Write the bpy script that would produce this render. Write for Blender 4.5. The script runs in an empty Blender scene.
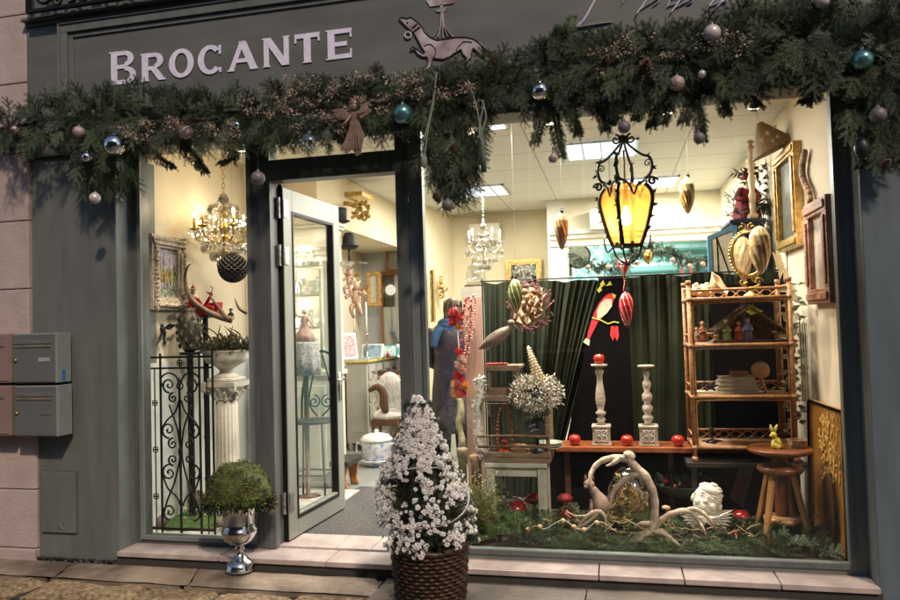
import bpy, math, random
from mathutils import Vector as V, Matrix, Euler, noise as mnoise
random.seed(7)
SC=bpy.context.scene
COL=SC.collection
# ---------------- camera ----------------
F=720.; D=4.1; H=1.5            # focal length in photo pixels, distance to the shopfront, eye height
WX=V((3160.,-115.,-F)).normalized()
WZ=-V((.0285,1.,(.0285*3160-115)/F)).normalized()
WY=WZ.cross(WX)
def ray(px,py):
    v=V((px-450,py-300,F)); return V((v.dot(WX),v.dot(WY),v.dot(WZ)))
def P(px,py,Y=0.):
    r=ray(px,py); t=(Y+D)/r.y; return V((r.x*t,Y,H+r.z*t))
def PS(px,py,Y=0.): return (Y+D)/ray(px,py).y      # metres per photo pixel at that depth
def G(px,py,Z=0.):
    r=ray(px,py); t=(Z-H)/r.z; return V((r.x*t,-D+r.y*t,Z))
def XW(px,py,x):
    r=ray(px,py); t=x/r.x; return V((x,-D+r.y*t,H+r.z*t))
cd=bpy.data.cameras.new('camera'); cam=bpy.data.objects.new('camera',cd); COL.objects.link(cam)
cd.sensor_width=36; cd.lens=F/900*36; cd.clip_end=500; cd.clip_start=.05
# camera axes in world: right, up, back
right=V((WX.x,WY.x,WZ.x)); up=-V((WX.y,WY.y,WZ.y)); back=-V((WX.z,WY.z,WZ.z))
mw=Matrix((right,up,back)).transposed().to_4x4(); mw.translation=V((0,-D,H)); cam.matrix_world=mw
SC.camera=cam
# ---------------- sky, sun, exposure ----------------
w=bpy.data.worlds.new('World'); SC.world=w; w.use_nodes=True
nt=w.node_tree; bg=nt.nodes['Background']; sky=nt.nodes.new('ShaderNodeTexSky'); sky.sky_type='NISHITA'
sky.sun_disc=False; sky.sun_elevation=math.radians(41); sky.sun_rotation=math.radians(146); sky.air_density=1.; sky.dust_density=1.; sky.ozone_density=1.
nt.links.new(sky.outputs[0],bg.inputs[0]); bg.inputs[1].default_value=.044
sd=bpy.data.lights.new('sun','SUN'); so=bpy.data.objects.new('sun',sd); COL.objects.link(so)
sd.energy=1.0; sd.angle=math.radians(3); sd.color=(1.,.80,.60)
so.rotation_euler=V((-.42,.62,-.66)).normalized().to_track_quat('-Z','Y').to_euler()
SC.view_settings.view_transform='Standard'; SC.view_settings.look='None'; SC.view_settings.exposure=1.13; SC.view_settings.gamma=1
SC.render.engine='CYCLES'
cy=SC.cycles; cy.use_denoising=True; cy.max_bounces=7; cy.diffuse_bounces=3; cy.glossy_bounces=4; cy.transparent_max_bounces=24; cy.transmission_bounces=6; cy.sample_clamp_indirect=6; cy.caustics_reflective=False; cy.caustics_refractive=False
# ---------------- materials ----------------
MATS={}
def M(name,col=None,rough=.6,metal=0.,var=.18,sc=9.,bump=.12,bs=70.,emit=None,es=0.,kind='',c2=None,det=4.,coat=0.,sub=0.,alpha=None,stretch=None):
    if name in MATS: return MATS[name]
    m=bpy.data.materials.new(name); m.use_nodes=True; MATS[name]=m; n=m.node_tree; L=n.links
    b=n.nodes['Principled BSDF']; b.inputs['Roughness'].default_value=rough; b.inputs['Metallic'].default_value=metal
    if coat: b.inputs['Coat Weight'].default_value=coat
    tc=n.nodes.new('ShaderNodeTexCoord'); src=tc.outputs['Object']
    if stretch:
        mp=n.nodes.new('ShaderNodeMapping'); mp.inputs['Scale'].default_value=stretch; L.new(src,mp.inputs[0]); src=mp.outputs[0]
    nz=n.nodes.new('ShaderNodeTexNoise'); nz.inputs['Scale'].default_value=sc; nz.inputs['Detail'].default_value=det; L.new(src,nz.inputs['Vector'])
    if kind=='wave':
        nz=n.nodes.new('ShaderNodeTexWave'); nz.inputs['Scale'].default_value=sc; nz.inputs['Distortion'].default_value=6; nz.inputs['Detail'].default_value=3; L.new(src,nz.inputs['Vector'])
    if kind=='voronoi':
        nz=n.nodes.new('ShaderNodeTexVoronoi'); nz.inputs['Scale'].default_value=sc; L.new(src,nz.inputs['Vector'])
    fac=nz.outputs['Distance'] if kind=='voronoi' else nz.outputs[0]
    rp=n.nodes.new('ShaderNodeValToRGB'); L.new(fac,rp.inputs[0])
    lo=tuple(max(0,c*(1-var)) for c in col); hi=tuple(min(1,c*(1+var)) for c in col)
    if c2: lo,hi=tuple(col),tuple(c2)
    rp.color_ramp.elements[0].position=.32; rp.color_ramp.elements[1].position=.68
    rp.color_ramp.elements[0].color=(*lo,1); rp.color_ramp.elements[1].color=(*hi,1)
    L.new(rp.outputs[0],b.inputs['Base Color'])
    if rough>.12:
        mr=n.nodes.new('ShaderNodeMapRange'); mr.inputs[3].default_value=max(.03,rough-.12); mr.inputs[4].default_value=min(1,rough+.12); L.new(fac,mr.inputs[0]); L.new(mr.outputs[0],b.inputs['Roughness'])
    if bump:
        n2=n.nodes.new('ShaderNodeTexNoise'); n2.inputs['Scale'].default_value=bs; n2.inputs['Detail'].default_value=3; L.new(src,n2.inputs['Vector'])
        bp=n.nodes.new('ShaderNodeBump'); bp.inputs['Strength'].default_value=bump; bp.inputs['Distance'].default_value=.01; L.new(n2.outputs[0],bp.inputs['Height']); L.new(bp.outputs[0],b.inputs['Normal'])
    if emit: b.inputs['Emission Color'].default_value=(*emit,1); b.inputs['Emission Strength'].default_value=es
    return m
def glassM(name,col=(.95,.97,.96),gl=.06,rough=.02,tr=None,fres=1.45):
    if name in MATS: return MATS[name]
    m=bpy.data.materials.new(name); m.use_nodes=True; MATS[name]=m; n=m.node_tree; L=n.links; n.nodes.remove(n.nodes['Principled BSDF'])
    t=n.nodes.new('ShaderNodeBsdfTransparent'); t.inputs[0].default_value=(*col,1)
    g=n.nodes.new('ShaderNodeBsdfGlossy'); g.inputs['Roughness'].default_value=rough; g.inputs[0].default_value=(.9,.9,.9,1)
    fr=n.nodes.new('ShaderNodeLayerWeight'); fr.inputs[0].default_value=.5
    pw=n.nodes.new('ShaderNodeMath'); pw.operation='POWER'; pw.inputs[1].default_value=5; L.new(fr.outputs['Facing'],pw.inputs[0])
    ad=n.nodes.new('ShaderNodeMath'); ad.operation='MULTIPLY_ADD'; ad.inputs[1].default_value=.85; ad.inputs[2].default_value=.03+gl; ad.use_clamp=True; L.new(pw.outputs[0],ad.inputs[0])
    mx=n.nodes.new('ShaderNodeMixShader'); L.new(ad.outputs[0],mx.inputs[0]); L.new(t.outputs[0],mx.inputs[1]); L.new(g.outputs[0],mx.inputs[2])
    out=mx
    if tr:
        d=n.nodes.new('ShaderNodeBsdfTranslucent'); d.inputs[0].default_value=(*tr[0],1); m2=n.nodes.new('ShaderNodeMixShader'); m2.inputs[0].default_value=tr[1]
        L.new(mx.outputs[0],m2.inputs[1]); L.new(d.outputs[0],m2.inputs[2]); out=m2
    L.new(out.outputs[0],n.nodes['Material Output'].inputs[0]); return m
def emitM(name,col,s):
    if name in MATS: return MATS[name]
    m=bpy.data.materials.new(name); m.use_nodes=True; MATS[name]=m; b=m.node_tree.nodes['Principled BSDF']
    b.inputs['Base Color'].default_value=(*[min(1,c) for c in col],1); b.inputs['Emission Color'].default_value=(*col,1); b.inputs['Emission Strength'].default_value=s; return m
# ---------------- mesh builder ----------------
def basis(d):
    d=V(d).normalized(); a=V((0,0,1)) if abs(d.z)<.9 else V((1,0,0)); u=d.cross(a).normalized(); return u,d.cross(u).normalized(),d
class MB:
    def __init__(s): s.v=[];s.f=[];s.m=[]
    def add(s,vs,fs,mi=0):
        b=len(s.v); s.v+= [tuple(p) for p in vs]; s.f+=[tuple(i+b for i in f) for f in fs]; s.m+=[mi]*len(fs); return s
    def box(s,x0,x1,y0,y1,z0,z1,mi=0):
        x0,x1=min(x0,x1),max(x0,x1); y0,y1=min(y0,y1),max(y0,y1); z0,z1=min(z0,z1),max(z0,z1)
        return s.add([(x0,y0,z0),(x1,y0,z0),(x1,y1,z0),(x0,y1,z0),(x0,y0,z1),(x1,y0,z1),(x1,y1,z1),(x0,y1,z1)],[(0,3,2,1),(4,5,6,7),(0,1,5,4),(1,2,6,5),(2,3,7,6),(3,0,4,7)],mi)
    def ob(s,c,size,rot=(0,0,0),mi=0):
        R=Euler(rot).to_matrix(); a,b,d=[q/2 for q in size]; c=V(c)
        return s.add([c+R@V((i*a,j*b,k*d)) for k in(-1,1) for (i,j) in((-1,-1),(1,-1),(1,1),(-1,1))],[(0,3,2,1),(4,5,6,7),(0,1,5,4),(1,2,6,5),(2,3,7,6),(3,0,4,7)],mi)
    def bar(s,a,b,w,t,mi=0,n=(0,-1,0)):
        a=V(a);b=V(b);d=(b-a).normalized();n=V(n);u=d.cross(n).normalized()*w/2;n=u.cross(d).normalized()*t/2
        return s.add([a-u-n,a+u-n,a+u+n,a-u+n,b-u-n,b+u-n,b+u+n,b-u+n],[(0,3,2,1),(4,5,6,7),(0,1,5,4),(1,2,6,5),(2,3,7,6),(3,0,4,7)],mi)
    def tube(s,pts,r,n=8,mi=0,closed=False,cap=True,flat=1.):
        pts=[V(p) for p in pts];k=len(pts)
        rs=[r]*k if not hasattr(r,'__len__') else [r[min(len(r)-1,int(i*(len(r)-1)/max(1,k-1)))]*(1-(i*(len(r)-1)/max(1,k-1))%1)+r[min(len(r)-1,int(i*(len(r)-1)/max(1,k-1))+1)]*((i*(len(r)-1)/max(1,k-1))%1) for i in range(k)]
        vs=[];u=None
        for i,p in enumerate(pts):
            d=(pts[(i+1)%k]-pts[i-1]) if closed else (pts[min(i+1,k-1)]-pts[max(i-1,0)])
            if d.length<1e-9: d=V((0,0,1))
            d.normalize()
            if u is None: u,_,_=basis(d)
            u=(u-d*u.dot(d)); u=u.normalized() if u.length>1e-6 else basis(d)[0]; w_=d.cross(u)
            for j in range(n):
                a=2*math.pi*j/n; vs.append(p+u*(rs[i]*math.cos(a))+w_*(rs[i]*flat*math.sin(a)))
        fs=[(i*n+j,i*n+(j+1)%n,(i+1)%k*n+(j+1)%n,(i+1)%k*n+j) for i in range(k if closed else k-1) for j in range(n)]
        if cap and not closed: fs+=[tuple(range(n))[::-1],tuple((k-1)*n+j for j in range(n))]
        return s.add(vs,fs,mi)
    def cyl(s,a,b,r0,r1=None,n=12,mi=0): return s.tube([a,b],[r0,r0 if r1 is None else r1],n,mi)
    def lathe(s,c,prof,n=20,mi=0,ax=None,fl=None):
        c=V(c);u,w_,d=(V((1,0,0)),V((0,1,0)),V((0,0,1))) if ax is None else basis(ax); vs=[]
        for r,z in prof:
            for j in range(n):
                a=2*math.pi*j/n; q=r*(fl(a,z) if fl else 1); vs.append(c+u*(q*math.cos(a))+w_*(q*math.sin(a))+d*z)
        k=len(prof); fs=[(i*n+j,i*n+(j+1)%n,(i+1)*n+(j+1)%n,(i+1)*n+j) for i in range(k-1) for j in range(n)]
        if prof[0][0]>1e-4: fs.append(tuple(range(n))[::-1])
        if prof[-1][0]>1e-4: fs.append(tuple((k-1)*n+j for j in range(n)))
        return s.add(vs,fs,mi)
    def ell(s,c,r,n=14,m=9,mi=0,rot=None,jit=0.):
        c=V(c); r=(r,r,r) if not hasattr(r,'__len__') else r; R=Euler(rot).to_matrix() if rot else Matrix.Identity(3)
        vs=[c+R@V((0,0,-r[2]))]
        for i in range(1,m):
            th=math.pi*i/m
            for j in range(n):
                a=2*math.pi*j/n; k=1+(random.random()-.5)*jit
                vs.append(c+R@V((r[0]*math.sin(th)*math.cos(a)*k,r[1]*math.sin(th)*math.sin(a)*k,-r[2]*math.cos(th)*k)))
        vs.append(c+R@V((0,0,r[2]))); e=len(vs)-1
        fs=[(0,1+(j+1)%n,1+j) for j in range(n)]+[(1+i*n+j,1+i*n+(j+1)%n,1+(i+1)*n+(j+1)%n,1+(i+1)*n+j) for i in range(m-2) for j in range(n)]+[(1+(m-2)*n+j,1+(m-2)*n+(j+1)%n,e) for j in range(n)]
        return s.add(vs,fs,mi)
    def prism(s,pts,vec,mi=0):
        k=len(pts);vec=V(vec); return s.add([V(p) for p in pts]+[V(p)+vec for p in pts],[tuple(range(k)),tuple(range(2*k-1,k-1,-1))]+[(i,i+k,(i+1)%k+k,(i+1)%k) for i in range(k)],mi)
    def tri(s,a,b,c,mi=0): return s.add([a,b,c],[(0,1,2)],mi)
    def leaf(s,p,d,L,w,mi=0,nrm=None,fold=.15):
        p=V(p);d=V(d).normalized(); n_=V(nrm) if nrm else V((random.uniform(-1,1),random.uniform(-1,1),random.uniform(-.2,1)))
        u=d.cross(n_); u=u.normalized() if u.length>1e-4 else basis(d)[0]; q=u.cross(d)*w*fold*2
        return s.add([p,p+d*L*.4+u*w/2+q,p+d*L,p+d*L*.4-u*w/2+q,p+d*L*.5],[(0,1,4),(1,2,4),(2,3,4),(3,0,4)],mi)
    def build(s,name,mat,parent=None,smooth=False,label=None,bevel=0,origin=None,sub=0,ang=None):
        me=bpy.data.meshes.new(name); root=V((0,0,0))
        if parent is not None: root=abspos(parent)
        elif origin is not None: root=V(origin)
        me.from_pydata([(a-root.x,b-root.y,c-root.z) for a,b,c in s.v],[],s.f); me.update()
        for mm in (mat if isinstance(mat,(list,tuple)) else [mat]): me.materials.append(mm)
        if any(s.m): me.polygons.foreach_set('material_index',s.m)
        if smooth: me.polygons.foreach_set('use_smooth',[True]*len(s.f))
        o=bpy.data.objects.new(name,me); COL.objects.link(o)
        if parent is not None: o.parent=parent
        else: o.location=root
        if bevel:
            bm=o.modifiers.new('bevel','BEVEL'); bm.width=bevel; bm.segments=2; bm.limit_method='ANGLE'
        if sub:
            sm=o.modifiers.new('sub','SUBSURF'); sm.levels=sub; sm.render_levels=sub
        if label: o['label']=label
        return o
def abspos(o):
    p=V((0,0,0))
    while o is not None: p+=o.location; o=o.parent
    return p
def tag(o,label,cat,group=None,kind=None):
    if label: o['label']=label
    if cat: o['category']=cat
    if group: o['group']=group
    if kind: o['kind']=kind
    return o
def T(name,label,cat,loc,group=None):
    o=bpy.data.objects.new(name,None); COL.objects.link(o); o.location=V(loc); o.empty_display_size=.05; return tag(o,label,cat,group)
def struct(o): o['kind']='structure'; return o
def cp(o,loc=None,label=None,parent=None,scale=None,rot=None):
    c=o.copy(); COL.objects.link(c); c.parent=parent
    if loc is not None: c.location=V(loc)
    if scale: c.scale=(scale,)*3 if not hasattr(scale,'__len__') else scale
    if rot is not None: c.rotation_euler=rot
    if label: c['label']=label
    for ch in list(o.children): cp(ch,parent=c)
    return c
def R(a,b): return random.uniform(a,b)
def rv(s=1.): return V((R(-1,1),R(-1,1),R(-1,1)))*s
def spline(pts,n=6):
    pts=[V(p) for p in pts]; out=[]
    for i in range(len(pts)-1):
        p0=pts[max(i-1,0)];p1=pts[i];p2=pts[i+1];p3=pts[min(i+2,len(pts)-1)]
        for k in range(n):
            t=k/n; out.append(.5*((2*p1)+(p2-p0)*t+(2*p0-5*p1+4*p2-p3)*t*t+(3*p1-p0-3*p2+p3)*t**3))
    return out+[pts[-1]]
def spiral(c,r0,turns,a0,dr=1,ux=V((1,0,0)),uz=V((0,0,1)),r1=.12,n=22):
    c=V(c); return [c+(ux*math.cos(a0+dr*2*math.pi*turns*i/n)+uz*math.sin(a0+dr*2*math.pi*turns*i/n))*(r0*(1-(1-r1)*i/n)) for i in range(n+1)]
# ---------------- shared materials ----------------
paint=M('blue_grey_paint',(.145,.155,.150),.42,var=.13,sc=3.5,bump=.10,bs=60,det=8,stretch=(3,3,.7))
paintL=M('frame_paint',(.165,.19,.188),.38,var=.14,sc=4,bump=.04,bs=30)
dkframe=M('dark_frame_paint',(.105,.114,.114),.35,var=.16,sc=5,bump=.06,stretch=(5,5,.6))
fasciaM=M('fascia_paint',(.135,.138,.132),.5,var=.13,sc=2.5,bump=.10,bs=50,det=8,stretch=(.8,3,3))
lilac=M('lilac_lettering',(.80,.78,1.),.55,var=.10,sc=30,bump=.2,bs=80)
iron=M('black_wrought_iron',(.018,.017,.017),.45,.6,var=.3,bump=.3,bs=90)
brass=M('aged_brass',(.45,.30,.10),.3,1.,var=.3,sc=20,bump=.15)
gilt=M('gilded_wood',(.55,.36,.12),.38,.7,var=.4,sc=30,bump=.4,bs=50)
silver=M('tarnished_silver',(.62,.6,.58),.14,1.,var=.25,sc=6,bump=.03,bs=20)
plaster=M('pale_plaster',(.62,.57,.5),.75,var=.15,sc=14,bump=.35,bs=60)
cream=M('cream_painted_wood',(.68,.63,.52),.45,var=.1,sc=6,bump=.08)
woodM=M('warm_wood',(.30,.13,.05),.4,var=.35,sc=14,bump=.1,stretch=(1,1,6))
dkwood=M('dark_brown_wood',(.12,.05,.022),.4,var=.35,sc=14,bump=.15,stretch=(1,1,5))
greywood=M('weathered_wood',(.22,.155,.10),.7,var=.35,sc=16,bump=.35,stretch=(1,4,4))
clear=glassM('clear_window_glass',(.97,.98,.97),.008)
crystal=glassM('crystal_glass',(.93,.92,.88),.30,.05)
glassware=glassM('glassware',(.85,.88,.88),.16,.06)
mirrorM=M('mirror_glass',(.8,.8,.78),.04,1.,var=.02,bump=0)
blackcloth=M('black_cloth',(.006,.005,.0055),.9,var=.3,sc=6,bump=.1)
blackcloth.node_tree.nodes['Principled BSDF'].inputs['Specular IOR Level'].default_value=.05
fir=M('fir_needles_green',(.04,.07,.032),.55,var=.5,sc=5,bump=0,c2=(.085,.13,.06))
firdk=M('dark_fir_needles',(.022,.040,.024),.6,bump=0,c2=(.05,.08,.042),sc=6)
firfrost=M('frosted_fir_needles',(.06,.09,.065),.7,bump=0,c2=(.18,.22,.18),sc=14)
stemM=M('twig_bark',(.09,.055,.03),.8)
dried=M('dried_flower_heads',(.26,.19,.14),.85,c2=(.56,.46,.39),sc=40,bump=.5)
threadM=M('fine_thread',(.25,.24,.22),.8,bump=0)
white=M('white_enamel',(.78,.77,.74),.35,var=.05,bump=.02)
redg=M('glossy_red',(.30,.006,.010),.15,.15,var=.25,sc=14,bump=.02,coat=.6)
candlew=M('white_candle_wax',(.8,.76,.68),.5,var=.04,bump=.02)
# =============== SETTING ===============
YF=-.18                                        # plane of the painted facade, the windows sit at Y=0
XL,XR=-3.03,1.21
# road, pavement
def noisy_sheet(name,x0,x1,y0,y1,z,nx,ny,amp,mat,fr=1.5):
    m=MB(); vs=[(x0+(x1-x0)*i/nx,y0+(y1-y0)*j/ny,z+amp*mnoise.noise(V((x0+(x1-x0)*i/nx,y0+(y1-y0)*j/ny,0))*fr)) for j in range(ny+1) for i in range(nx+1)]
    m.add(vs,[(j*(nx+1)+i,j*(nx+1)+i+1,(j+1)*(nx+1)+i+1,(j+1)*(nx+1)+i) for j in range(ny) for i in range(nx)]); return struct(m.build(name,mat,smooth=True))
asphalt=M('wet_asphalt',(.045,.042,.04),.55,var=.3,sc=6,bump=.6,bs=120)
noisy_sheet('ground',-150,150,-160,8,-.16,60,40,.0,M('earth_and_asphalt',(.05,.047,.043),.8,bump=.3))
noisy_sheet('road',-14,10,-7,-.62,-.12,80,30,.006,asphalt)
slabM=M('limestone_pavement_slab',(.13,.10,.075),.58,sc=5,bump=.7,bs=28,c2=(.36,.285,.215),det=10)  # warm street lamp light is put into the limestone colour
slabD=M('dark_worn_pavement',(.10,.088,.076),.5,sc=4,bump=.4,bs=40,c2=(.20,.17,.145),det=8)
kerbM=M('rough_yellow_kerb_stone',(.12,.08,.045),.8,sc=38,bump=1.,bs=90,c2=(.40,.295,.165),det=10)
def slab(m,x0,x1,y0,y1,z0,z1,nx=10,ny=5,amp=.004,sk=0.,ed=.012):
    vs=[]
    for j in range(ny+1):
        for i in range(nx+1):
            u=i/nx;v=j/ny; x=x0+(x1-x0)*u+sk*(v-.5); y=y0+(y1-y0)*v
            e=min(u,1-u)*(x1-x0); e2=min(v,1-v)*(y1-y0); q=min(e,e2)
            vs.append((x+R(-1,1)*amp*.8,y+R(-1,1)*amp*.8,z1+amp*2*mnoise.noise(V((x*5,y*5,3)))+R(-1,1)*amp*.4-(ed if q<.001 else 0)))
    m.add(vs,[(j*(nx+1)+i,j*(nx+1)+i+1,(j+1)*(nx+1)+i+1,(j+1)*(nx+1)+i) for j in range(ny) for i in range(nx)])
    m.box(x0+amp*2+min(0,sk/2)*0+.004,x1-amp*2-.004,y0+.006,y1-.006,z0,z1-.022)
GZ=.10
m=MB()
xs=[-8,-7.1,-6.2,-5.4,-4.62,-3.95,-3.30,-2.42,-1.30]
for a,b in zip(xs,xs[1:]): slab(m,a+.006,b-.006,-.465,-.205,-.1,GZ,14,6,.003,-.10)
struct(m.build('pavement',slabM,smooth=False))
m=MB()
for a,b in zip([-1.30,-.2,.9,2.1,3.4,5,7],[-.2,.9,2.1,3.4,5,7,9]): slab(m,a+.003,b-.003,-.72,-.205,-.1,GZ-.002,24,10,.002,.02,.003)
struct(m.build('pavement',slabD,smooth=False))
m=MB(); x=-8.
while x<-1.35:
    b=min(x+R(.42,.75),-1.31); slab(m,x+.006,b-.006,-.72,-.472,-.14,GZ-.015,12,6,.011,.03,.04); x=b
struct(m.build('kerb',kerbM))
m=MB(); x=-8.
while x<9:
    b=x+R(.3,.55); slab(m,x+.01,b-.01,-1.35,-.74,-.16,-.04,10,8,.012,.03,.03); x=b
struct(m.build('gutter_paving',M('dark_gutter_stone',(.10,.075,.05),.7,sc=8,bump=.9,bs=40,c2=(.2,.15,.09))))
struct(MB().box(-8,9,-.71,-.2,-.2,GZ-.045).build('ground_bed',M('joint_mortar',(.04,.034,.028),.95)))
# ---------- stone wall left ----------
stoneM=M('pinkish_limestone_block',(.47,.38,.365),.8,var=.12,sc=5,bump=.35,bs=55,det=7)
wl=T('stone_wall','pinkish limestone block wall at the left edge beside the mailboxes','wall',(-4.6,YF,0))
m=MB(); zs=[0,.16,.53,.99,1.35,1.81,2.25,2.69,3.15,3.6,4.05,4.5,5.0]
for k,(a,b) in enumerate(zip(zs,zs[1:])):
    xr=-3.655 if b>1.3 else -3.61
    xx=[-8,-6.8,-5.6,-4.6,xr] if k%2 else [-8,-7.3,-6.1,-4.75,xr]
    for c,d in zip(xx,xx[1:]): m.box(c+.003,d-.003,YF-(.045 if k==0 else .025),.3,a+.003,b-.003)
m.build('stone_blocks',stoneM,wl,bevel=.006)
MB().box(-8,-3.66,YF-.012,.29,.0,4.99).build('mortar',M('pale_mortar',(.2,.17,.15),.9),wl)
# ---------- shopfront ----------
sf=T('shopfront','blue grey painted wooden shopfront with large display windows and open door','shopfront',(-.9,YF,0))
m=MB(); m.box(-3.65,XL,YF,.22,0,2.65); m.build('pilaster',paint,sf,bevel=.004,label='left grey pilaster behind the mailboxes')
m=MB(); m.box(XR,2.9,YF,.22,0,2.65); m.build('pilaster',M('right_pilaster_paint',(.115,.15,.175),.45,var=.12,sc=3.5,bump=.1,bs=60,det=8,stretch=(3,3,.7)),sf,bevel=.004,label='right blue grey pilaster')
MB().box(2.91,7,YF-.01,.3,0,5).build('side_wall',stoneM,sf)
m=MB(); m.box(-3.652,2.9,YF-.03,-.04,2.652,3.50); m.box(-3.652,2.9,-.04,.3,2.736,3.50); m.build('fascia',fasciaM,sf,bevel=.004)
# raised panel moulding of the sign
zB,zT=2.86,3.475; xa,xb=-3.375,1.9; yo=YF-.03
m=MB()
def rectmould(m,x0,x1,z0,z1,w,y0,y1):
    m.box(x0,x1,y0,y1,z1-w,z1); m.box(x0,x1,y0,y1,z0,z0+w); m.box(x0,x0+w,y0,y1,z0+w,z1-w); m.box(x1-w,x1,y0,y1,z0+w,z1-w)
rectmould(m,xa,xb,zB,zT,.05,yo-.03,yo+.01); rectmould(m,xa+.05,xb-.05,zB+.05,zT-.05,.03,yo-.012,yo+.01); rectmould(m,xa-.012,xb+.012,zB-.012,zT+.012,.012,yo-.04,yo+.01)
m.build('sign_moulding',paint,sf,bevel=.003)
m=MB(); m.box(-3.652,2.9,YF-.045,.3,3.501,3.525); m.box(-3.652,2.9,YF-.08,.3,3.525,3.545); m.box(-3.652,2.9,YF-.02,.3,3.545,5.2); m.build('cornice',fasciaM,sf,bevel=.004)
# reveals and plinth
MB().box(XL-.02,XL+.001,YF+.003,.0,.1,2.73).build('reveal_lining',paintL,sf); MB().box(XR-.001,XR+.02,YF+.003,.0,.1,2.72).build('reveal_lining',paintL,sf)
# sill stones
tile=M('grey_pink_sill_tile',(.38,.315,.30),.42,sc=9,bump=.25,bs=60,det=9,c2=(.56,.47,.44))
x=XL; ed=[XL+.0,-2.34,-1.66,-.93,-.13,.30,.76,XR]
for a,b in zip(ed,ed[1:]):
    MB().box(a+.003,b-.003,YF-.03,.004,.138,.168).build('sill_tile',tile,sf,bevel=.004)
MB().box(XL-.01,XR+.01,YF-.012,.1,-.05,.136).build('sill_base',M('dark_sill_mortar',(.05,.045,.042),.9),sf)  # dark mortar base below the sill tiles
m=MB()
x0,x1=-2.14,-1.24
for k in range(4): m.box(x0+(x1-x0)*k/4+.002,x0+(x1-x0)*(k+1)/4-.002,.006,.27,.05,.18)
m.build('threshold_tile',tile,sf,bevel=.003)
# frames: left window, post, door frame, right window
def P0(px,py): return P(px,py,0)
wl0,wl1=-2.965,-2.19; dl0,dl1=-2.05,-1.24; rw0,rw1=-1.085,1.14
zs0,zs1=.21,2.705
def frame(name,x0,x1,z0,z1,outx0,outx1,mat,y0=-.03,y1=.06,zb=.169,zt=2.735):
    m=MB(); m.box(outx0,x0,y0,y1,zb,zt); m.box(x1,outx1,y0,y1,zb,zt); m.box(x0,x1,y0,y1,zb,z0); m.box(x0,x1,y0,y1,z1,zt); return m.build(name,mat,sf,bevel=.003)
f1=frame('window_frame',wl0,wl1,zs0,zs1,XL,-2.135,dkframe)
m=MB(); rectmould(m,wl0-.012,wl1+.012,zs0-.012,zs1+.012,.024,-.048,-.03); m.build('glazing_bead',paintL,f1)
p=MB(); p.box(wl0,wl1,.012,.02,zs0,zs1); p.build('window_pane',clear,f1)
f2=frame('window_frame',rw0,rw1,zs0,zs1,-1.16,XR,paintL)
m=MB(); rectmould(m,rw0-.012,rw1+.012,zs0-.012,zs1+.012,.024,-.045,-.03); m.build('glazing_bead',dkframe,f2)
MB().box(rw0,rw1,.012,.02,zs0,zs1).build('window_pane',clear,f2)
# door frame with transom
m=MB(); m.box(-2.133,dl0,-.035,.07,.169,2.735); m.box(dl1,-1.162,-.035,.07,.169,2.735); m.box(dl0,dl1,-.035,.07,2.42,2.55); m.box(dl0,dl1,-.035,.07,2.705,2.735)
dfm=m.build('door_frame',dkframe,sf,bevel=.004)
MB().box(dl0,dl1,.012,.02,2.55,2.705).build('transom_pane',clear,dfm)
m=MB(); m.box(dl0+.0,dl0+.03,.072,.10,.12,2.42); m.build('door_stop',iron,dfm)
# open door leaf: hinge on left, turned about 88 degrees into the shop
hx,hy=-2.035,.075; ang=math.radians(86.5); dv=V((math.cos(ang),math.sin(ang),0)); nv=V((-dv.y,dv.x,0)); LW=.82
def dl(m,u0,u1,z0,z1,t0=-.022,t1=.022):
    m.add([V((hx,hy,0))+dv*u+nv*t+V((0,0,z)) for z in(z0,z1) for (u,t) in((u0,t0),(u1,t0),(u1,t1),(u0,t1))],[(0,3,2,1),(4,5,6,7),(0,1,5,4),(1,2,6,5),(2,3,7,6),(3,0,4,7)])
doorM=M('pale_grey_door_paint',(.235,.245,.22),.35,var=.05,sc=4,bump=.03)
door=MB()
dl(door,0,.115,.19,2.40); dl(door,LW-.115,LW,.19,2.40); dl(door,.115,LW-.115,.19,.33); dl(door,.115,LW-.115,2.25,2.40)
door=door.build('door',doorM,sf,bevel=.004,label='open pale grey glazed door')
m=MB(); dl(m,.115,LW-.115,.33,2.25,-.004,.004); m.build('door_pane',glassM('door_glass',(.93,.96,.95),.03),door)
m=MB()
for a,b,c,d in ((.105,.122,.30,2.26),(LW-.122,LW-.105,.30,2.26),(.122,LW-.122,.30,.318),(.122,LW-.122,2.242,2.26)): dl(m,a,b,c,d,-.027,.027)
m.build('glazing_bead',iron,door)
for z in (.36,1.9,2.2):
    m=MB(); 
    for k in range(3): m.cyl((hx-.0,hy-.03,z+k*.045),(hx-.0,hy-.03,z+k*.045+.042),.014,n=10)
    dl(m,.002,.05,z+.01,z+.12,-.03,-.022); m.build('hinge',M('satin_steel',(.6,.6,.6),.25,1.,bump=0),door,smooth=False)
m=MB(); a=V((hx,hy,0))+dv*(LW-.06)-nv*.03; b=V((hx,hy,0))+dv*(LW-.06)-nv*.07
m.cyl(a+V((0,0,1.13)),b+V((0,0,1.13)),.01,n=8); m.tube([b+V((0,0,1.13)),b-dv*.12+V((0,0,1.13))],.009,8); m.ob(a+V((0,0,1.08)),(.006,.035,.2),(0,0,ang-math.pi/2)); 
m.build('door_handle',MATS['satin_steel'],door,smooth=True)
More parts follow.
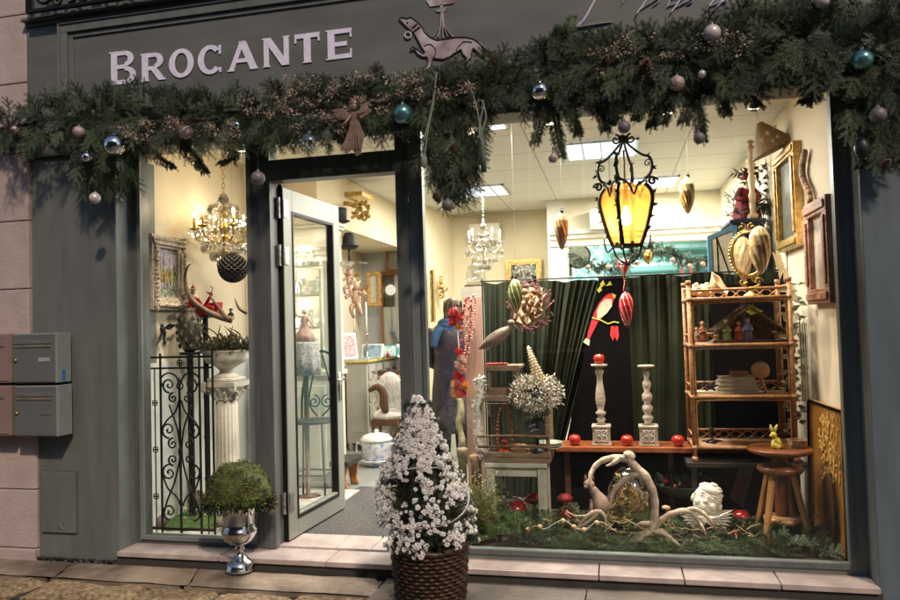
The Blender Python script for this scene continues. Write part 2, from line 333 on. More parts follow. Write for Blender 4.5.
# ---- lettering ----
def letters(par):
    zb0,zt0=3.155,3.325; yy=YF-.0345
    m=MB(); c=[0]
    def bx(x0,x1,z0,z1): c[0]+=1; e=.0002*c[0]%.002; m.box(x0,x1,yy-.002-e,yy+.003,z0,z1)
    def par_(a,b,w):   # slanted stroke
        c[0]+=1; e=.0002*c[0]%.002; m.prism([(a[0]-w/2,yy-.002-e,a[1]),(a[0]+w/2,yy-.002-e,a[1]),(b[0]+w/2,yy-.002-e,b[1]),(b[0]-w/2,yy-.002-e,b[1])],(0,.005,0))
    def arc(cx,cz,rx,rz,w,h,a0,a1,n=22):
        c[0]+=1; e=.0002*c[0]%.002; o=[];i=[]
        for k in range(n+1):
            a=math.radians(a0+(a1-a0)*k/n); o.append((cx+rx*math.cos(a),cz+rz*math.sin(a))); i.append((cx+(rx-w)*math.cos(a),cz+(rz-h)*math.sin(a)))
        vs=[(x,yy-.002-e,z) for x,z in o+i]; K=n+1; m.add(vs,[(k,k+1,K+k+1,K+k) for k in range(n)])
    def serif(x0,x1,z): bx(x0-.007,x1+.007,z-.004,z+.004)
    s=.042
    def B(x,w,z0,z1):
        h=z1-z0; bx(x,x+s,z0,z1); bx(x+s,x+w*.55,z1-s*.62,z1); bx(x+s,x+w*.55,z0,z0+s*.62); bx(x+s,x+w*.55,z0+h*.53-s*.3,z0+h*.53+s*.3)
        arc(x+w*.55,z0+h*.765,w*.37,h*.235,s,s*.62,-90,90); arc(x+w*.55,z0+h*.26,w*.45,h*.27,s,s*.62,-90,90); serif(x-.006,x+s,z1-.003); serif(x-.006,x+s,z0+.003)
    def Rr(x,w,z0,z1):
        h=z1-z0; bx(x,x+s,z0,z1); bx(x+s,x+w*.55,z1-s*.62,z1); bx(x+s,x+w*.55,z0+h*.45-s*.3,z0+h*.45+s*.3); arc(x+w*.55,z0+h*.72,w*.38,h*.28,s,s*.62,-90,90); par_((x+w*.86,z0),(x+w*.48,z0+h*.45),s*1.1); serif(x-.004,x+s,z1-.003); serif(x,x+s,z0+.003); serif(x+w*.75,x+w*.98,z0+.003)
    def O(x,w,z0,z1): arc(x+w/2,(z0+z1)/2,w/2,(z1-z0)/2+.003,s,s*.62,0,360,40)
    def C(x,w,z0,z1): arc(x+w/2,(z0+z1)/2,w/2,(z1-z0)/2+.003,s,s*.62,42,318,34); bx(x+w*.84,x+w*.92,z1-(z1-z0)*.34,z1-.004); bx(x+w*.84,x+w*.92,z0+.004,z0+(z1-z0)*.2)
    def A(x,w,z0,z1): par_((x+.012,z0),(x+w/2,z1),s*.75); par_((x+w-.014,z0),(x+w/2,z1),s*1.15); bx(x+w*.25,x+w*.75,z0+(z1-z0)*.27,z0+(z1-z0)*.27+s*.55); serif(x-.004,x+.028,z0+.003); serif(x+w-.034,x+w+.004,z0+.003); serif(x+w/2-.014,x+w/2+.014,z1-.002)
    def N(x,w,z0,z1): bx(x,x+s*.75,z0,z1); bx(x+w-s*.75,x+w,z0,z1); par_((x+w-s*.5,z0),(x+s*.5,z1),s*1.15); serif(x-.004,x+s*.75,z1-.003); serif(x,x+s*.75,z0+.003); serif(x+w-s*.75,x+w,z1-.003)
    def Tt(x,w,z0,z1): bx(x+w/2-s/2,x+w/2+s/2,z0,z1-.01); bx(x,x+w,z1-s*.65,z1); bx(x,x+.01,z1-s*1.25,z1-s*.3); bx(x+w-.01,x+w,z1-s*1.25,z1-s*.3); serif(x+w/2-s/2,x+w/2+s/2,z0+.003)
    def Ee(x,w,z0,z1): h=z1-z0; bx(x,x+s,z0,z1); bx(x+s,x+w,z1-s*.62,z1); bx(x+s,x+w,z0,z0+s*.62); bx(x+s,x+w*.8,z0+h*.5-s*.3,z0+h*.5+s*.3); bx(x+w-.01,x+w,z1-s*1.25,z1-s*.4); bx(x+w-.01,x+w,z0+s*.4,z0+s*1.3); serif(x-.004,x+s,z1-.003); serif(x-.004,x+s,z0+.003)
    cap=zt0+.035
    PX=[(111,136,B,1),(142,165,Rr,0),(169,194,O,0),(198,223,C,0),(229,256,A,0),(264,289,N,0),(295,320,Tt,0),(328,352,Ee,0)]
    for a,b,fn,big in PX:
        x0=P(a,60,YF-.035).x; x1=P(b,60,YF-.035).x; fn(x0,x1-x0,3.06,3.268 if big else 3.233)
    o=m.build('lettering',lilac,par); return o
letters(sf)
# script lettering on the right, cut off by the top of the photo and by the garland
m=MB(); ysc=YF-.036
def sw(pts,w,k=0):
    w=[q*1.5 for q in w] if hasattr(w,'__len__') else w*1.4
    m.tube([P(a,b,ysc-.0003*k) for a,b in (spline([(p[0],p[1],0) for p in pts],5) and [(q.x,q.y) for q in spline([(p[0],p[1],0) for p in pts],5)])],w,6,flat=.25)
sw([(606,-26),(600,-8),(592,6),(584,20),(575,28)],.016); sw([(575,28),(592,25),(612,22)],[.006,.010,.004],1); sw([(582,27),(577,25),(574,29)],.006)
sw([(629,-6),(622,4)],[.009,.003],2)
for x in (0,34,68):
    sw([(652+x*1.02,-10-x*.05),(645+x*1.02,2-x*.05),(636+x*1.02,15-x*.05)],.011,3); sw([(640+x,10-x*.05),(650+x,3),(660+x,-3),(658+x,2),(653+x,6-x*.06)],[.003,.008,.009,.003],4)
sw([(668,6),(676,3),(684,-3),(672,-2),(667,8)],.005,5); sw([(712,12),(720,4),(728,-4)],[.004,.01,.01],6)
m.build('script_lettering',lilac,sf,smooth=True)
# painted greyhound emblem carrying a stand on its back
yy=YF-.036; emb=MB()
dog=[(399,19),(402,17),(407,18.5),(410,17),(414,19),(420,24),(423,28),(424,31),(430,37),(437,40),(447,38.5),(456,37),(466,37),(474,39),(480,43),(483,48),(484,53),(483,57),(482,60),(477,62.5),(473,63),(474,61.5),(479,59),(481,56),(477,51),(473,48),(472,52),(471,58),(466,62),(461,65),(456,65),(457,63.5),(463,61.5),(467,58),(463,54),(461,49),(456,52),(449,57),(443,59),(437,58.5),(433,57.5),(432,63),(430,68),(425,70),(423,68.5),(427,65.5),(428,60),(427,56.5),(423,57),(418,54),(414,49),(411,51),(410,50),(413,46.5),(417,49),(423,53),(425,52),(421,46),(418,40),(414,33),(408,28),(403,23)]
emb.prism([P(a,b,yy) for a,b in dog],(0,.003,0))
tail=spline([P(a,b,yy-.001) for a,b in ((479,42),(484,47),(491,51),(497,49))],4); emb.tube(tail,[.007,.003],5,flat=.4)
for st in ([(433,37),(440,26),(441,10)],[(453,37),(444,26),(443,10)],[(438,37),(441,26),(442,10)],[(448,37),(443,25),(442.5,10)],[(443,38),(442.5,12)]): emb.tube([P(a,b,yy-.001) for a,b in st],[.009,.007],5,flat=.4)
emb.prism([P(a,b,yy-.001) for a,b in ((435,10),(448,6),(445,11),(438,12))],(0,.003,0))
emb.prism([P(a,b,yy-.001) for a,b in ((426,0),(455,-3),(454,3),(430,6.5))],(0,.003,0)); emb.prism([P(a,b,yy-.001) for a,b in ((440,4),(443,4),(443,8),(440,8))],(0,.003,0))
embM=M('bronze_painted_emblem',(.16,.10,.075),.5,c2=(.66,.60,.66),sc=7,bump=.3,bs=20)
emb.build('emblem',embM,sf,label='greyhound emblem with a collar carrying a pedestal')
m=MB(); dk=M('emblem_outline',(.035,.02,.015),.6)
for i in range(len(dog)): m.tube([P(*dog[i],yy-.002),P(*dog[(i+1)%len(dog)],yy-.002)],.0035,5)
for a,b in (((412,28),(417,24)),((414,31),(420,27))): m.tube([P(*a,yy-.002),P(*b,yy-.002)],.005,5)
m.tube([P(407,22,yy-.002),P(408,23,yy-.002)],.005,5)
for st in ([(424,46),(430,44),(436,50),(434,57)],[(456,50),(463,42),(472,42)]): m.tube(spline([P(a,b,yy-.002) for a,b in st],4),.0025,5)
m.build('emblem_outline',dk,sf); m=MB(); m.tube([P(408+3.2*math.cos(a*.7),35+3.2*math.sin(a*.7),yy-.003) for a in range(9)],.005,6,closed=True); m.build('emblem_tag',M('pale_lilac_paint',(.6,.57,.62),.5),sf)
# ornate iron grille at top left
gr=T('iron_grille','black ornate ironwork with scrolls above the shop sign','grille',P(110,-10,YF-.1))
m=MB(); y=YF-.12
m.box(-3.56,-1.9,y-.015,y+.015,3.548,3.566); m.box(-3.56,-3.54,y-.015,y+.015,3.567,4.3); m.build('grille_frame',iron,gr)
m=MB()
for k in range(8):
    cx=-3.44+k*.19; m.tube(spiral((cx,y,3.66),.085,1.6,-math.pi/2 if k%2 else math.pi/2,1 if k%2 else -1),.010,6); m.tube(spiral((cx+.095,y,3.61),.042,1.2,0,-1),.008,6)
m.build('scroll',iron,gr,smooth=True)
# access panel on left pilaster
ap=T('access_panel','small painted metal hatch set low on the left grey pilaster','hatch',P(60,536,YF))
a=P(43,471,YF);b=P(78,533,YF)
MB().box(a.x-.006,b.x+.006,YF-.006,YF-.001,b.z-.006,a.z+.006).build('hatch_frame',dkframe,ap)
MB().box(a.x,b.x-.004,YF-.017,YF-.006,b.z,a.z).build('hatch_door',paint,ap,bevel=.004)
m=MB(); c=P(60,527,YF-.02); m.tube([c+V((-.018,0,-.012)),c+V((.018,0,-.012)),c+V((0,0,.02))],.002,5,closed=True); m.ell(c,(.004,.003,.004),6,5); m.build('triangle_lock',M('grey_metal',(.3,.3,.3),.35,.8),ap)
m=MB()
for k in range(60):
    m.ell((R(-3.62,-3.05),YF-R(.004,.02),GZ+.003),(R(.004,.022),R(.003,.008),R(.003,.009)),6,4,jit=.6,rot=(0,0,R(0,3)))
tag(m.build('fallen_debris',M('debris',(.03,.027,.022),.9)),'dark leaf litter along the foot of the left pilaster','leaf litter',kind='stuff')
# mailboxes
steel=M('grey_mailbox_paint',(.13,.137,.14),.4,var=.05,sc=5,bump=.03); steelL=M('pale_mailbox_side',(.30,.34,.33),.35,.2,var=.05,bump=.03); slotM=M('pale_bronze_slot',(.62,.5,.38),.3,.8,bump=0)
def mailbox(px0,py0,px1,py1,lab,sticker):
    yf=YF-.16; a=P(px0,py0,yf); b=P(px1,py1,yf); t=T('mailbox',lab,'mailbox',(a.x,YF,b.z),'wall mailboxes stacked beside the shopfront')
    MB().box(a.x,b.x,yf+.004,YF-.03,b.z,a.z).build('body',steelL,t,bevel=.004)
    MB().box(a.x+.004,b.x-.004,yf-.006,yf+.003,b.z+.006,a.z-.006).build('door',steel,t,bevel=.004)
    w=b.x-a.x; h=a.z-b.z
    MB().box(a.x+.02,b.x-.03,yf-.012,yf-.006,a.z-h*.28,a.z-h*.235).build('letter_slot',slotM,t,bevel=.002)
    MB().box(a.x+.01,b.x-.02,yf-.011,yf-.006,a.z-h*.215,a.z-h*.13).build('slot_flap',M('flap_grey',(.2,.2,.2),.35,.3),t,bevel=.003)
    MB().box(b.x-.12,b.x-.035,yf-.009,yf-.006,a.z-h*.57,a.z-h*.49).build('name_plate',M('name_plate_grey',(.35,.35,.36),.4) if sticker else steel,t,bevel=.002)
    m=MB(); m.cyl((a.x+.025,yf-.014,a.z-h*.54),(a.x+.025,yf-.006,a.z-h*.54),.011,n=12); m.build('lock',brass,t,smooth=True)
    if sticker: MB().box(b.x+.001,b.x+.003,yf+.05,yf+.075,b.z+.015,b.z+.075).build('sticker',M('blue_sticker',(.05,.15,.5),.4),t)
mailbox(13,334,56,383,'upper grey metal mailbox with a bronze slot and small sticker',True)
mailbox(14,386,57,437,'lower grey metal mailbox with a bronze slot',False)
bw=M('brown_box_paint',(.26,.18,.165),.45,var=.08)
for i,(y0,y1,nm) in enumerate(((335,383,'upper brown letter box partly cut by the left edge of the view'),(386,436,'lower brown letter box partly cut by the left edge of the view'))):
    yf=YF-.15; a=P(-32,y0,yf); b=P(11.5,y1,yf); t=T('letter_box',nm,'mailbox',(a.x,YF,b.z),'brown letter boxes')
    MB().box(a.x,b.x,yf,YF-.03,b.z,a.z).build('body',bw,t,bevel=.005); MB().box(a.x+.015,b.x-.015,yf-.006,yf,b.z+.012,a.z-.012).build('door',bw,t,bevel=.004); MB().box(a.x+.03,b.x-.05,yf-.012,yf-.006,a.z-.08,a.z-.068).build('letter_slot',slotM,t)
# =============== ROOM ===============
ZC=2.9; ZF=.17; XRW=1.17
wallM=M('warm_cream_wall',(.72,.63,.43),.8,var=.05,sc=2,bump=.1,bs=60)
nicheM=M('niche_cream_wall',(.74,.66,.50),.8,var=.05,sc=2,bump=.1,bs=60)
rwallM=M('right_cream_wall',(.80,.70,.52),.75,var=.04,sc=2,bump=.05)
def tileM():
    m=M('ceiling_tile_white',(.74,.72,.64),.8,var=.03,bump=.1,bs=120); n=m.node_tree; L=n.links; b=n.nodes['Principled BSDF']
    tc=n.nodes.new('ShaderNodeTexCoord'); br=n.nodes.new('ShaderNodeTexBrick'); br.offset=0; br.inputs['Scale'].default_value=1; br.inputs['Mortar Size'].default_value=.008; br.inputs['Brick Width'].default_value=.6; br.inputs['Row Height'].default_value=.6
    br.inputs['Color1'].default_value=(.74,.72,.64,1); br.inputs['Color2'].default_value=(.71,.69,.61,1); br.inputs['Mortar'].default_value=(.46,.44,.38,1); L.new(tc.outputs['Object'],br.inputs['Vector']); L.new(br.outputs[0],b.inputs['Base Color']); return m
def wallbox(name,x0,x1,y0,y1,z0,z1,mat): return struct(MB().box(x0,x1,y0,y1,z0,z1).build(name,mat))
wallbox('floor',-3.4,2,.072,8,-.05,ZF-.004,M('grey_vinyl_floor',(.27,.285,.27),.35,var=.08,sc=5,bump=.05))
wallbox('ceiling',-3.3,1.6,.31,4.9,ZC,ZC+.1,tileM())
wallbox('ceiling_edge',-3.3,1.4,.072,.308,2.737,ZC+.1,M('head_lining',(.62,.48,.36),.7,var=.05))
wallbox('wall_left',-3.35,-3.04,.07,8,0,ZC+.1,nicheM)
wallbox('niche_back_wall',-3.04,-2.72,1.45,1.55,0,2.9,nicheM)
wallbox('bulkhead',-3.04,-2.42,1.56,5.3,2.42,2.9,wallM)
wallbox('wall_back',-3.3,-.72,4.85,5.0,0,2.95,wallM)
m=MB(); m.prism([(-2.12,3.85,0),(-1.98,4.85,0),(-2.12,4.85,0),(-2.24,3.85,0)],(0,0,2.9)); struct(m.build('partition_wall',wallM))
wallbox('pier',-.72,-.52,4.2,4.85,0,2.9,M('white_pier',(.76,.73,.64),.7,var=.04))
wallbox('header_wall',-.52,1.2,4.2,4.35,2.36,2.9,M('header_cream',(.70,.66,.48),.8,var=.04))
m=MB(); m.box(-.7,1.2,4.16,4.2,2.44,2.49); m.box(-.7,1.2,4.12,4.2,2.491,2.54); m.box(-.7,1.2,4.17,4.2,2.36,2.39); struct(m.build('cornice_moulding',M('cornice_white',(.74,.71,.6),.6)))
wallbox('wall_right',XRW,XRW+.15,.07,5,0,2.95,rwallM)
teal=M('teal_back_room_wall',(.30,.58,.54),.8,var=.06,sc=2)
wallbox('back_room_wall',-2,2.6,6.6,6.7,0,3,teal); wallbox('back_room_ceiling',-2,2.6,4.3,6.7,2.92,3,M('back_ceiling',(.7,.7,.65),.8)); wallbox('back_room_side',2.5,2.6,4.3,6.6,0,3,teal); wallbox('back_room_side',-2,-1.9,5.0,6.6,0,3,teal)

# house across the street, behind the viewer: it is what the window glass and the silver urn reflect
ho=T('stone_house','dark terraced house across the street facing the shop','house',(0,-12,0)); hM=M('grey_render_wall',(.05,.045,.04),.9,var=.15,sc=1.5)
MB().box(-16,14,-16,-12,-.14,7.5).build('wall',hM,ho); m=MB(); m.prism([(-16,-16.2,7.5),(-16,-11.8,7.5),(-16,-14,9.4)],(30,0,0)); m.build('roof',M('slate_roof',(.05,.05,.055),.7),ho)
for k in range(9):
    for z in (.9,4.2):
        x=-14.5+k*3.2; f=MB().box(x,x+1.1,-12.002,-11.97,z,z+1.7).build('window',M('dark_window_glass',(.02,.022,.025),.15,bump=0),ho); m=MB(); rectmould(m,x-.08,x+1.18,z-.08,z+1.78,.08,-11.97,-11.9); m.build('window_frame',white,f)
# =============== LAMPS ===============
lampM=emitM('fluorescent_diffuser',(.85,.92,1.),1.9)
def areal(name,loc,sx,sy,e,col,rot=(0,0,0),par=None,spread=180):
    d=bpy.data.lights.new(name,'AREA'); d.shape='RECTANGLE'; d.size=sx; d.size_y=sy; d.energy=e; d.color=col; d.spread=math.radians(spread)
    o=bpy.data.objects.new(name,d); COL.objects.link(o); o.location=loc; o.rotation_euler=rot
    if par: o.parent=par; o.location=V(loc)-abspos(par)
    return o
def pointl(name,loc,e,col,r=.02,par=None,spot=None,tgt=None):
    d=bpy.data.lights.new(name,'SPOT' if spot else 'POINT'); d.energy=e; d.color=col; d.shadow_soft_size=r
    o=bpy.data.objects.new(name,d); COL.objects.link(o); o.location=loc
    if spot: d.spot_size=math.radians(spot); d.spot_blend=.5; o.rotation_euler=(V(tgt)-V(loc)).to_track_quat('-Z','Y').to_euler()
    if par: o.parent=par; o.location=V(loc)-abspos(par)
    return o
for (x,y,lab,e) in ((-.06,1.85,'largest lit grid ceiling light above the hanging lantern',38),(.38,3.48,'lit grid ceiling light half hidden behind the lantern',30),(-1.33,3.28,'lit grid ceiling light at the left of the right window',30),(-.97,.66,'lit grid ceiling light nearest the door post behind the garland',30)):
    t=T('ceiling_light',lab,'ceiling light',(x,y,ZC),'grid fluorescent ceiling lights')
    m=MB(); s=.29
    rm=[(-s,s,-s,-s+.02),(-s,s,s-.02,s),(-s,-s+.02,-s,s),(s-.02,s,-s,s)]
    for a,b,c,d in rm: m.box(x+a,x+b,y+c,y+d,ZC-.02,ZC-.003)
    for k in range(1,4): m.box(x-s+k*s/2-.006,x-s+k*s/2+.006,y-s,y+s,ZC-.018,ZC-.004)
    for k in range(1,7): m.box(x-s,x+s,y-s+k*2*s/7-.008,y-s+k*2*s/7+.008,ZC-.0175,ZC-.0045)
    m.build('louvre',M('louvre_metal',(.55,.57,.6),.3,.6,bump=0),t); MB().box(x-s+.01,x+s-.01,y-s+.01,y+s-.01,ZC-.0025,ZC-.001).build('diffuser',lampM,t)
    areal('ceiling_lamp',(x,y,ZC-.03),.5,.5,e,(1.,.95,.86),par=t)
# batten at the head of the big window and track spots over the display
c=G(512,121,2.84); t=T('window_batten_light','bright white strip light just inside the head of the large window','strip light',(c.x,c.y,2.88))
MB().box(c.x-.10,c.x+.09,c.y-.04,c.y+.04,2.86,2.899).build('housing',white,t,bevel=.004); MB().box(c.x-.09,c.x+.08,c.y-.03,c.y+.03,2.845,2.859).build('tube',emitM('bright_tube',(1,.95,.9),6),t)
areal('batten_lamp',(c.x,c.y,2.84),.2,.06,6,(1,.92,.8),par=t)
def trackspot(x,y,tx,ty,tz,e,lab,ang=75):
    z=ZC-.12; t=T('spotlight',lab,'spotlight',(x,y,ZC),'ceiling spotlights over the window display')
    d=(V((tx,ty,tz))-V((x,y,z))).normalized(); c=V((x,y,z)); MB().cyl(c-d*.05,c+d*.05,.03,.035,14).build('lamp_head',white,t,smooth=True); MB().cyl((x,y,z+.02),(x,y,ZC),.008,n=8).build('bracket',white,t); MB().cyl(c+d*.051,c+d*.053,.028,n=14).build('bulb',emitM('spot_bulb',(1,.85,.6),8),t)
    pointl('spot_lamp',c+d*.08,e,(1.,.84,.64),.04,t,ang,(tx,ty,tz))
trackspot(-.85,.40,-.6,.75,.6,34,'white ceiling spotlight at the left end of the display')
trackspot(-.35,.36,-.1,.45,.2,48,'white ceiling spotlight over the antlers')
trackspot(.35,.36,.45,.55,.3,48,'white ceiling spotlight over the plaster bust')
trackspot(.85,.42,.75,.8,.9,34,'white ceiling spotlight over the rattan shelves')
trackspot(-2.45,.35,-2.6,.7,.6,26,'white ceiling spotlight over the stone column',80)
# =============== LEFT WINDOW ===============
struct(MB().box(-3.04,-2.06,.07,1.45,.04,.19).build('display_platform',M('pale_display_floor',(.6,.58,.52),.6)))
t0=T('framed_painting','landscape painting in a wide pale carved frame on the left wall','painting',(-3.03,.5,1.9))
def ywall(x,y0,y1,z0,z1): return x,y0,y1,z0,z1
fw=M('whitewashed_carved_frame',(.58,.50,.40),.7,var=.25,sc=40,bump=1.,bs=60)
a=XW(152,231,-3.0); b=XW(186,300,-3.0)
y0,y1,z0,z1=a.y+.0,b.y,1.66,2.17
m=MB(); x=-3.035
wd=.085
for (ya,yb,za,zb) in ((y0,y1,z1-wd,z1),(y0,y1,z0,z0+wd),(y0,y0+wd,z0+wd,z1-wd),(y1-wd,y1,z0+wd,z1-wd)): m.box(x,x+.035,ya,yb,za,zb); m.box(x,x+.05,ya+.008 if yb-ya>wd+.01 else ya+.02,yb-.008 if yb-ya>wd+.01 else yb-.02,za+.02,zb-.02)
for k in range(60):
    s_=k/60*2*(y1-y0+z1-z0); hh=(z1-z0);ww=(y1-y0)
    if s_<ww: q=(y0+s_,z1-.03)
    elif s_<ww+hh: q=(y1-.03,z1-(s_-ww))
    elif s_<2*ww+hh: q=(y1-(s_-ww-hh),z0+.03)
    else: q=(y0+.03,z0+(s_-2*ww-hh))
    m.ell((x+.048,q[0],q[1]),(.018,.016,.014),7,5,jit=.6)
m.build('frame',fw,t0)
def paintingM(name,cols,sc=6):
    m=M(name,cols[0],.5,bump=.3,bs=30,sc=sc); n=m.node_tree; r=[q for q in n.nodes if q.type=='VALTORGB'][0].color_ramp
    r.elements[0].position=.3; r.elements[1].position=.7
    r.elements[0].color=(*cols[0],1); r.elements[1].color=(*cols[-1],1)
    for i,c in enumerate(cols[1:-1]): e=r.elements.new(.3+.4*(i+1)/(len(cols)-1)); e.color=(*c,1)
    return m
m=MB(); yi0,yi1,zi0,zi1=y0+wd,y1-wd,z0+wd,z1-wd
m.box(x,x+.012,yi0,yi1,zi0,zi1)
m.build('canvas',paintingM('pale_sky_paint',[(.45,.45,.62),(.6,.55,.6),(.35,.42,.6)],9),t0)
m=MB()
for k in range(420):
    u=R(0,1); v=R(0,1)**.9; dy_=yi1-yi0; dz_=zi1-zi0
    if v>.62: mi=random.choice([4,5,5,6])
    elif v>.3: mi=random.choice([0,0,1,2,2,3,7,7]) if abs(u-.4)>.12 else random.choice([1,1,2])
    else: mi=random.choice([0,3,4,8,8,7])
    yy_=yi0+u*dy_*.96; zz_=zi0+v*dz_*.95; w_=R(.006,.018); h_=R(.008,.026) if v<.62 else R(.006,.014); w_=min(w_,yi1-yy_-.001); h_=min(h_,zi1-zz_-.001)
    m.add([(x+.0125+k*.000012,yy_,zz_),(x+.0125+k*.000012,yy_+w_,zz_+R(-.002,.002)),(x+.0125+k*.000012,yy_+w_*.8,zz_+h_),(x+.0125+k*.000012,yy_+R(0,.3)*w_,zz_+h_)],[(0,1,2,3)],mi)
for k,u in enumerate((.12,.3,.62,.85)): m.add([(x+.0185,yi0+u*(yi1-yi0),zi0+.3*(zi1-zi0)),(x+.0185,yi0+u*(yi1-yi0)+.006,zi0+.3*(zi1-zi0)),(x+.0185,yi0+u*(yi1-yi0)+.004,zi1-.01),(x+.0185,yi0+u*(yi1-yi0)+.001,zi1-.01)],[(0,1,2,3)],3)
m.build('brushwork',[M('paint_green',(.10,.24,.05),.6),M('paint_orange',(.6,.2,.06),.6),M('paint_yellow',(.6,.5,.08),.6),M('paint_dark',(.06,.05,.06),.6),M('paint_grey_lilac',(.40,.36,.45),.6),M('paint_lavender',(.52,.48,.62),.6),M('paint_pale_sky',(.62,.58,.60),.6),M('paint_yellow_green',(.30,.42,.08),.6),M('paint_path',(.48,.45,.46),.6)],t0)
wallbox('white_dado',-3.039,-3.025,.08,1.44,.19,1.30,M('white_dado_paint',(.62,.64,.62),.5,var=.03)); wallbox('white_dado',-3.024,-2.73,1.42,1.44,.19,1.30,MATS['white_dado_paint'])
# swallow on the wall
c=XW(160,333,-3.02); m=MB(); X3=lambda dy,dz,dx=0: V((c.x+.02+dx,c.y+dy,c.z+dz))
m.tube([X3(-.005,.055),X3(0,.03),X3(.01,-.01),X3(.01,-.05)],[.006,.02,.018,.006],8); m.leaf(X3(0,.03),(0,-.9,-1.4),.15,.045,nrm=(1,0,0)); m.leaf(X3(0,.03),(0,1.6,.25),.16,.045,nrm=(1,0,0)); m.leaf(X3(.01,-.04),(0,.3,-1),.07,.02,nrm=(1,0,0)); m.leaf(X3(.01,-.04),(0,-.2,-1),.07,.02,nrm=(1,0,0)); m.ell(X3(-.004,.05),(.014,.014,.016),8,6)
tag(m.build('wall_swallow',M('black_ceramic',(.015,.015,.018),.25,bump=0),origin=c,smooth=True),'black swallow ornament hung on the left wall under the painting','bird ornament')
# crystal chandelier
def chandelier(name,c,Rr,Hh,arms,lab,metal,candle,tiers,scale=1.,top=None,cr=.008,e=0,n_str=14):
    t=T(name,lab,'chandelier',c); c=V(c)
    top=top or c.z+Hh
    m=MB(); m.lathe(c,[(.0,-Hh*.45),(.02,-Hh*.43),(.035,-Hh*.36),(.012,-Hh*.3),(.012,-.05),(.03,0),(.04,.03),(.015,.07),(.012,Hh*.25),(.03,Hh*.3),(.01,Hh*.36),(.008,Hh*.5)],14); m.build('stem',metal,t,smooth=True)
    m=MB(); 
    zt=c.z+Hh*.5
    k=0
    while zt<top-.01 and k<25:
        u=V((1,0,0)) if k%2 else V((0,1,0)); m.tube([V((c.x,c.y,zt))+u*.012*math.cos(a*.785)+V((0,0,.02+.02*math.sin(a*.785))) for a in range(8)],.0025,5,closed=True); zt+=.033; k+=1
    m.build('chain',metal,t); m=MB(); m.lathe((c.x,c.y,top-.03),[(.0,0),(.03,.005),(.05,.028)],16); m.build('ceiling_rose',metal,t,smooth=True)
    cm=MB()
    def drop(p,s=1.,mb=cm): mb.lathe(V(p)-V((0,0,.012*s)),[(0,-.022*s),(.008*s,-.012*s),(.009*s,-.004*s),(.003*s,.008*s),(.0,.012*s)],6); 
    def bead(p,r=.0055): cm.ell(p,r,6,4)
    tips=[]
    for i in range(arms):
        a=2*math.pi*(i+.3)/arms; u=V((math.cos(a),math.sin(a),0)); base=c+V((0,0,-.02))
        pts=spline([base,base+u*Rr*.35+V((0,0,-Hh*.14)),base+u*Rr*.7+V((0,0,-Hh*.14)),base+u*Rr*.98+V((0,0,-.02)),base+u*Rr+V((0,0,.03))],4)
        am=MB(); am.tube(pts,.006,7); tip=base+u*Rr+V((0,0,.03)); am.lathe(tip,[(.0,-.012),(.012,-.006),(.034,.004),(.036,.008),(.012,.006),(.012,.02)],14); ao=am.build('arm',metal,t,smooth=True)
        cn=MB(); cn.cyl(tip+V((0,0,.02)),tip+V((0,0,.09)),.0095,n=10); cn.build('candle',candle,ao,smooth=True)
        bl=MB(); bl.lathe(tip+V((0,0,.09)),[(.006,0),(.011,.012),(.009,.028),(.0,.045)],10); bl.build('bulb',emitM('flame_bulb',(1,.72,.35),14),ao,smooth=True); tips.append(tip)
        for q in range(5): b_=2*math.pi*q/5; drop(tip+V((.032*math.cos(b_),.032*math.sin(b_),-.004)),1.1)
    for tr,(rr,zz) in enumerate(tiers):
        for i in range(n_str):
            a=2*math.pi*i/n_str+tr; a2=2*math.pi*(i+1)/n_str+tr; p=c+V((rr*math.cos(a),rr*math.sin(a),zz)); p2=c+V((rr*math.cos(a2),rr*math.sin(a2),zz))
            drop(p,2.2)
            for q in range(1,5): f=q/5; bead(p*(1-f)+p2*f-V((0,0,.03*4*f*(1-f))),.005)
            if tr+1<len(tiers):
                r2,z2=tiers[tr+1]; p3=c+V((r2*math.cos(a),r2*math.sin(a),z2))
                L_=int((p3-p).length/.016)
                for q in range(1,L_): f=q/L_; bead(p*(1-f)+p3*f-V((0,0,.04*4*f*(1-f))),.0048)
    cm.build('crystal_drops',crystal,t,smooth=False)
    if e:
        for i,tip in enumerate(tips[::2]): pointl('candle_lamp',tip+V((0,0,.16)),e,(1.,.72,.42),.012,t)
    return t
c=P(224,228,.62)
chandelier('crystal_chandelier',(c.x,c.y,c.z-.02),.21,.42,6,'large crystal and brass chandelier with lit candle bulbs in the left window',brass,M('gold_candle_sleeve',(.6,.42,.12),.35,.5,bump=0),[(.02,.27),(.10,.19),(.16,.10),(.20,.0),(.15,-.09),(.09,-.15),(.04,-.21)],e=.8,top=2.89,n_str=26)
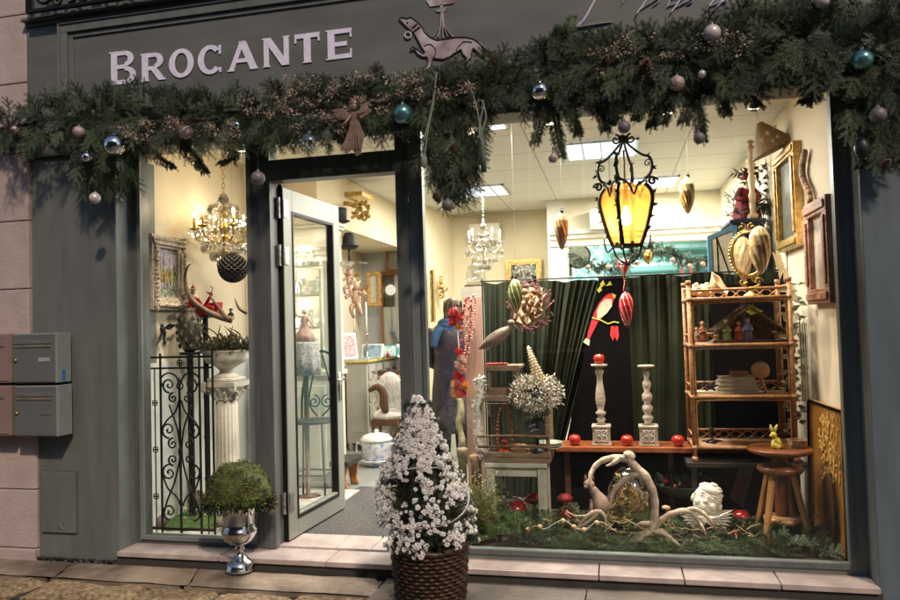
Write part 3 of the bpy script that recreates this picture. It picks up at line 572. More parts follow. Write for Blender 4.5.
# honeycomb paper ball
c=P(233,268,.55); m=MB(); rad=.105; N=30; K=18
def hq_(r_,th,az): return c+V((r_*math.sin(th)*math.cos(az),r_*math.sin(th)*math.sin(az),r_*math.cos(th)))
for i in range(N):
    pts=[]
    for k in range(K*2+1):
        th=math.pi*(.03+.94*k/(K*2)); ph=(k//1)%4; off=(.5 if ph in(0,1) else -.5)*(1 if i%2 else -1); pts.append(hq_(rad,th,2*math.pi*(i+off*.92)/N))
    # each paper cell wall is a strip reaching inwards
    inn=[c+(p-c)*.72 for p in pts]; n_=len(pts); m.add(pts+inn,[(k,k+1,n_+k+1,n_+k) for k in range(n_-1)],0)
    m.tube(pts,.0016,4,1)
m.ell(c,rad*.72,24,14,2)
hb=T('paper_ball','dark grey honeycomb paper ball hanging under the crystal chandelier','paper decoration',c)
m.build('honeycomb',[M('dark_grey_paper',(.10,.09,.085),.8,bump=0),M('paper_edge',(.28,.25,.22),.8,bump=0),M('black_paper_core',(.02,.02,.02),.9,bump=0)],hb); MB().cyl(c,V((c.x,c.y,2.89)),.0007,n=5).build('thread',threadM,hb)
# carved fluted column and stone urn
colc=P(229,520,.62); colc.z=.19
pl=T('stone_column','pale fluted stone column with carved capital behind the left window','column',colc)
m=MB(); zc=P(229,383,.62).z; fl=lambda a,z: 1-.07*(.5+.5*math.cos(a*18))
m.lathe(colc,[(.098,.12),(.085,.16),(.08,.5),(.077,zc-.19-.12)],90,fl=fl); m.build('fluted_shaft',plaster,pl,smooth=True)
m=MB(); m.box(colc.x-.13,colc.x+.13,colc.y-.13,colc.y+.13,.19,.25); m.lathe(colc,[(.12,.06),(.125,.08),(.11,.095),(.115,.11),(.10,.125)],28); m.build('base',plaster,pl,bevel=.004)
m=MB(); ct=V((colc.x,colc.y,zc-.12)); m.lathe(ct,[(.08,0),(.088,.01),(.084,.02),(.10,.06),(.13,.10)],28); m.box(ct.x-.135,ct.x+.135,ct.y-.135,ct.y+.135,zc-.02,zc+.012)
for i in range(16):
    a=2*math.pi*i/16; u=V((math.cos(a),math.sin(a),0)); z_=.0 if i%2 else .03; m.tube([ct+u*.086+V((0,0,z_)),ct+u*.098+V((0,0,z_+.04)),ct+u*.12+V((0,0,z_+.06)),ct+u*.132+V((0,0,z_+.05))],[.012,.014,.01,.006],6)
for i in range(4):
    a=math.pi/4+i*math.pi/2; u=V((math.cos(a),math.sin(a),0)); m.ell(ct+u*.15+V((0,0,.085)),(.03,.03,.03),10,6)
m.build('capital',plaster,pl,smooth=False)
uz=zc+.012; ur=T('stone_urn','wide pale stone urn filled with pebbles and greenery on the fluted column','urn',(colc.x,colc.y,uz)); uc=V((colc.x,colc.y,uz))
m=MB(); m.box(uc.x-.10,uc.x+.10,uc.y-.10,uc.y+.10,uz+.001,uz+.03); m.lathe(uc,[(.09,.03),(.085,.045),(.05,.06),(.045,.08),(.08,.11),(.14,.14),(.165,.18),(.16,.20),(.175,.215),(.18,.225),(.16,.225),(.13,.19),(.05,.17),(.0,.165)],32,fl=lambda a,z:1+.015*math.cos(a*14) if .1<z<.19 else 1); m.build('bowl',plaster,ur,smooth=True)
m=MB()
for k in range(150): a=R(0,6.28);r_=.16*math.sqrt(R(0,1)); m.ell(uc+V((r_*math.cos(a),r_*math.sin(a),.20+.03*(1-r_/.16)+R(0,.012))),(R(.008,.017),R(.008,.016),R(.006,.011)),6,4,rot=(R(0,3),R(0,3),0),mi=k%3)
o=m.build('pebbles_and_shells',[plaster,M('grey_pebble',(.25,.22,.2),.6),M('dark_pebble',(.07,.06,.055),.5)],origin=uc); tag(o,'small pale and dark pebbles heaped in the stone urn','pebbles',kind='stuff')
def sprig(mb,p,d,L,nl=.018,nw=.0028,dens=1.,twigs=5,nrm=None,mi=0,mist=1,droop=.15,tw=.0022):
    p=V(p);d=V(d).normalized(); n_=(V(nrm) if nrm else rv()); u=d.cross(n_); 
    if u.length<1e-3: u=basis(d)[0]
    u.normalize(); up=u.cross(d)
    def needles(a,dd,l,uu,upp):
        k=max(4,int(l/.0052*dens)); cur=V(a)
        for i in range(k):
            f=i/k; q=cur+dd*(l*f)-V((0,0,1))*(droop*l*f*f)
            s_=nl*(1-.45*f)*R(.8,1.15)
            for sg in (-1,1,0):
                if sg==0:
                    if i%2: continue
                    e=(dd*.75+upp*.8).normalized()
                else: e=(dd*.75+uu*sg*.85+upp*R(-.1,.35)).normalized()
                w_=e.cross(upp if sg else uu); w_=w_.normalized()*nw/2 if w_.length>1e-5 else uu*nw/2
                mb.add([q-w_,q+w_,q+e*s_],[(0,1,2)],mi)
        tip=cur+dd*l-V((0,0,1))*droop*l
        if mist is not None: mb.add([cur-uu*tw,cur+uu*tw,tip],[(0,1,2)],mist); mb.add([cur-upp*tw,cur+upp*tw,tip],[(0,1,2)],mist)
    needles(p,d,L,u,up)
    for i in range(twigs):
        f=.12+.7*i/max(1,twigs); sg=1 if i%2 else -1; a=p+d*(L*f)-V((0,0,droop*L*f*f)); dd=(d*.8+u*sg*R(.6,.9)+up*R(-.15,.15)).normalized(); uu=(dd.cross(up)).normalized(); needles(a,dd,L*(.55-.3*f)*R(.85,1.15),uu,up)
# plants, driftwood, horn, santa on and behind the urn
m=MB()
for k in range(70): a=R(0,6.28); sprig(m,uc+V((.13*math.cos(a),.13*math.sin(a),.22)),V((math.cos(a)*.8,math.sin(a)*.8,R(.3,1.2))),R(.08,.17),twigs=4,dens=.8,nl=.016)
for k in range(260): a=R(0,6.28);r_=R(.0,.17); m.leaf(uc+V((r_*math.cos(a),r_*math.sin(a),.22+R(0,.13)*(1-r_/.2))),(math.cos(a),math.sin(a),R(-.4,1)),R(.03,.06),.024,mi=2+k%2)
for k in range(16): a=R(0,6.28); p_=uc+V((.10*math.cos(a),.10*math.sin(a),.24)); m.tube(spline([p_,p_+rv(.05)+V((0,0,.05)),p_+rv(.10)+V((0,0,.09))],4),[.009,.006,.002],6,mi=1)
tag(m.build('urn_greenery',[fir,stemM,M('olive_leaf',(.12,.14,.05),.6),M('dried_tan_leaf',(.32,.22,.12),.7)],origin=uc),'green and tan foliage sprouting from the stone urn','greenery')
m=MB(); hn=M('dark_horn',(.12,.075,.045),.35,c2=(.38,.27,.17),sc=6,bump=.25,bs=40)
m.tube(spline([P(232,320,.50),P(218,316,.48),P(203,309,.46),P(190,297,.45),P(185,281,.44),P(187,268,.42),P(191,264,.41)],5),[.026,.024,.021,.018,.013,.008,.002],10)
tag(m.build('curved_horn',hn,origin=P(220,316,.5),smooth=True),'long dark horn curving up over the pebble filled urn','horn')
for (pts,lab) in (([(226,318),(219,308),(213,300),(209,294)],'short dark horn tip beside the toy Santa'),([(247,313),(240,309),(237,304),(235,298)],'short dark horn tip at the right of the little figure')):
    m=MB(); m.tube(spline([P(a,b,.48) for a,b in pts],5),[.016,.012,.008,.002],9); tag(m.build('horn_tip',hn,origin=P(*pts[0],.48),smooth=True),lab,'horn')
# dark eagle-like carved urn left of the stone urn
c=P(190,350,.42); t=T('dark_vase','tall dark bronze vase with overlapping scales behind the curved horn','vase',(c.x,c.y,1.15))
bz=M('dark_bronze',(.10,.085,.065),.4,.5,var=.35,sc=20,bump=.4,bs=40); m=MB(); zb=P(190,352,.42).z; zt=P(190,308,.42).z; hh=zt-zb
m.lathe((c.x,c.y,zb),[(.03,0),(.05,.02),(.075,hh*.35),(.08,hh*.6),(.065,hh*.82),(.04,hh*.92),(.05,hh),(.035,hh),(.03,hh*.9)],24,fl=lambda a,z:1+.03*math.cos(a*8)); m.build('body',bz,t,smooth=True)
m=MB()
for k in range(8):
    for j in range(5):
        a=2*math.pi*(k+.5*(j%2))/8; z_=zb+hh*(.12+.15*j); r_=[.064,.074,.081,.08,.07][j]; m.leaf(V((c.x+r_*math.cos(a),c.y+r_*math.sin(a),z_+.03)),(math.cos(a)*.12,math.sin(a)*.12,-1),.05,.04,nrm=(math.cos(a),math.sin(a),0))
m.build('scales',bz,t); m=MB(); m.cyl((c.x,c.y,.191),(c.x,c.y,.20),.1,n=20); m.cyl((c.x,c.y,.20),(c.x,c.y,zb-.02),.022,n=10); m.cyl((c.x,c.y,zb-.02),(c.x,c.y,zb),.07,n=20); m.build('stand',iron,t,smooth=False)
# toy santa in a red sleigh
felt=M('red_felt',(.55,.02,.02),.85,var=.2); c=P(195,305,.55); t=T('toy_santa_sleigh','toy Santa in a red sleigh with a red reindeer behind the curved horn','toy',c)
m=MB(); m.ell(P(193,292,.53),(.018,.018,.02),10,8,0); m.lathe(P(193,290,.53),[(.021,0),(.016,.014),(.008,.028),(0,.035)],10,1); m.ell(P(193,284.5,.53),(.006,.006,.006),6,5,2); m.lathe(P(193,289.5,.53),[(.022,-.003),(.026,0),(.026,.004),(.021,.007)],12,2); m.ell(P(193,297,.525),(.016,.012,.018),8,6,2); m.lathe(P(194,306,.55),[(.034,0),(.036,.03),(.022,.062),(.01,.07)],14,1); m.tube([P(189,299,.53),P(187,304,.51),P(190,307,.50)],.011,7,1); m.tube([P(198,299,.53),P(201,304,.51),P(198,307,.50)],.011,7,1)
m.build('santa_figure',[M('doll_skin',(.6,.38,.28),.6),felt,M('cotton_white',(.75,.73,.53),.9)],t,smooth=True)
m=MB(); m.prism([P(a,b,.58) for a,b in ((185,303),(200,306),(208,303),(218,302),(217,313),(207,316),(190,315))],(0,.07,0)); m.build('sleigh',felt,t,bevel=.004)
m=MB(); m.tube([P(205,306,.53),P(209,299,.53),P(212,294,.53)],[.014,.012,.008],8); m.tube([P(212,294,.53),P(207,292.5,.53)],[.01,.005],8); m.tube([P(211,293,.53),P(213,288,.53),P(210,286,.53)],.003,5); m.tube([P(204,306,.53),P(213,308,.53)],[.018,.016],8)
for q in (204,207,211,213): m.tube([P(q,308,.53),P(q,314,.53)],.005,6)
m.build('reindeer',felt,t,smooth=True)
MB().lathe((c.x+.05,.60,.19),[(.02,0),(.02,P(195,316,.58).z-.19-.02),(.09,P(195,316,.58).z-.19-.01),(.09,P(195,316,.58).z-.19)],16).build('stand',iron,t,smooth=False)
c=P(231,318,.6); t=T('figurine','tiny black haired figurine in dark coat standing in the urn foliage','figurine',c)
m=MB(); m.lathe(c,[(.022,-.01),(.02,.01),(.014,.035),(.006,.042)],12,0); m.ell(c+V((0,0,.052)),(.012,.012,.014),10,8,1); m.ell(c+V((0,.002,.060)),(.014,.013,.010),10,6,2); m.tube([c+V((-.012,0,.035)),c+V((-.022,-.004,.02))],.005,6,0); m.tube([c+V((.012,0,.035)),c+V((.022,-.004,.02))],.005,6,0)
m.build('body',[M('dark_coat',(.05,.05,.045),.8),MATS['doll_skin'],M('black_hair',(.01,.01,.01),.5)],t,smooth=True)
# wrought iron gate
g=T('iron_gate','black wrought iron garden gate with scrolls and rosettes behind the left window','gate',(P(178,530,.105).x,.105,.19)); Yg=.105
def gp(u,v): # u px 0..65, v px 352..532
    return P(148+u,v+ (0),Yg)
m=MB()
ztop=P(180,353,Yg).z; zmid=P(180,367,Yg).z; zb_=.20
xg0=P(149,400,Yg).x; xg1=P(214,400,Yg).x; px_=PS(180,440,Yg)
def gx(u): return xg0+(xg1-xg0)*u/65.
def gz(v): return P(180,v,Yg).z
for u,w_ in ((0,.0055),(12,.0055),(51,.0055),(64,.0055)): m.box(gx(u)-w_,gx(u)+w_,Yg-w_,Yg+w_,zb_,ztop if u in(0,12,51) else ztop+.02)
for u in (6,58): m.box(gx(u)-.003,gx(u)+.003,Yg-.003,Yg+.003,zb_,zmid)
for v,w_ in ((357,.007),(368,.006),(529,.008)): m.box(gx(0),gx(64),Yg-.0075,Yg+.0075,gz(v)-w_,gz(v)+w_)
m.box(gx(31)-.006,gx(31)+.006,Yg-.006,Yg+.006,zb_,gz(385)); m.lathe((gx(31),Yg,gz(385)),[(.006,0),(.016,.012),(.010,.03),(0,.06)],8)
m.lathe((gx(31),Yg,gz(455)),[(.006,-.02),(.014,0),(.014,.04),(.006,.06)],8)
m.build('gate_bars',iron,g,bevel=.001)
m=MB(); q=lambda u,v: V((gx(u),Yg,gz(v)))
def scr(u,v,r,turns,a0,dr): m.tube(spiral(q(u,v),r*px_*1.05,turns,a0,dr,n=20),[.007,.006,.005,.007],6)
for s_ in (-1,1):
    U=lambda d: 31.5+s_*d
    a_out=0 if s_>0 else math.pi
    # paired C scrolls at top, middle, bottom joined by flowing stems
    for (v,r,d) in ((385,7.5,11),(398,5,7),(430,8,12),(444,5.5,8),(460,5.5,8),(473,8,12),(512,8,12)):
        scr(U(d),v,r,1.35,-math.pi/2 if v in(385,430,460,512) else math.pi/2,(s_ if v in (385,430,460,512) else -s_))
    m.tube(spline([q(U(18),386),q(U(19),378),q(U(12),373),q(U(4),376),q(U(1),384)],5),.006,6)
    m.tube(spline([q(U(1),400),q(U(5),412),q(U(14),421),q(U(19),430)],5),.006,6); m.tube(spline([q(U(1),445),q(U(3),430),q(U(6),420),q(U(11),405)],5),.006,6)
    m.tube(spline([q(U(1),440),q(U(1.5),460),q(U(7),483),q(U(14),500),q(U(18),514)],5),.006,6); m.tube(spline([q(U(20),470),q(U(14),488),q(U(5),497),q(U(1),506)],5),.006,6)
m.tube([q(31.5,386)+V((.022*math.cos(a*.4),0,.022*math.sin(a*.4))) for a in range(16)],.005,6,closed=True)
m.build('scrollwork',iron,g,smooth=True)
for (u,v) in ((6,403),(6,450),(6,497),(57.5,397),(57.5,437),(57.5,478),(31.5,363)):
    m=MB(); c=q(u,v)
    for k in range(4):
        a=math.pi/4+k*math.pi/2; cc_=c+V((math.cos(a)*.013,0,math.sin(a)*.013)); m.tube([cc_+V((.008*math.cos(q*.785),0,.008*math.sin(q*.785))) for q in range(8)],.0035,5,closed=True)
    for k in range(4): a=k*math.pi/2; m.lathe(c+V((math.cos(a),0,math.sin(a)))*.016,[(.0,-.006),(.006,.0),(.0,.018 if k%2 else .010)],6,ax=(math.cos(a),0,math.sin(a)))
    m.ell(c,(.006,.006,.006),8,5); m.build('rosette',iron,g)
# driftwood heart, shells, moss on the floor of the left window
m=MB(); dw=M('brown_driftwood',(.20,.13,.08),.7,c2=(.42,.31,.2),sc=14,bump=.6); c=P(183,520,.55)
for (u,v,r,tn,a0,dr) in ((178,507,15,1.5,1,1),(192,512,12,1.4,2,-1),(184,492,12,1.5,-1,1),(197,500,9,1.3,0,1)): m.tube(spiral(P(u,v,.55+(u-180)*.004),r*PS(u,v,.55),tn,a0,dr,n=24),[.02,.022,.018,.012],8)
m.tube(spline([P(165,528,.5),P(172,505,.55),P(186,482,.55),P(200,505,.55),P(212,527,.5)],5),[.02,.022,.016,.022,.02],8)
tag(m.build('driftwood_sculpture',dw,origin=(c.x,c.y,.19),smooth=True),'curled brown driftwood piece standing on moss behind the iron gate','driftwood')
mossM=M('bright_green_moss',(.03,.07,.015),.95,c2=(.08,.16,.035),sc=30,bump=1,bs=90)
m=MB()
m.ell((P(195,525,.42).x,.42,.185),(.32,.26,.045),30,8,jit=.12); struct(m.build('moss_bed',mossM))
for i,(px,py,r,lab) in enumerate(((160,523,.055,'dark round stone at the left foot of the iron gate'),(232,522,.06,'rough brown stone near the column base'),(218,527,.04,'smooth pale grey stone beside the silver urn'))):
    m=MB(); q_=P(px,py,.25); m.ell((q_.x,.22+.05*i,.19+r*.8),(r*1.2,r,r*.9),14,9,jit=.25); tag(m.build('stone',[M('dark_stone',(.09,.07,.065),.6),dw,M('grey_stone',(.32,.29,.26),.7)][i],origin=(q_.x,.25,.19),smooth=True),lab,'stone')
m=MB()
for k in range(26): q_=P(R(160,240),515,R(.2,.4)); m.leaf((q_.x,q_.y,.235+R(0,.06)),rv()+V((0,0,.6)),R(.025,.05),.02)
tag(m.build('dried_leaves',M('pale_yellow_leaf',(.55,.45,.16),.7),origin=(-2.6,.4,.22)),'pale yellow dried leaves scattered over the moss','leaves',kind='stuff')
# =============== INTERIOR SEEN THROUGH THE DOOR ===============
MB_=MB()
mat_=T('door_mat','dark grey fibre mat just inside the open door','mat',(-1.65,.9,ZF)); m=MB(); m.box(-2.12,-1.12,.275,1.62,ZF-.003,ZF+.008); m.build('pile',M('dark_grey_carpet',(.10,.095,.09),.95,var=.5,sc=90,bump=.8,bs=200),mat_)
# armoire with arched glass front
ax0,ax1,ay0,ay1=-2.80,-2.34,1.58,1.90; az1=2.40
arm=T('armoire','tall cream painted display cabinet with arched opening and glassware','cabinet',((ax0+ax1)/2,ay0,ZF))
m=MB(); m.box(ax0,ax1,ay0+.02,ay1,ZF,ZF+.95); m.box(ax0,ax0+.04,ay0+.04,ay1,ZF+.95,az1-.1); m.box(ax1-.04,ax1,ay0+.04,ay1,ZF+.95,az1-.1); m.box(ax0+.04,ax1-.04,ay1-.03,ay1,ZF+.95,az1-.1); m.box(ax0,ax1,ay0+.04,ay1,az1-.1,az1-.04); m.build('carcass',cream,arm,bevel=.004)
m=MB(); m.box(ax0-.02,ax1+.03,ay0-.01,ay1,az1-.04,az1-.015); m.box(ax0-.03,ax1+.045,ay0-.03,ay1,az1-.015,az1+.02); m.box(ax0-.01,ax1+.03,ay0-.005,ay1,ZF+.93,ZF+.97); m.build('cornice',cream,arm,bevel=.005)
m=MB()
for z in (1.25,1.50,1.78,2.03): MB().box(ax0+.04,ax1-.04,ay0+.07,ay1-.03,z,z+.018).build('shelf',cream,arm)
xm=(ax0+ax1)/2; m=MB(); pts=[(ax0+.01,ay0,az1-.1),(ax1-.01,ay0,az1-.1),(ax1-.01,ay0,2.02)]; arc_=[(xm+(ax1-ax0-.1)/2*math.cos(a),ay0,2.02+.2*math.sin(a)) for a in [math.pi*k/14 for k in range(15)]]; pts+=arc_+[(ax0+.01,ay0,2.02)]
m.prism(pts,(0,.04,0)); m.box(ax0+.01,ax0+.05,ay0,ay0+.04,ZF+.98,2.02); m.box(ax1-.05,ax1-.01,ay0,ay0+.04,ZF+.98,2.02); m.build('arched_front',cream,arm,bevel=.003)
m=MB(); m.box(ax0+.05,ax1-.05,ay0-.002,ay0+.018,ZF+.1,ZF+.85); m.box(ax0+.1,ax1-.1,ay0-.012,ay0,ZF+.16,ZF+.79); m.build('lower_door',cream,arm,bevel=.005)
for xx in (ax0+.06,ax1-.06):
    m=MB(); m.cyl((xx,ay0-.02,1.0+ZF),(xx,ay0-.02,2.0),.016,n=10); m.build('half_column',cream,arm,smooth=True)
# unseen strip lights added so the cabinet interior looks lit
for sx in (-1,1):
    xx=xm+sx*((ax1-ax0)/2-.055); m=MB(); m.box(xx-.006,xx+.006,ay0+.05,ay0+.06,1.2,2.28); m.build('added_light_strip',emitM('warm_strip',(1,.93,.8),2.5),arm)
    areal('cabinet_fill_lamp',(xx-sx*.01,ay0+.07,1.72),.02,1.1,3.2,(1.,.93,.82),rot=(math.radians(90),0,math.radians(-35*sx)),par=arm)
# glassware
gb=None; sp=[]
for z in (1.268,1.518,1.798,2.048):
    for k in range(6): sp.append((ax0+.08+k*.06+R(-.006,.006),ay0+R(.12,.24),z,k))
kinds={}
SH={1.268:'bottom',1.518:'second lowest',1.798:'second highest',2.048:'top'}; NTH=['leftmost','second from the left','third from the left','third from the right','second from the right','rightmost']
for i,(x,y,z,k) in enumerate(sp):
    kd=['goblet','bowl','jug'][ (i*7+i//6)%3 ]
    if kd not in kinds:
        m=MB()
        if kd=='goblet': m.lathe((x,y,z),[(.024,0),(.022,.003),(.004,.008),(.004,.05),(.018,.06),(.026,.085),(.024,.115),(.022,.115),(.023,.085),(.0,.062)],14)
        elif kd=='bowl': m.lathe((x,y,z),[(.02,0),(.022,.006),(.012,.012),(.032,.04),(.036,.055),(.033,.055),(.028,.04),(.0,.016)],16)
        else: m.lathe((x,y,z),[(.02,0),(.032,.02),(.034,.05),(.018,.08),(.022,.1),(.019,.1),(.015,.08),(.0,.01)],16); m.tube(spline([V((x+.02,y,z+.09)),V((x+.05,y,z+.08)),V((x+.045,y,z+.04)),V((x+.033,y,z+.035))],4),.004,6)
        o=kinds[kd]=m.build('glass_'+kd if kd!='bowl' else 'white_bowl',glassware if kd!='bowl' else white,origin=(x,y,z),smooth=True)
        tag(o,'x',{'goblet':'glass','bowl':'bowl','jug':'jug'}[kd],'glass and china in the cream cabinet')
    else: o=cp(kinds[kd],(x,y,z))
    o.scale=(1.15,1.15,1.3); o['label']='%s, %s piece on the %s shelf of the cream cabinet'%({'goblet':'stemmed glass','bowl':'white bowl','jug':'clear jug'}[kd],NTH[k],SH[z])
# hats
hatM=M('black_felt_hat',(.012,.012,.015),.7,bump=.2)
def hat(px,py,Y,s,lab,flat=False):
    c=P(px,py,Y); t=T('hat',lab,'hat',c,'black felt hats by the cream cabinet'); m=MB(); r=s
    m.lathe(c,[(r*1.55,.022),(r*1.6,.03),(r*1.5,.018),(r,0),(r*1.0,.07),(r*.93,.115),(r*.62,.145),(0,.152)] if not flat else [(r*1.4,.012),(r*1.42,.016),(r,0),(r*1.02,.1),(r*1.0,.125),(0,.126)],26); m.build('crown_and_brim',hatM,t,smooth=True)
    m=MB(); m.lathe(c,[(r*1.012,.006),(r*1.015,.03)],26); m.build('hat_band',M('black_ribbon',(.02,.02,.022),.3,bump=0),t,smooth=True); return t
hat(349,249,1.98,.057,'black bowler hat on a stand beside the cream cabinet'); hat(339,228,1.80,.07,'flat topped black hat resting on the cabinet cornice',True).location.z=az1+.021
c=P(349,249,1.98); t=T('hat_stand','thin dark stand holding the bowler hat above a glass shelf','stand',c); m=MB(); zz=P(349,262,1.98).z; m.cyl(c+V((0,0,.0)),(c.x,c.y,zz),.008,n=8); m.lathe((c.x,c.y,zz),[(.04,0),(.03,.006),(.008,.012)],14); m.build('post',iron,t,smooth=True)
t=T('glass_shelf','small glass shelf fixed beside the cream cabinet under the bowler hat','shelf',(c.x,c.y,zz)); MB().box(ax1+.002,c.x+.13,1.85,2.1,zz-.012,zz-.004).build('shelf_pane',glassware,t); m=MB(); m.box(ax1+.002,ax1+.02,1.86,2.09,zz-.03,zz-.0125); m.build('bracket',cream,t)
# blue box on top of armoire
c=P(322,212,1.8); bb=T('blue_box','pale blue cardboard box standing on top of the cream cabinet','box',(c.x,1.75,az1+.02)); MB().ob((c.x,1.75,az1+.021+.085),(.11,.09,.17),(0,0,.3)).build('carton',M('pale_blue_card',(.25,.48,.75),.6,var=.25,sc=10),bb,bevel=.003)
m=MB(); m.ob((c.x-.2,1.78,az1+.021+.03),(.16,.1,.06),(0,0,.1)); tag(m.build('brown_parcel',M('brown_parcel',(.4,.26,.15),.7,var=.3,sc=20),origin=(c.x-.2,1.78,az1+.02)),'brown patterned parcel on top of the cream cabinet','parcel')
# gilded moulding on bulkhead
t=T('gilded_moulding','gilded carved rail end with scrolling leaves high on the wall','moulding',P(350,205,2.2)); m=MB(); a=P(318,197,2.2);b=P(362,207,2.2); m.tube([a,b],.022,10); 
for k in range(26): q_=P(362+R(-11,7),211+R(-9,8),2.18); m.ell(q_,(R(.012,.03),.02,R(.012,.03)),7,5,rot=rv(2))
m.tube(spline([P(352,206,2.17),P(362,203,2.17),P(369,211,2.17),P(365,220,2.17),P(361,217,2.17)],4),.014,8); m.build('carving',gilt,t,smooth=True); MB().box(a.x,b.x,2.22,2.5,a.z-.01,a.z+.03).build('bracket',gilt,t)
# glass tall vitrine / wall cabinet
def vitrine(px0,px1,py0,py1,Y,lab,nsh,dy=.16):
    a=P(px0,py0,Y);b=P(px1,py1,Y); t=T('wall_cabinet',lab,'cabinet',((a.x+b.x)/2,Y+dy,b.z)); m=MB(); w_=.03
    m.box(a.x,a.x+w_,Y,Y+dy,b.z,a.z); m.box(b.x-w_,b.x,Y,Y+dy,b.z,a.z); m.box(a.x+w_,b.x-w_,Y,Y+dy,b.z,b.z+w_); m.box(a.x+w_,b.x-w_,Y,Y+dy,a.z-w_,a.z); m.box(a.x-.01,b.x+.01,Y-.015,Y+dy,a.z,a.z+.02); m.build('case',woodM,t,bevel=.003)
    MB().box(a.x+w_,b.x-w_,Y+dy-.01,Y+dy-.002,b.z+w_,a.z-w_).build('back',M('pale_cabinet_back',(.72,.66,.5),.6),t)
    MB().box(a.x+w_,b.x-w_,Y+.004,Y+.008,b.z+w_,a.z-w_).build('pane',glassware,t)
    for k in range(nsh):
        z=b.z+(a.z-b.z)*(k+1)/(nsh+1); MB().box(a.x+w_,b.x-w_,Y+.02,Y+dy-.012,z,z+.008).build('shelf',glassware,t)
    return t,a,b
yv=4.3
v1,a,b=vitrine(385,428,233,270,yv,'upper wooden glazed wall cabinet with ornaments seen through the door',1,.3)
for k,(px,pz,cl) in enumerate(((391,246,(.35,.1,.05)),(396,247,(.1,.06,.04)),(401,246,(.5,.2,.1)),(391,266,(.6,.3,.2)),(396,266,(.3,.35,.1)),(401,266,(.5,.08,.06)))):
    c=P(px,pz,yv+.12); m=MB(); m.lathe(c,[(.022,0),(.03,.03),(.012,.07),(.02,.09),(0,.1)],12); tag(m.build('small_vase',M('ornament_%d'%k,cl,.3),origin=c,smooth=True),['red brown ornament on the upper left of the wall cabinet','dark ornament in the middle of the upper cabinet shelf','orange ornament at the right of the upper cabinet shelf','pink figurine at the lower left in the wall cabinet','olive ornament in the middle of the lower cabinet shelf','red ornament at the lower right in the wall cabinet'][k],'ornament')
v2,a,b=vitrine(380,428,273,352,yv,'lower wooden glazed cabinet with a bright globe and blue glass',2,.3)
c=P(391,290,yv+.1); m=MB(); m.ell(c,.07,18,12); tag(m.build('glass_globe',emitM('lit_globe',(1,.9,.72),.7),origin=c,smooth=True),'glowing white globe inside the lower wooden cabinet','lamp')
c=P(392,335,yv+.1); m=MB(); m.tube(spline([c,c+V((.03,0,.06)),c+V((-.02,0,.12)),c+V((.0,0,.19))],5),[.03,.05,.035,.004],9); tag(m.build('glass_sculpture',M('sky_blue_glass',(.15,.4,.62),.15),origin=c,smooth=True),'curved sky blue glass piece in the lower wooden cabinet','ornament')
# framed picture
def wallframe(px0,px1,py0,py1,Y,lab,fm,pm,w_=.05,name='framed_picture',dep=.03):
    a=P(px0,py0,Y);b=P(px1,py1,Y); t=T(name,lab,'picture',((a.x+b.x)/2,Y,b.z)); m=MB(); rectmould(m,a.x,b.x,b.z,a.z,w_,Y-dep,Y); rectmould(m,a.x+w_*.2,b.x-w_*.2,b.z+w_*.2,a.z-w_*.2,w_*.5,Y-dep-.012,Y-dep); m.build('frame',fm,t,bevel=.003); MB().box(a.x+w_-.004,b.x-w_+.004,Y-.012,Y-.004,b.z+w_-.004,a.z-w_+.004).build('image',pm,t); return t
wallframe(367,382,272,306,4.05,'small gilt framed picture hanging left of the wooden cabinet',gilt,paintingM('portrait_tones',[(.3,.3,.2),(.6,.5,.3),(.55,.55,.45),(.2,.12,.08)],14),.04)
wallbox('furniture_wall',-3.04,-2.30,4.38,4.85,0,2.42,M('pale_grey_interior_wall',(.52,.52,.50),.8,var=.03))
# hanging cherubs
skinp=M('cherub_painted_plaster',(.50,.30,.2),.5,c2=(.62,.45,.32),sc=12)
def cherub(c,s,lab,fl=1):
    c=V(c); t=T('cherub_figure',lab,'figurine',c); m=MB(); q=lambda x,y,z: c+V((x*fl,y,z))*s
    m.ell(q(0,-.02,.16),(.05*s,.05*s,.055*s),12,9); m.ell(q(0,-.07,.155),(.008*s,.01*s,.008*s),6,4); m.tube([q(0,0,.1),q(0,0,.03),q(.01,0,-.05)],[.04*s,.055*s,.045*s],10)
    m.tube(spline([q(.04,-.01,.08),q(.10,-.05,.05),q(.12,-.09,.09)],4),[.022*s,.016*s],8); m.tube(spline([q(-.04,-.01,.08),q(-.09,-.05,.04),q(-.07,-.1,.02)],4),[.022*s,.016*s],8)
    m.tube(spline([q(.02,0,-.05),q(.06,-.08,-.08),q(.07,-.03,-.16)],4),[.034*s,.026*s,.018*s],8); m.tube(spline([q(-.02,0,-.05),q(-.03,-.08,-.1),q(-.02,-.02,-.19)],4),[.034*s,.026*s,.018*s],8); m.build('body',skinp,t,smooth=True)
    m=MB(); [m.ell(q(.04*math.cos(k*.7),.0+.03*math.sin(k*.7),.19+.012*math.sin(k*2)),.018*s,6,4) for k in range(9)]; m.build('hair',gilt,t,smooth=True)
    for sg in (-1,1):
        m=MB()
        for k in range(7): m.leaf(q(.02*sg,.04,.08),(sg*(1-.12*k)*fl,.3,.9-.25*k),(.16-.012*k)*s,.03*s,nrm=(0,1,.1))
        m.build('wing',gilt,t)
cherub(P(356,300,2.2),.85,'small painted cherub hanging below the bowler hat'); cherub(P(350,283,2.0),.6,'pale cherub head and shoulders close to the cabinet edge',-1)
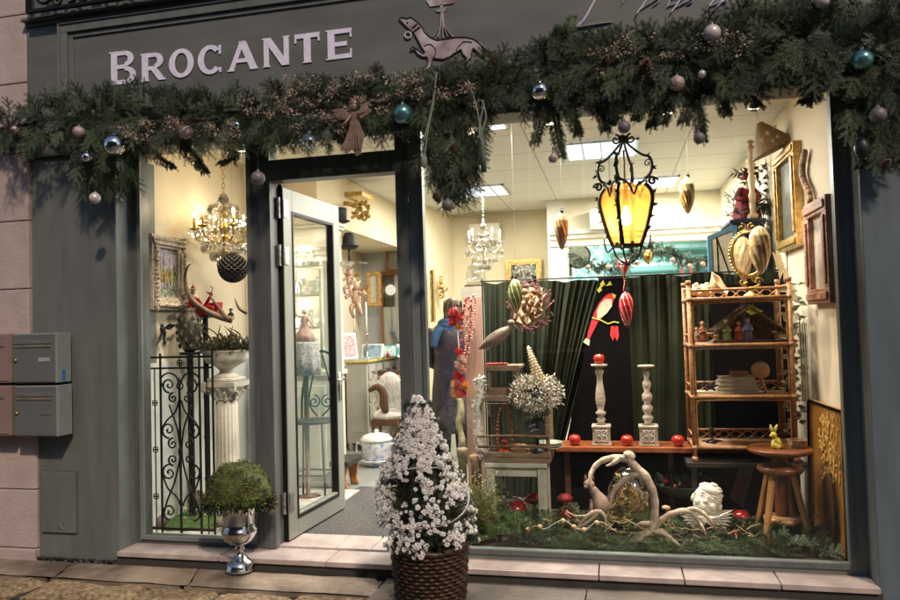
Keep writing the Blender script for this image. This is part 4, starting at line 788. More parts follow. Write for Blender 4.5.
# buffet / dresser
Yd=3.3; xa_=P(347,420,Yd).x; xb_=P(368,420,Yd).x; zt_=P(355,360,Yd).z; yd1=4.35
dr=T('dresser','grey painted chest of drawers with a yellow edged top','dresser',((xa_+xb_)/2,Yd,ZF)); greyp=M('light_grey_dresser_paint',(.40,.39,.35),.5,var=.08)
MB().box(xa_,xb_,Yd,yd1,ZF+.08,zt_-.03).build('carcass',greyp,dr,bevel=.006)
m=MB(); m.box(xa_-.02,xb_+.03,Yd-.03,yd1,zt_-.03,zt_-.008); m.build('top_edge',M('yellow_ochre_edge',(.62,.47,.10),.5),dr,bevel=.006); MB().box(xa_-.012,xb_+.022,Yd-.022,yd1-.01,zt_-.0075,zt_+.0).build('top',M('grey_green_top',(.32,.4,.34),.4),dr)
m=MB(); m.box(xa_+.05,xb_-.05,Yd-.008,Yd,ZF+.2,zt_-.12); m.build('side_panel',greyp,dr,bevel=.004)
for k in range(4):
    for (z0_,z1_) in ((zt_-.22,zt_-.06),(zt_-.46,zt_-.25),(zt_-.72,zt_-.49)):
        y_0=Yd+.04+k*.25; d_=MB().box(xb_,xb_+.018,y_0,y_0+.22,z0_,z1_).build('drawer',greyp,dr,bevel=.004)
        m=MB(); cz=(z0_+z1_)/2; m.tube(spline([V((xb_+.018,y_0+.07,cz+.01)),V((xb_+.04,y_0+.085,cz-.015)),V((xb_+.04,y_0+.135,cz-.015)),V((xb_+.018,y_0+.15,cz+.01))],3),.006,6); m.build('handle',iron,d_,smooth=True)
m=MB(); [m.tube([V((x_,y_,ZF+.1)),V((x_,y_,ZF))],[.03,.02],8) for x_ in (xa_+.03,xb_-.03) for y_ in (Yd+.03,yd1-.05)]; m.build('feet',greyp,dr)
def candlestick(c,h,ch,met,lab,grp=None,r=.035):
    t=T('candlestick',lab,'candlestick',c,grp); m=MB(); m.lathe(c,[(r,0),(r*.9,.01),(r*.3,.02),(r*.25,h*.4),(r*.45,h*.5),(r*.25,h*.6),(r*.2,h*.85),(r*.6,h*.93),(r*.62,h),(r*.3,h)],16); m.build('stand',met,t,smooth=True)
    if ch: MB().cyl(V(c)+V((0,0,h)),V(c)+V((0,0,h+ch)),.011,.0095,10).build('candle',candlew,t,smooth=True)
    return t
zt2=zt_+.001
for px,lab in ((355,'left tall white candle in a silver holder on the grey dresser'),(367,'right tall white candle in a silver holder on the grey dresser')):
    c=P(px,350,3.6); c.z=zt2; ht=P(px,333,3.6).z-c.z; candlestick(c,ht,P(px,302,3.6).z-P(px,333,3.6).z,MATS['tarnished_silver'],lab)
def card(px,py,Y,w_,h_,lab,col,rz=.2,fr=white):
    c=P(px,py,Y); c.z=zt2; t=T('picture_stand',lab,'picture',c); Rm=Euler((-.28,0,rz)).to_matrix(); up_=Rm@V((0,0,1)); m=MB(); m.ob(c+up_*(h_/2+.004),(w_,.012,h_),(-.28,0,rz)); m.build('frame',fr,t,bevel=.002); m=MB(); m.ob(c+up_*(h_/2+.004)-Rm@V((0,.0075,0)),(w_*.78,.003,h_*.82),(-.28,0,rz)); m.build('image',col,t)
card(351,358,3.42,.17,.30,'pink edged card leaning on an easel on the dresser',paintingM('pink_floral_card',[(.7,.6,.5),(.6,.2,.25),(.75,.7,.6)],20),.7); card(372,355,3.6,.26,.16,'blue and white fabric pouch or panel behind the dresser cards',paintingM('blue_card',[(.08,.18,.3),(.3,.45,.5),(.1,.2,.3)],12),.0); card(389,357,3.75,.20,.14,'small framed picture with a red bottle in a teal border',paintingM('teal_card',[(.1,.4,.4),(.6,.7,.65),(.1,.3,.3)],12),.1,M('teal_frame',(.05,.3,.32),.4))
c=P(388,357,3.60); c.z=zt2; tag(MB().lathe(c,[(.02,0),(.024,.01),(.024,.045),(.01,.055),(.01,.075),(0,.076)],12).build('small_bottle',redg,origin=c,smooth=True),'tiny bright red bottle on the grey dresser','bottle')
c=P(398,356,3.8); c.z=zt2; t=T('mantel_clock','tiny white oval clock ornament at the right of the dresser top','clock',c); m=MB(); m.lathe(c,[(.035,0),(.03,.01),(.01,.02),(.01,.03)],12); m.ell(c+V((0,0,.09)),(.045,.015,.06),18,10); m.build('case',white,t,smooth=True); m=MB(); m.ell(c+V((0,-.012,.09)),(.03,.006,.042),16,8); m.build('dial',M('pale_blue_dial',(.4,.5,.6),.4),t,smooth=True)
# porcelain pot
pM=M('blue_white_porcelain',(.72,.72,.70),.2,c2=(.22,.30,.60),sc=26,bump=0,coat=.5,det=6); c=G(377,465,ZF); c.z=ZF
pM.node_tree.nodes[[n.name for n in pM.node_tree.nodes if n.type=='VALTORGB'][0]].color_ramp.elements[0].position=.5
pp=T('porcelain_pot','lidded white porcelain pot with blue flowers on a wide saucer','pot',c); k_=PS(376,450,c.y)
m=MB(); m.lathe(c,[(.09,0),(.10,.015),(.12,.03),(.135,.045),(.13,.05),(.0,.035)],30); m.build('saucer',pM,pp,smooth=True)
m=MB(); m.lathe(c,[(.08,.04),(.098,.06),(.115,.13),(.12,.19),(.118,.195)],30); m.build('bowl',pM,pp,smooth=True)
m=MB(); m.lathe(c,[(.128,.195),(.13,.205),(.10,.235),(.05,.25),(.015,.255),(.015,.262),(.022,.272),(0,.285)],30); m.build('lid',white,pp,smooth=True)
for s_ in (-1,1):
    m=MB(); m.tube(spline([c+V((.115*s_,-.02,.16)),c+V((.155*s_,-.02,.17)),c+V((.155*s_,-.02,.10)),c+V((.112*s_,-.02,.10))],4),.009,7); m.build('handle',pM,pp,smooth=True)
pp.scale=(1.22,1.22,1.22)
# white fur covered chair back with brown scarf
c=G(392,458,ZF); t=T('fur_covered_chair','white shaggy fur draped over a low chair in front of the dresser','chair',(c.x,3.05,ZF)); m=MB()
cx=P(388,430,3.0).x
m.ob((cx,3.0,ZF+.36),(.28,.26,.06)); [m.box(cx+sx*.12-.015,cx+sx*.12+.015,3.0+sy*.11-.015,3.0+sy*.11+.015,ZF,ZF+.34) for sx in(-1,1) for sy in(-1,1)]; m.ob((cx,3.13,ZF+.62),(.28,.04,.5)); m.build('chair_frame',dkwood,t,bevel=.004)
m=MB(); m.ell((cx,3.02,ZF+.42),(.16,.15,.07),16,8); m.ell((cx,3.1,ZF+.62),(.16,.06,.24),16,10)
for k in range(1500):
    a=R(0,6.28);h_=R(.25,.85); p=V((cx+.165*math.cos(a),3.06+.12*math.sin(a),ZF+h_)); m.leaf(p,V((math.cos(a)*.5,math.sin(a)*.5,-1)),R(.04,.08),.008)
m.build('fur_throw',M('white_fur',(.75,.72,.66),.95,bump=.4),t)
m=MB(); m.tube(spline([P(369,391,2.9),P(377,387,2.9),P(383,393,2.9),P(384,405,2.9),P(386,412,2.9)],5),[.02,.035,.04,.045,.03],10); tag(m.build('brown_scarf',M('brown_wool',(.12,.06,.03),.9,bump=.6),origin=P(383,405,2.9),smooth=True),'brown wool scarf hanging over the fur covered chair','scarf')
# black bistro chair behind door glass
c=G(322,500,ZF); c.z=ZF; Yc=1.12; cx=P(313,450,Yc).x; bc=T('bistro_chair','black metal bistro chair with curled backrest seen through the door glass','chair',(cx,Yc,ZF))
zs_=P(313,421,Yc).z
m=MB(); m.lathe((cx,Yc,zs_),[(.16,-.012),(.17,0),(.165,.01),(0,.012)],28); m.build('seat',iron,bc,smooth=True)
for sx in(-1,1):
    for sy in (-1,1): m=MB(); m.tube([V((cx+sx*.12,Yc+sy*.10,zs_)),V((cx+sx*.145,Yc+sy*.12,ZF))],.009,8); m.build('leg',iron,bc,smooth=True)
m=MB(); m.tube([V((cx-.135,Yc-.115,ZF+.22)),V((cx+.135,Yc-.115,ZF+.22)),V((cx+.135,Yc+.115,ZF+.22)),V((cx-.135,Yc+.115,ZF+.22))],.006,6,closed=True); m.build('stretcher',iron,bc)
m=MB(); zb2=P(313,360,Yc).z; yb_=Yc+.14
m.tube(spline([V((cx-.15,yb_,zs_)),V((cx-.155,yb_+.03,zs_+.2)),V((cx-.1,yb_+.05,zb2)),V((cx,yb_+.05,zb2+.06)),V((cx+.1,yb_+.05,zb2)),V((cx+.155,yb_+.03,zs_+.2)),V((cx+.15,yb_,zs_))],5),.010,8)
for s_ in (-1,1): m.tube(spiral((cx+s_*.055,yb_+.03,zs_+.13),.055,1.5,math.pi/2,s_),.006,6); m.tube(spline([V((cx+s_*.02,yb_,zs_+.02)),V((cx+s_*.1,yb_+.03,zs_+.15)),V((cx+s_*.02,yb_+.04,zb2+.03))],4),.007,6)
m.build('backrest',iron,bc,smooth=True)
# pink clothed lady figurine statue by door glass, on table
c=P(305,335,1.2); t=T('lady_figurine','ceramic lady figurine in a pink dress on a lace cloth seen through the door glass','figurine',c); m=MB()
m.lathe(c-V((0,0,.05)),[(.085,0),(.07,.05),(.04,.1),(.02,.13),(.028,.16),(.02,.2),(.008,.21)],20,0,fl=lambda a,z:1+.1*math.cos(a*7) if z<.1 else 1); m.ell(c+V((0,0,.185)),.022,12,9,1); m.tube(spline([c+V((.02,0,.14)),c+V((.06,-.02,.1)),c+V((.09,-.02,.06))],4),[.01,.007],7,1); m.tube(spline([c+V((-.02,0,.14)),c+V((-.06,-.02,.16)),c+V((-.07,-.02,.2))],4),[.01,.007],7,1)
m.build('figure',[paintingM('pink_dress',[(.30,.10,.08),(.42,.24,.20),(.32,.20,.12)],20),MATS['doll_skin']],t,smooth=True)
t=T('pedestal_table','tall small table under a patterned lace cloth behind the door glass','table',(c.x,1.2,ZF)); zz=c.z-.055
MB().lathe((c.x,1.2,ZF),[(.12,0),(.1,.02),(.02,.04),(.02,zz-ZF-.02),(.10,zz-ZF-.01),(.10,zz-ZF)],20).build('pedestal',dkwood,t,smooth=True)
m=MB(); m.lathe((c.x,1.2,zz),[(0,.002),(.103,.002),(.106,-.02),(.11,-.14),(.115,-.26)],48,fl=lambda a,z:1+.06*math.cos(a*9)*min(1,-z*8) if z<0 else 1); o=m.build('lace_cloth',M('patterned_lace',(.62,.58,.55),.8,c2=(.22,.17,.18),sc=55,bump=.4),t,smooth=True)
# wooden bench-foot with black seat by the door
c=G(342,491,ZF); t=T('wooden_footstool','orange brown wooden footstool with black seat beyond the door edge','stool',(c.x,c.y,ZF)); k_=PS(342,480,c.y)
zt3=ZF+.21; m=MB(); m.prism([V((c.x-.02,c.y,ZF)),V((c.x+.05,c.y,ZF)),V((c.x+.03,c.y,ZF+.06)),V((c.x+.03,c.y,ZF+.12)),V((c.x+.05,c.y,zt3-.02)),V((c.x-.05,c.y,zt3-.02)),V((c.x-.03,c.y,ZF+.1))],(0,.03,0)); m.build('leg',M('orange_wood',(.42,.16,.04),.4,var=.3,stretch=(1,1,5)),t,bevel=.003); m=MB(); m.prism([V((c.x-.02,c.y+.25,ZF)),V((c.x+.05,c.y+.25,ZF)),V((c.x+.03,c.y+.25,ZF+.06)),V((c.x+.05,c.y+.25,zt3-.02)),V((c.x-.05,c.y+.25,zt3-.02))],(0,.03,0)); m.build('leg',M('orange_wood',(.42,.16,.04),.4,var=.3,stretch=(1,1,5)),t,bevel=.003)
m=MB(); m.ob((c.x-.01,c.y+.13,zt3+.01),(.17,.34,.05)); m.build('seat',M('black_leather',(.02,.02,.02),.4),t,bevel=.015)
# pale curtain-like cane leaning by the door edge
m=MB(); 
t=T('white_lamp_stand','slim white post standing against the cream cabinet','stand',(P(333,470,1.35).x,1.35,ZF)); q0=P(333,470,1.35)
m.lathe((q0.x,1.35,ZF),[(.07,0),(.07,.015),(.014,.03),(.012,.9),(.02,.92),(.012,.94),(.011,1.02)],14); m.build('post',cream,t,smooth=True)
# =============== RIGHT WINDOW: ROOM BEHIND ===============
ZP=.2
struct(MB().box(-1.10,XRW,.07,1.45,.04,ZP).build('display_platform',M('dark_display_floor',(.05,.04,.03),.9)))
# small chandelier at the back
c=P(484,245,3.2); chandelier('small_chandelier',(c.x,c.y,c.z+.02),.17,.5,5,'small clear crystal chandelier hanging far back in front of the cream wall',MATS['satin_steel'],candlew,[(.02,.2),(.05,.1),(.07,.0),(.19,-.07),(.12,-.15),(.05,-.22)],top=2.89,n_str=14)
# white wall boxes
for (p0,p1,Y,lab) in (((468,224),(500,240),4.80,'long white air unit on the back wall behind the small chandelier'),((589,209),(616,228),4.16,'white air unit on the header wall left of the lantern')):
    a=P(*p0,Y-.15);b=P(*p1,Y-.15); t=T('air_unit',lab,'air conditioner',((a.x+b.x)/2,Y,b.z)); MB().box(a.x,b.x,Y-.15,Y,b.z,a.z).build('casing',M('ivory_plastic',(.68,.63,.48),.45,var=.04),t,bevel=.012)
    m=MB(); [m.box(a.x+.03,b.x-.03,Y-.158,Y-.15,b.z+.03+k*.02,b.z+.036+k*.02) for k in range(3)]; m.build('vent_slats',M('grey_slot',(.4,.37,.3),.5),t)
wallframe(505,543,260,300,4.8,'gilt framed mirror on the back wall above the green curtain',gilt,mirrorM,.07,'wall_mirror')
c=P(441,288,4.2); t=T('gilded_sconce','gilded cherub wall bracket high on the cream wall beside the door post','sconce',c); m=MB()
for k in range(30): u=R(-1,1); m.ell(c+V((R(-.03,.03)*(1.2-abs(u)),R(-.03,.02),u*.13)),(R(.012,.025),.02,R(.012,.03)),7,5,rot=rv(2))
m.tube(spline([c+V((0,0,.0)),c+V((.06,-.05,-.04)),c+V((.10,-.07,0))],4),.01,7); m.build('carving',gilt,t,smooth=True)
wallframe(430,436,270,322,3.9,'narrow gilt framed picture edge just right of the door post',gilt,paintingM('dusk_paint',[(.3,.25,.15),(.5,.45,.3)],9),.02)
c=P(476,285,3.0); t=T('glass_dome','clear glass dome on a dark stand behind the pink board','glass dome',c); m=MB(); m.lathe(c,[(.10,0),(.10,.12),(.08,.19),(.0,.23)],20); m.build('dome',glassware,t,smooth=True); MB().lathe(c-V((0,0,.02)),[(.12,0),(.12,.018)],20).build('base',dkwood,t); MB().box(c.x-.13,c.x+.13,2.85,3.15,ZF,c.z-.021).build('plinth',cream,t)
# trellis and mirror oval in back room
t=T('garden_trellis','white diagonal trellis panel in the turquoise back room','trellis',P(585,270,5.6)); m=MB(); a=P(572,242,5.6); b=P(604,300,5.6); w_=b.x-a.x;h_=a.z-b.z
for k in range(-7,8):
    for sg in(-1,1):
        pts=[]
        for s_ in range(0,41):
            x=s_/40; z=(k/5.+sg*x*w_/h_*1.0) if sg>0 else (k/5.+1-x*w_/h_)
            if 0<=z<=1: pts.append(V((a.x+x*w_,5.6+.012*sg,b.z+z*h_)))
        if len(pts)>2: m.bar(pts[0],pts[-1],.02,.008)
m.build('lattice',M('white_lattice',(.62,.72,.62),.6),t); m=MB(); rectmould(m,a.x,b.x,b.z,a.z,.03,5.57,5.6); m.build('lattice_frame',MATS['white_lattice'],t); MB().box(b.x-.04,b.x,5.57,5.6,ZF-.1,b.z).build('post',MATS['white_lattice'],t)
c=P(578,256,4.9); t=T('hanging_clock','round pale clock hanging on a cord at the left of the back opening','clock',c); m=MB(); m.lathe(c,[(.0,-.012),(.13,-.012),(.14,0),(.13,.02),(0,.02)],30,ax=(0,1,0)); m.build('dial',M('aged_dial',(.42,.42,.36),.5,var=.3),t,smooth=True); m=MB(); m.tube([c+V((.145*math.cos(a*.314),0,.145*math.sin(a*.314))) for a in range(20)],.012,7,closed=True); m.tube([c+V((-.09,0,.11)),c+V((0,0,.26)),c+V((.09,0,.11))],.006,6); m.build('rim_and_cord',iron,t)
c=P(566,262,4.9); wallframe(563,572,246,276,5.0,'small dark framed picture at the left end of the back opening',dkwood,paintingM('tan_print',[(.3,.22,.12),(.5,.4,.25)],9),.03)
m=MB(); a=P(648,262,6.4);b=P(700,262,6.4); tt=T('wall_rail','pale timber rails on the turquoise wall in the back room','rail',a)
for v in (246,263): q0=P(610,v+3,6.4);q1=P(735,v-2,6.4); m.bar(q0,q1,.05,.04)
m.build('rails',M('pale_turquoise_trim',(.5,.72,.66),.6),tt)
# swag of greenery across the back opening
sw_=[P(578,252,4.05),P(600,266,4.05),P(622,262,4.05),P(640,254,4.05),P(656,248,4.05),P(675,258,4.05),P(695,264,4.05),P(710,262,4.05)]
sw_=[P(x,y,3.6) for x,y in ((576,258),(598,268),(618,263),(636,253),(652,246),(666,250),(684,259),(705,262),(716,260))]
path=spline(sw_,10); m=MB()
for p in path:
    for k in range(3): sprig(m,p+rv(.03),rv()+V((R(-.6,.6),0,-.3)),R(.09,.15),nl=.025,nw=.006,dens=.5,twigs=3)
gs=T('background_garland','fir garland with small baubles strung across the opening at the back of the shop','garland',sw_[3]); m.build('foliage',firdk,gs); m.v and None
for k,(x,y) in enumerate(((588,266),(608,266),(637,262),(673,259),(690,265),(703,263))):
    m=MB(); m.ell(P(x,y+1,3.5),.027,10,7); m.build('small_bauble',M('copper_bauble',(.5,.3,.2),.25,.6),gs,smooth=True)
m=MB(); c=P(648,256,3.48); m.lathe(c,[(0,-.09),(.04,-.05),(.055,.0),(.04,.05),(0,.08)],12,fl=lambda a,z:1+.12*math.cos(a*6+z*60)); m.build('gold_cone',brass,gs,smooth=True)
for k,(x) in enumerate((682,691,713)): 
    a=P(x,262,4.5);b=P(x,282,4.5); m=MB(); m.cyl(a,b,.012,n=8); tag(m.build('red_candle',M('red_wax',(.5,.05,.05),.4),origin=b),['left slim red candle standing in the back opening','second slim red candle standing in the back opening','right slim red candle close to the blue frame'][k],'candle')
# person with back turned, only partly visible
def person():
    Yp=2.6; hd=P(451,309,Yp); cx=hd.x-.01; t=T('person','person in a dark floral coat and blue scarf standing behind the door post','person',(cx,Yp,ZF))
    sk=M('skin_tone',(.52,.33,.24),.55,var=.08); z0=ZF; 
    J={}; E=[]
    def j(n,p,r,par=None):
        J[n]=(len(J),V((cx+p[0],Yp+p[1],z0+p[2])),r)
        if par: E.append((J[par][0],J[n][0]))
    j('pel',(0,0,.92),.14); j('waist',(0,0,1.08),.125,'pel'); j('chest',(0,0,1.28),.145,'waist'); j('neck0',(0,.0,1.43),.07,'chest'); j('neck',(0,0,1.49),.052,'neck0')
    for s_,n in((-1,'l'),(1,'r')):
        j('sh'+n,(s_*.17,0,1.38),.062,'chest'); j('el'+n,(s_*.22,.03,1.10),.045,'sh'+n); j('fa'+n,(s_*.17,.16,1.02),.036,'el'+n); j('wr'+n,(s_*.12,.24,1.03),.026,'fa'+n)
        j('pa'+n,(s_*.10,.29,1.04),.028,'wr'+n)
        for f in range(4): j('f%d%s'%(f,n),(s_*(.085-.0)+ (f-1.5)*.018,.335,1.045+.004*f),.0085,'pa'+n); j('g%d%s'%(f,n),(s_*.08+(f-1.5)*.017,.365-.004*abs(f-1),1.03),.0075,'f%d%s'%(f,n))
        j('th'+n,(s_*.065,.30,1.06),.010,'pa'+n); j('ti'+n,(s_*.05,.33,1.065),.008,'th'+n)
        j('hip'+n,(s_*.09,0,.86),.10,'pel'); j('kn'+n,(s_*.09,.01,.48),.062,'hip'+n); j('an'+n,(s_*.09,-.02,.09),.04,'kn'+n); j('ft'+n,(s_*.10,.12,.04),.035,'an'+n)
    me=bpy.data.meshes.new('body'); me.from_pydata([tuple(v[1]-V((cx,Yp,ZF))) for v in J.values()],E,[]); me.materials.append(sk); o=bpy.data.objects.new('body',me); COL.objects.link(o); o.parent=t
    md=o.modifiers.new('skin','SKIN'); md.use_smooth_shade=True
    if not me.skin_vertices: bpy.context.view_layer.objects.active=o
    lay=me.skin_vertices[0].data if me.skin_vertices else None
    for i,v in enumerate(J.values()): lay[i].radius=(v[2],v[2])
    lay[0].use_root=True; ss=o.modifiers.new('s','SUBSURF'); ss.levels=1; ss.render_levels=2
    # head turned away to the left (towards the shop), slightly lowered
    hz=z0+1.60; c=V((cx+.01,Yp,hz)); m=MB(); m.ell(c,(.076,.095,.112),20,14,rot=(0,0,.9)); f_=V((-.72,.66,-.08)); m.ell(c+f_*.05+V((0,0,-.055)),(.05,.05,.055),14,9); m.lathe(c+f_*.098+V((0,0,-.02)),[(0,.02),(.012,0),(.014,-.016),(0,-.022)],8)
    for sg in(-1,1):
        sd_=V((.66*sg,.72*sg,0)); m.ell(c+sd_*.074+V((0,0,-.005)),(.012,.02,.03),8,6); m.ell(c+f_*.083+sd_*.03+V((0,0,.005)),.011,8,6)
    m.tube([c+f_*.094+V((-.02,-.02,-.06)),c+f_*.098+V((0,0,-.062)),c+f_*.094+V((.02,.02,-.06))],.005,6); m.cyl(c+V((0,0,-.15)),c+V((0,0,-.07)),.052,.05,12); m.build('head',sk,t,smooth=True)
    m=MB(); hr=M('brown_hair',(.055,.028,.014),.5,c2=(.14,.075,.035),sc=40,stretch=(1,1,.2),bump=.4); m.ell(c-f_*.022+V((0,0,.022)),(.09,.10,.105),20,12,rot=(0,0,.9)); m.ell(c-f_*.06+V((0,0,-.045)),(.07,.06,.085),14,9)
    for k in range(160): a=R(0,6.28); q=c-f_*.03+V((.085*math.cos(a),.085*math.sin(a),R(-.05,.11)))*1.; m.leaf(q,V((math.cos(a)*.2,math.sin(a)*.2,-1))-f_*.15,R(.05,.1),.016)
    m.build('hair',hr,t,smooth=True)
    cm=paintingM('dark_floral_fabric',[(.006,.010,.022),(.012,.020,.042),(.04,.015,.02),(.012,.018,.035),(.03,.035,.06)],16); m=MB()
    m.lathe((cx,Yp,z0),[(.25,.35),(.235,.5),(.21,.8),(.185,1.02),(.20,1.2),(.215,1.36),(.16,1.44),(.08,1.48),(.07,1.46)],30,fl=lambda a,z:(1-.22*abs(math.sin(a)))*(1+.03*math.cos(a*7+z*9)))
    for s_ in(-1,1): m.tube(spline([V((cx+s_*.17,Yp,z0+1.39)),V((cx+s_*.23,Yp+.02,z0+1.24)),V((cx+s_*.235,Yp+.04,z0+1.09)),V((cx+s_*.19,Yp+.14,z0+1.03)),V((cx+s_*.14,Yp+.21,z0+1.03))],5),[.075,.08,.068,.06,.05],12)
    m.build('coat',cm,t,smooth=True)
    m=MB()
    for k in range(3): m.tube([V((cx+(.10+.012*k)*math.cos(a*.42),Yp+(.10+.01*k)*math.sin(a*.42),z0+1.47-.035*k+.012*math.sin(a*1.3+k))) for a in range(15)],.036,9,closed=True)
    m.tube(spline([V((cx-.06,Yp-.12,z0+1.42)),V((cx-.12,Yp-.16,z0+1.34)),V((cx-.14,Yp-.17,z0+1.22))],5),[.04,.05,.03],9)
    m.build('scarf',M('blue_wool_scarf',(.015,.05,.12),.9,c2=(.04,.10,.20),sc=12,bump=.6),t,smooth=True)
    m=MB()
    for s_ in(-1,1): m.ell((cx+s_*.10,Yp+.05,ZF+.045),(.045,.13,.045),14,8); m.tube([V((cx+s_*.09,Yp,z0+.42)),V((cx+s_*.09,Yp-.02,z0+.09))],[.075,.055],10)
    m.build('boots',M('black_boots',(.02,.02,.02),.5),t,smooth=True)
    t.scale=(.92,.92,.92); bpy.context.view_layer.update(); return t
def skin_layer_fix():
    pass
try: person()
except Exception as e: print('PERSON',e)
# =============== BACKDROP OF THE DISPLAY ===============
vel=M('dark_green_velvet',(.015,.021,.011),.65,c2=(.042,.051,.028),sc=2.2,bump=.25,bs=140)
vel.node_tree.nodes['Principled BSDF'].inputs['Sheen Weight'].default_value=.05; vel.node_tree.nodes['Principled BSDF'].inputs['Specular IOR Level'].default_value=.15
def curtain(px0,px1,py0,py1,Y,lab,zb,folds,amp,gather=None,seed=0):
    a=P(px0,py0,Y);b=P(px1,py1,Y); n=220; k=26; vs=[]
    for j in range(k+1):
        v=j/k
        for i in range(n+1):
            u=i/n; zt=a.z+(b.z-a.z)*u-.022*abs(math.sin(u*11+seed))*(.5+.5*math.sin(u*23+seed)); z=zt+(zb-zt)*v; x=a.x+(b.x-a.x)*u
            ph=u*folds*6.28+2.4*math.sin(u*7+seed)+1.1*math.sin(v*2.2+u*6+seed)
            y=Y+amp*(.35+.65*min(1,v*2.5+.3))*((.6+.4*math.sin(u*13+seed))*math.sin(ph)+.4*math.sin(ph*2.3+1+v)+.18*math.sin(ph*5.1+v*3))
            if gather: x+=gather(u,v)
            vs.append((x,y,z))
    m=MB(); m.add(vs,[(j*(n+1)+i,j*(n+1)+i+1,(j+1)*(n+1)+i+1,(j+1)*(n+1)+i) for j in range(k) for i in range(n)]); o=m.build('curtain',vel,origin=(a.x,Y,zb),smooth=True); tag(o,lab,'curtain','green velvet curtains'); return o
curtain(483,612,282,279,1.25,'left green velvet curtain with diagonal folds behind the stuffed bird',ZP+.01,7.5,.040,gather=lambda u,v:-.55*(v**.9)*(u**1.6)*.9)
curtain(598,783,276,270,1.36,'right green velvet curtain with upright folds behind the rattan shelves',ZP+.01,7,.036,seed=3)
t=T('curtain_rail','thin dark rail carrying the green curtains','rail',P(630,275,1.30)); MB().cyl(P(480,280,1.30)-V((0,0,.012)),P(786,268,1.30)-V((0,0,.012)),.006,n=8).build('rod',iron,t)
m=MB(); [m.cyl((P(px,275,1.30).x,1.30,ZP),(P(px,275,1.30).x,1.30,P(px,275,1.30).z-.03),.006,n=8) for px in(482,785)]; m.build('upright',iron,t)
# black panel with applique parrot
Yb=1.10; blk=M('black_felt_panel',(.006,.005,.006),.9,var=.2,bump=.2); blk.node_tree.nodes['Principled BSDF'].inputs['Specular IOR Level'].default_value=.05; t=T('black_panel','black felt banner widening downwards with a red parrot applique','banner',P(610,440,Yb)); m=MB()
pts=[(599,279),(628,277),(634,442),(566,444)]; m.prism([P(a,b,Yb) for a,b in pts],(0,.012,0)); m.build('felt',blk,t)
def flat(pts,mt,nm,dy=.004,lay=1): m=MB(); m.prism([P(a,b,Yb-.002*lay) for a,b in pts],(0,.0018,0)); return m.build(nm,mt,t)
redf=M('scarlet_applique',(.62,.03,.04),.8,var=.1); crf=M('cream_applique',(.75,.62,.45),.8,var=.1); yef=M('yellow_green_applique',(.6,.6,.08),.8,var=.1)
flat([(613,293),(615,297),(612,305),(608,311),(603,316),(598,322),(594,330),(590,338),(588,345),(586,343),(588,332),(591,322),(594,313),(599,303),(604,297),(608,294)],redf,'parrot_body',lay=2)
flat([(605,299),(612,299),(612,306),(607,313),(601,318),(597,319),(597,311),(600,304)],crf,'parrot_wing',lay=3)
flat([(612,293.5),(616,295),(615,298.5),(613,297)],yef,'beak',lay=3); flat([(586,338),(590,340),(589,346),(583,342)],crf,'tail_tip',lay=3)
for (a,b,c_,d_) in ((603,280,601,288),(610,281,604,286),(600,286,599,293)): flat([(a,b),(a+2,b+4),(c_,d_),(a-3,b+4)],yef,'applique_leaf',lay=2)
m=MB(); m.tube([P(x,y,Yb-.004) for x,y in ((592,318),(600,320),(608,324),(614,322),(619,323))],.006,6); m.build('applique_branch',yef,t)
for dx in (0,4): flat([(611+dx,326),(614+dx,326),(615+dx,336),(613+dx,341),(610+dx,335)],redf,'red_berry_leaf',lay=2)
wallbox('backdrop_panel',P(541,450,.98).x,P(794,450,.98).x,.98,1.0,ZP,P(690,452,.98).z,blk)
wallbox('backdrop_panel',P(716,440,1.18).x,P(794,440,1.18).x,1.18,1.2,ZP,P(750,284,1.18).z,blk)
# pink board
t=T('pink_board','upright pale pink painted board beside the green curtain','board',P(472,470,.95)); a=P(463,297,.95); b=P(486,470,.95); MB().box(a.x,b.x,.95,.975,ZP,a.z).build('panel',M('dusty_pink_paint',(.50,.31,.24),.6,var=.06),t,bevel=.003)
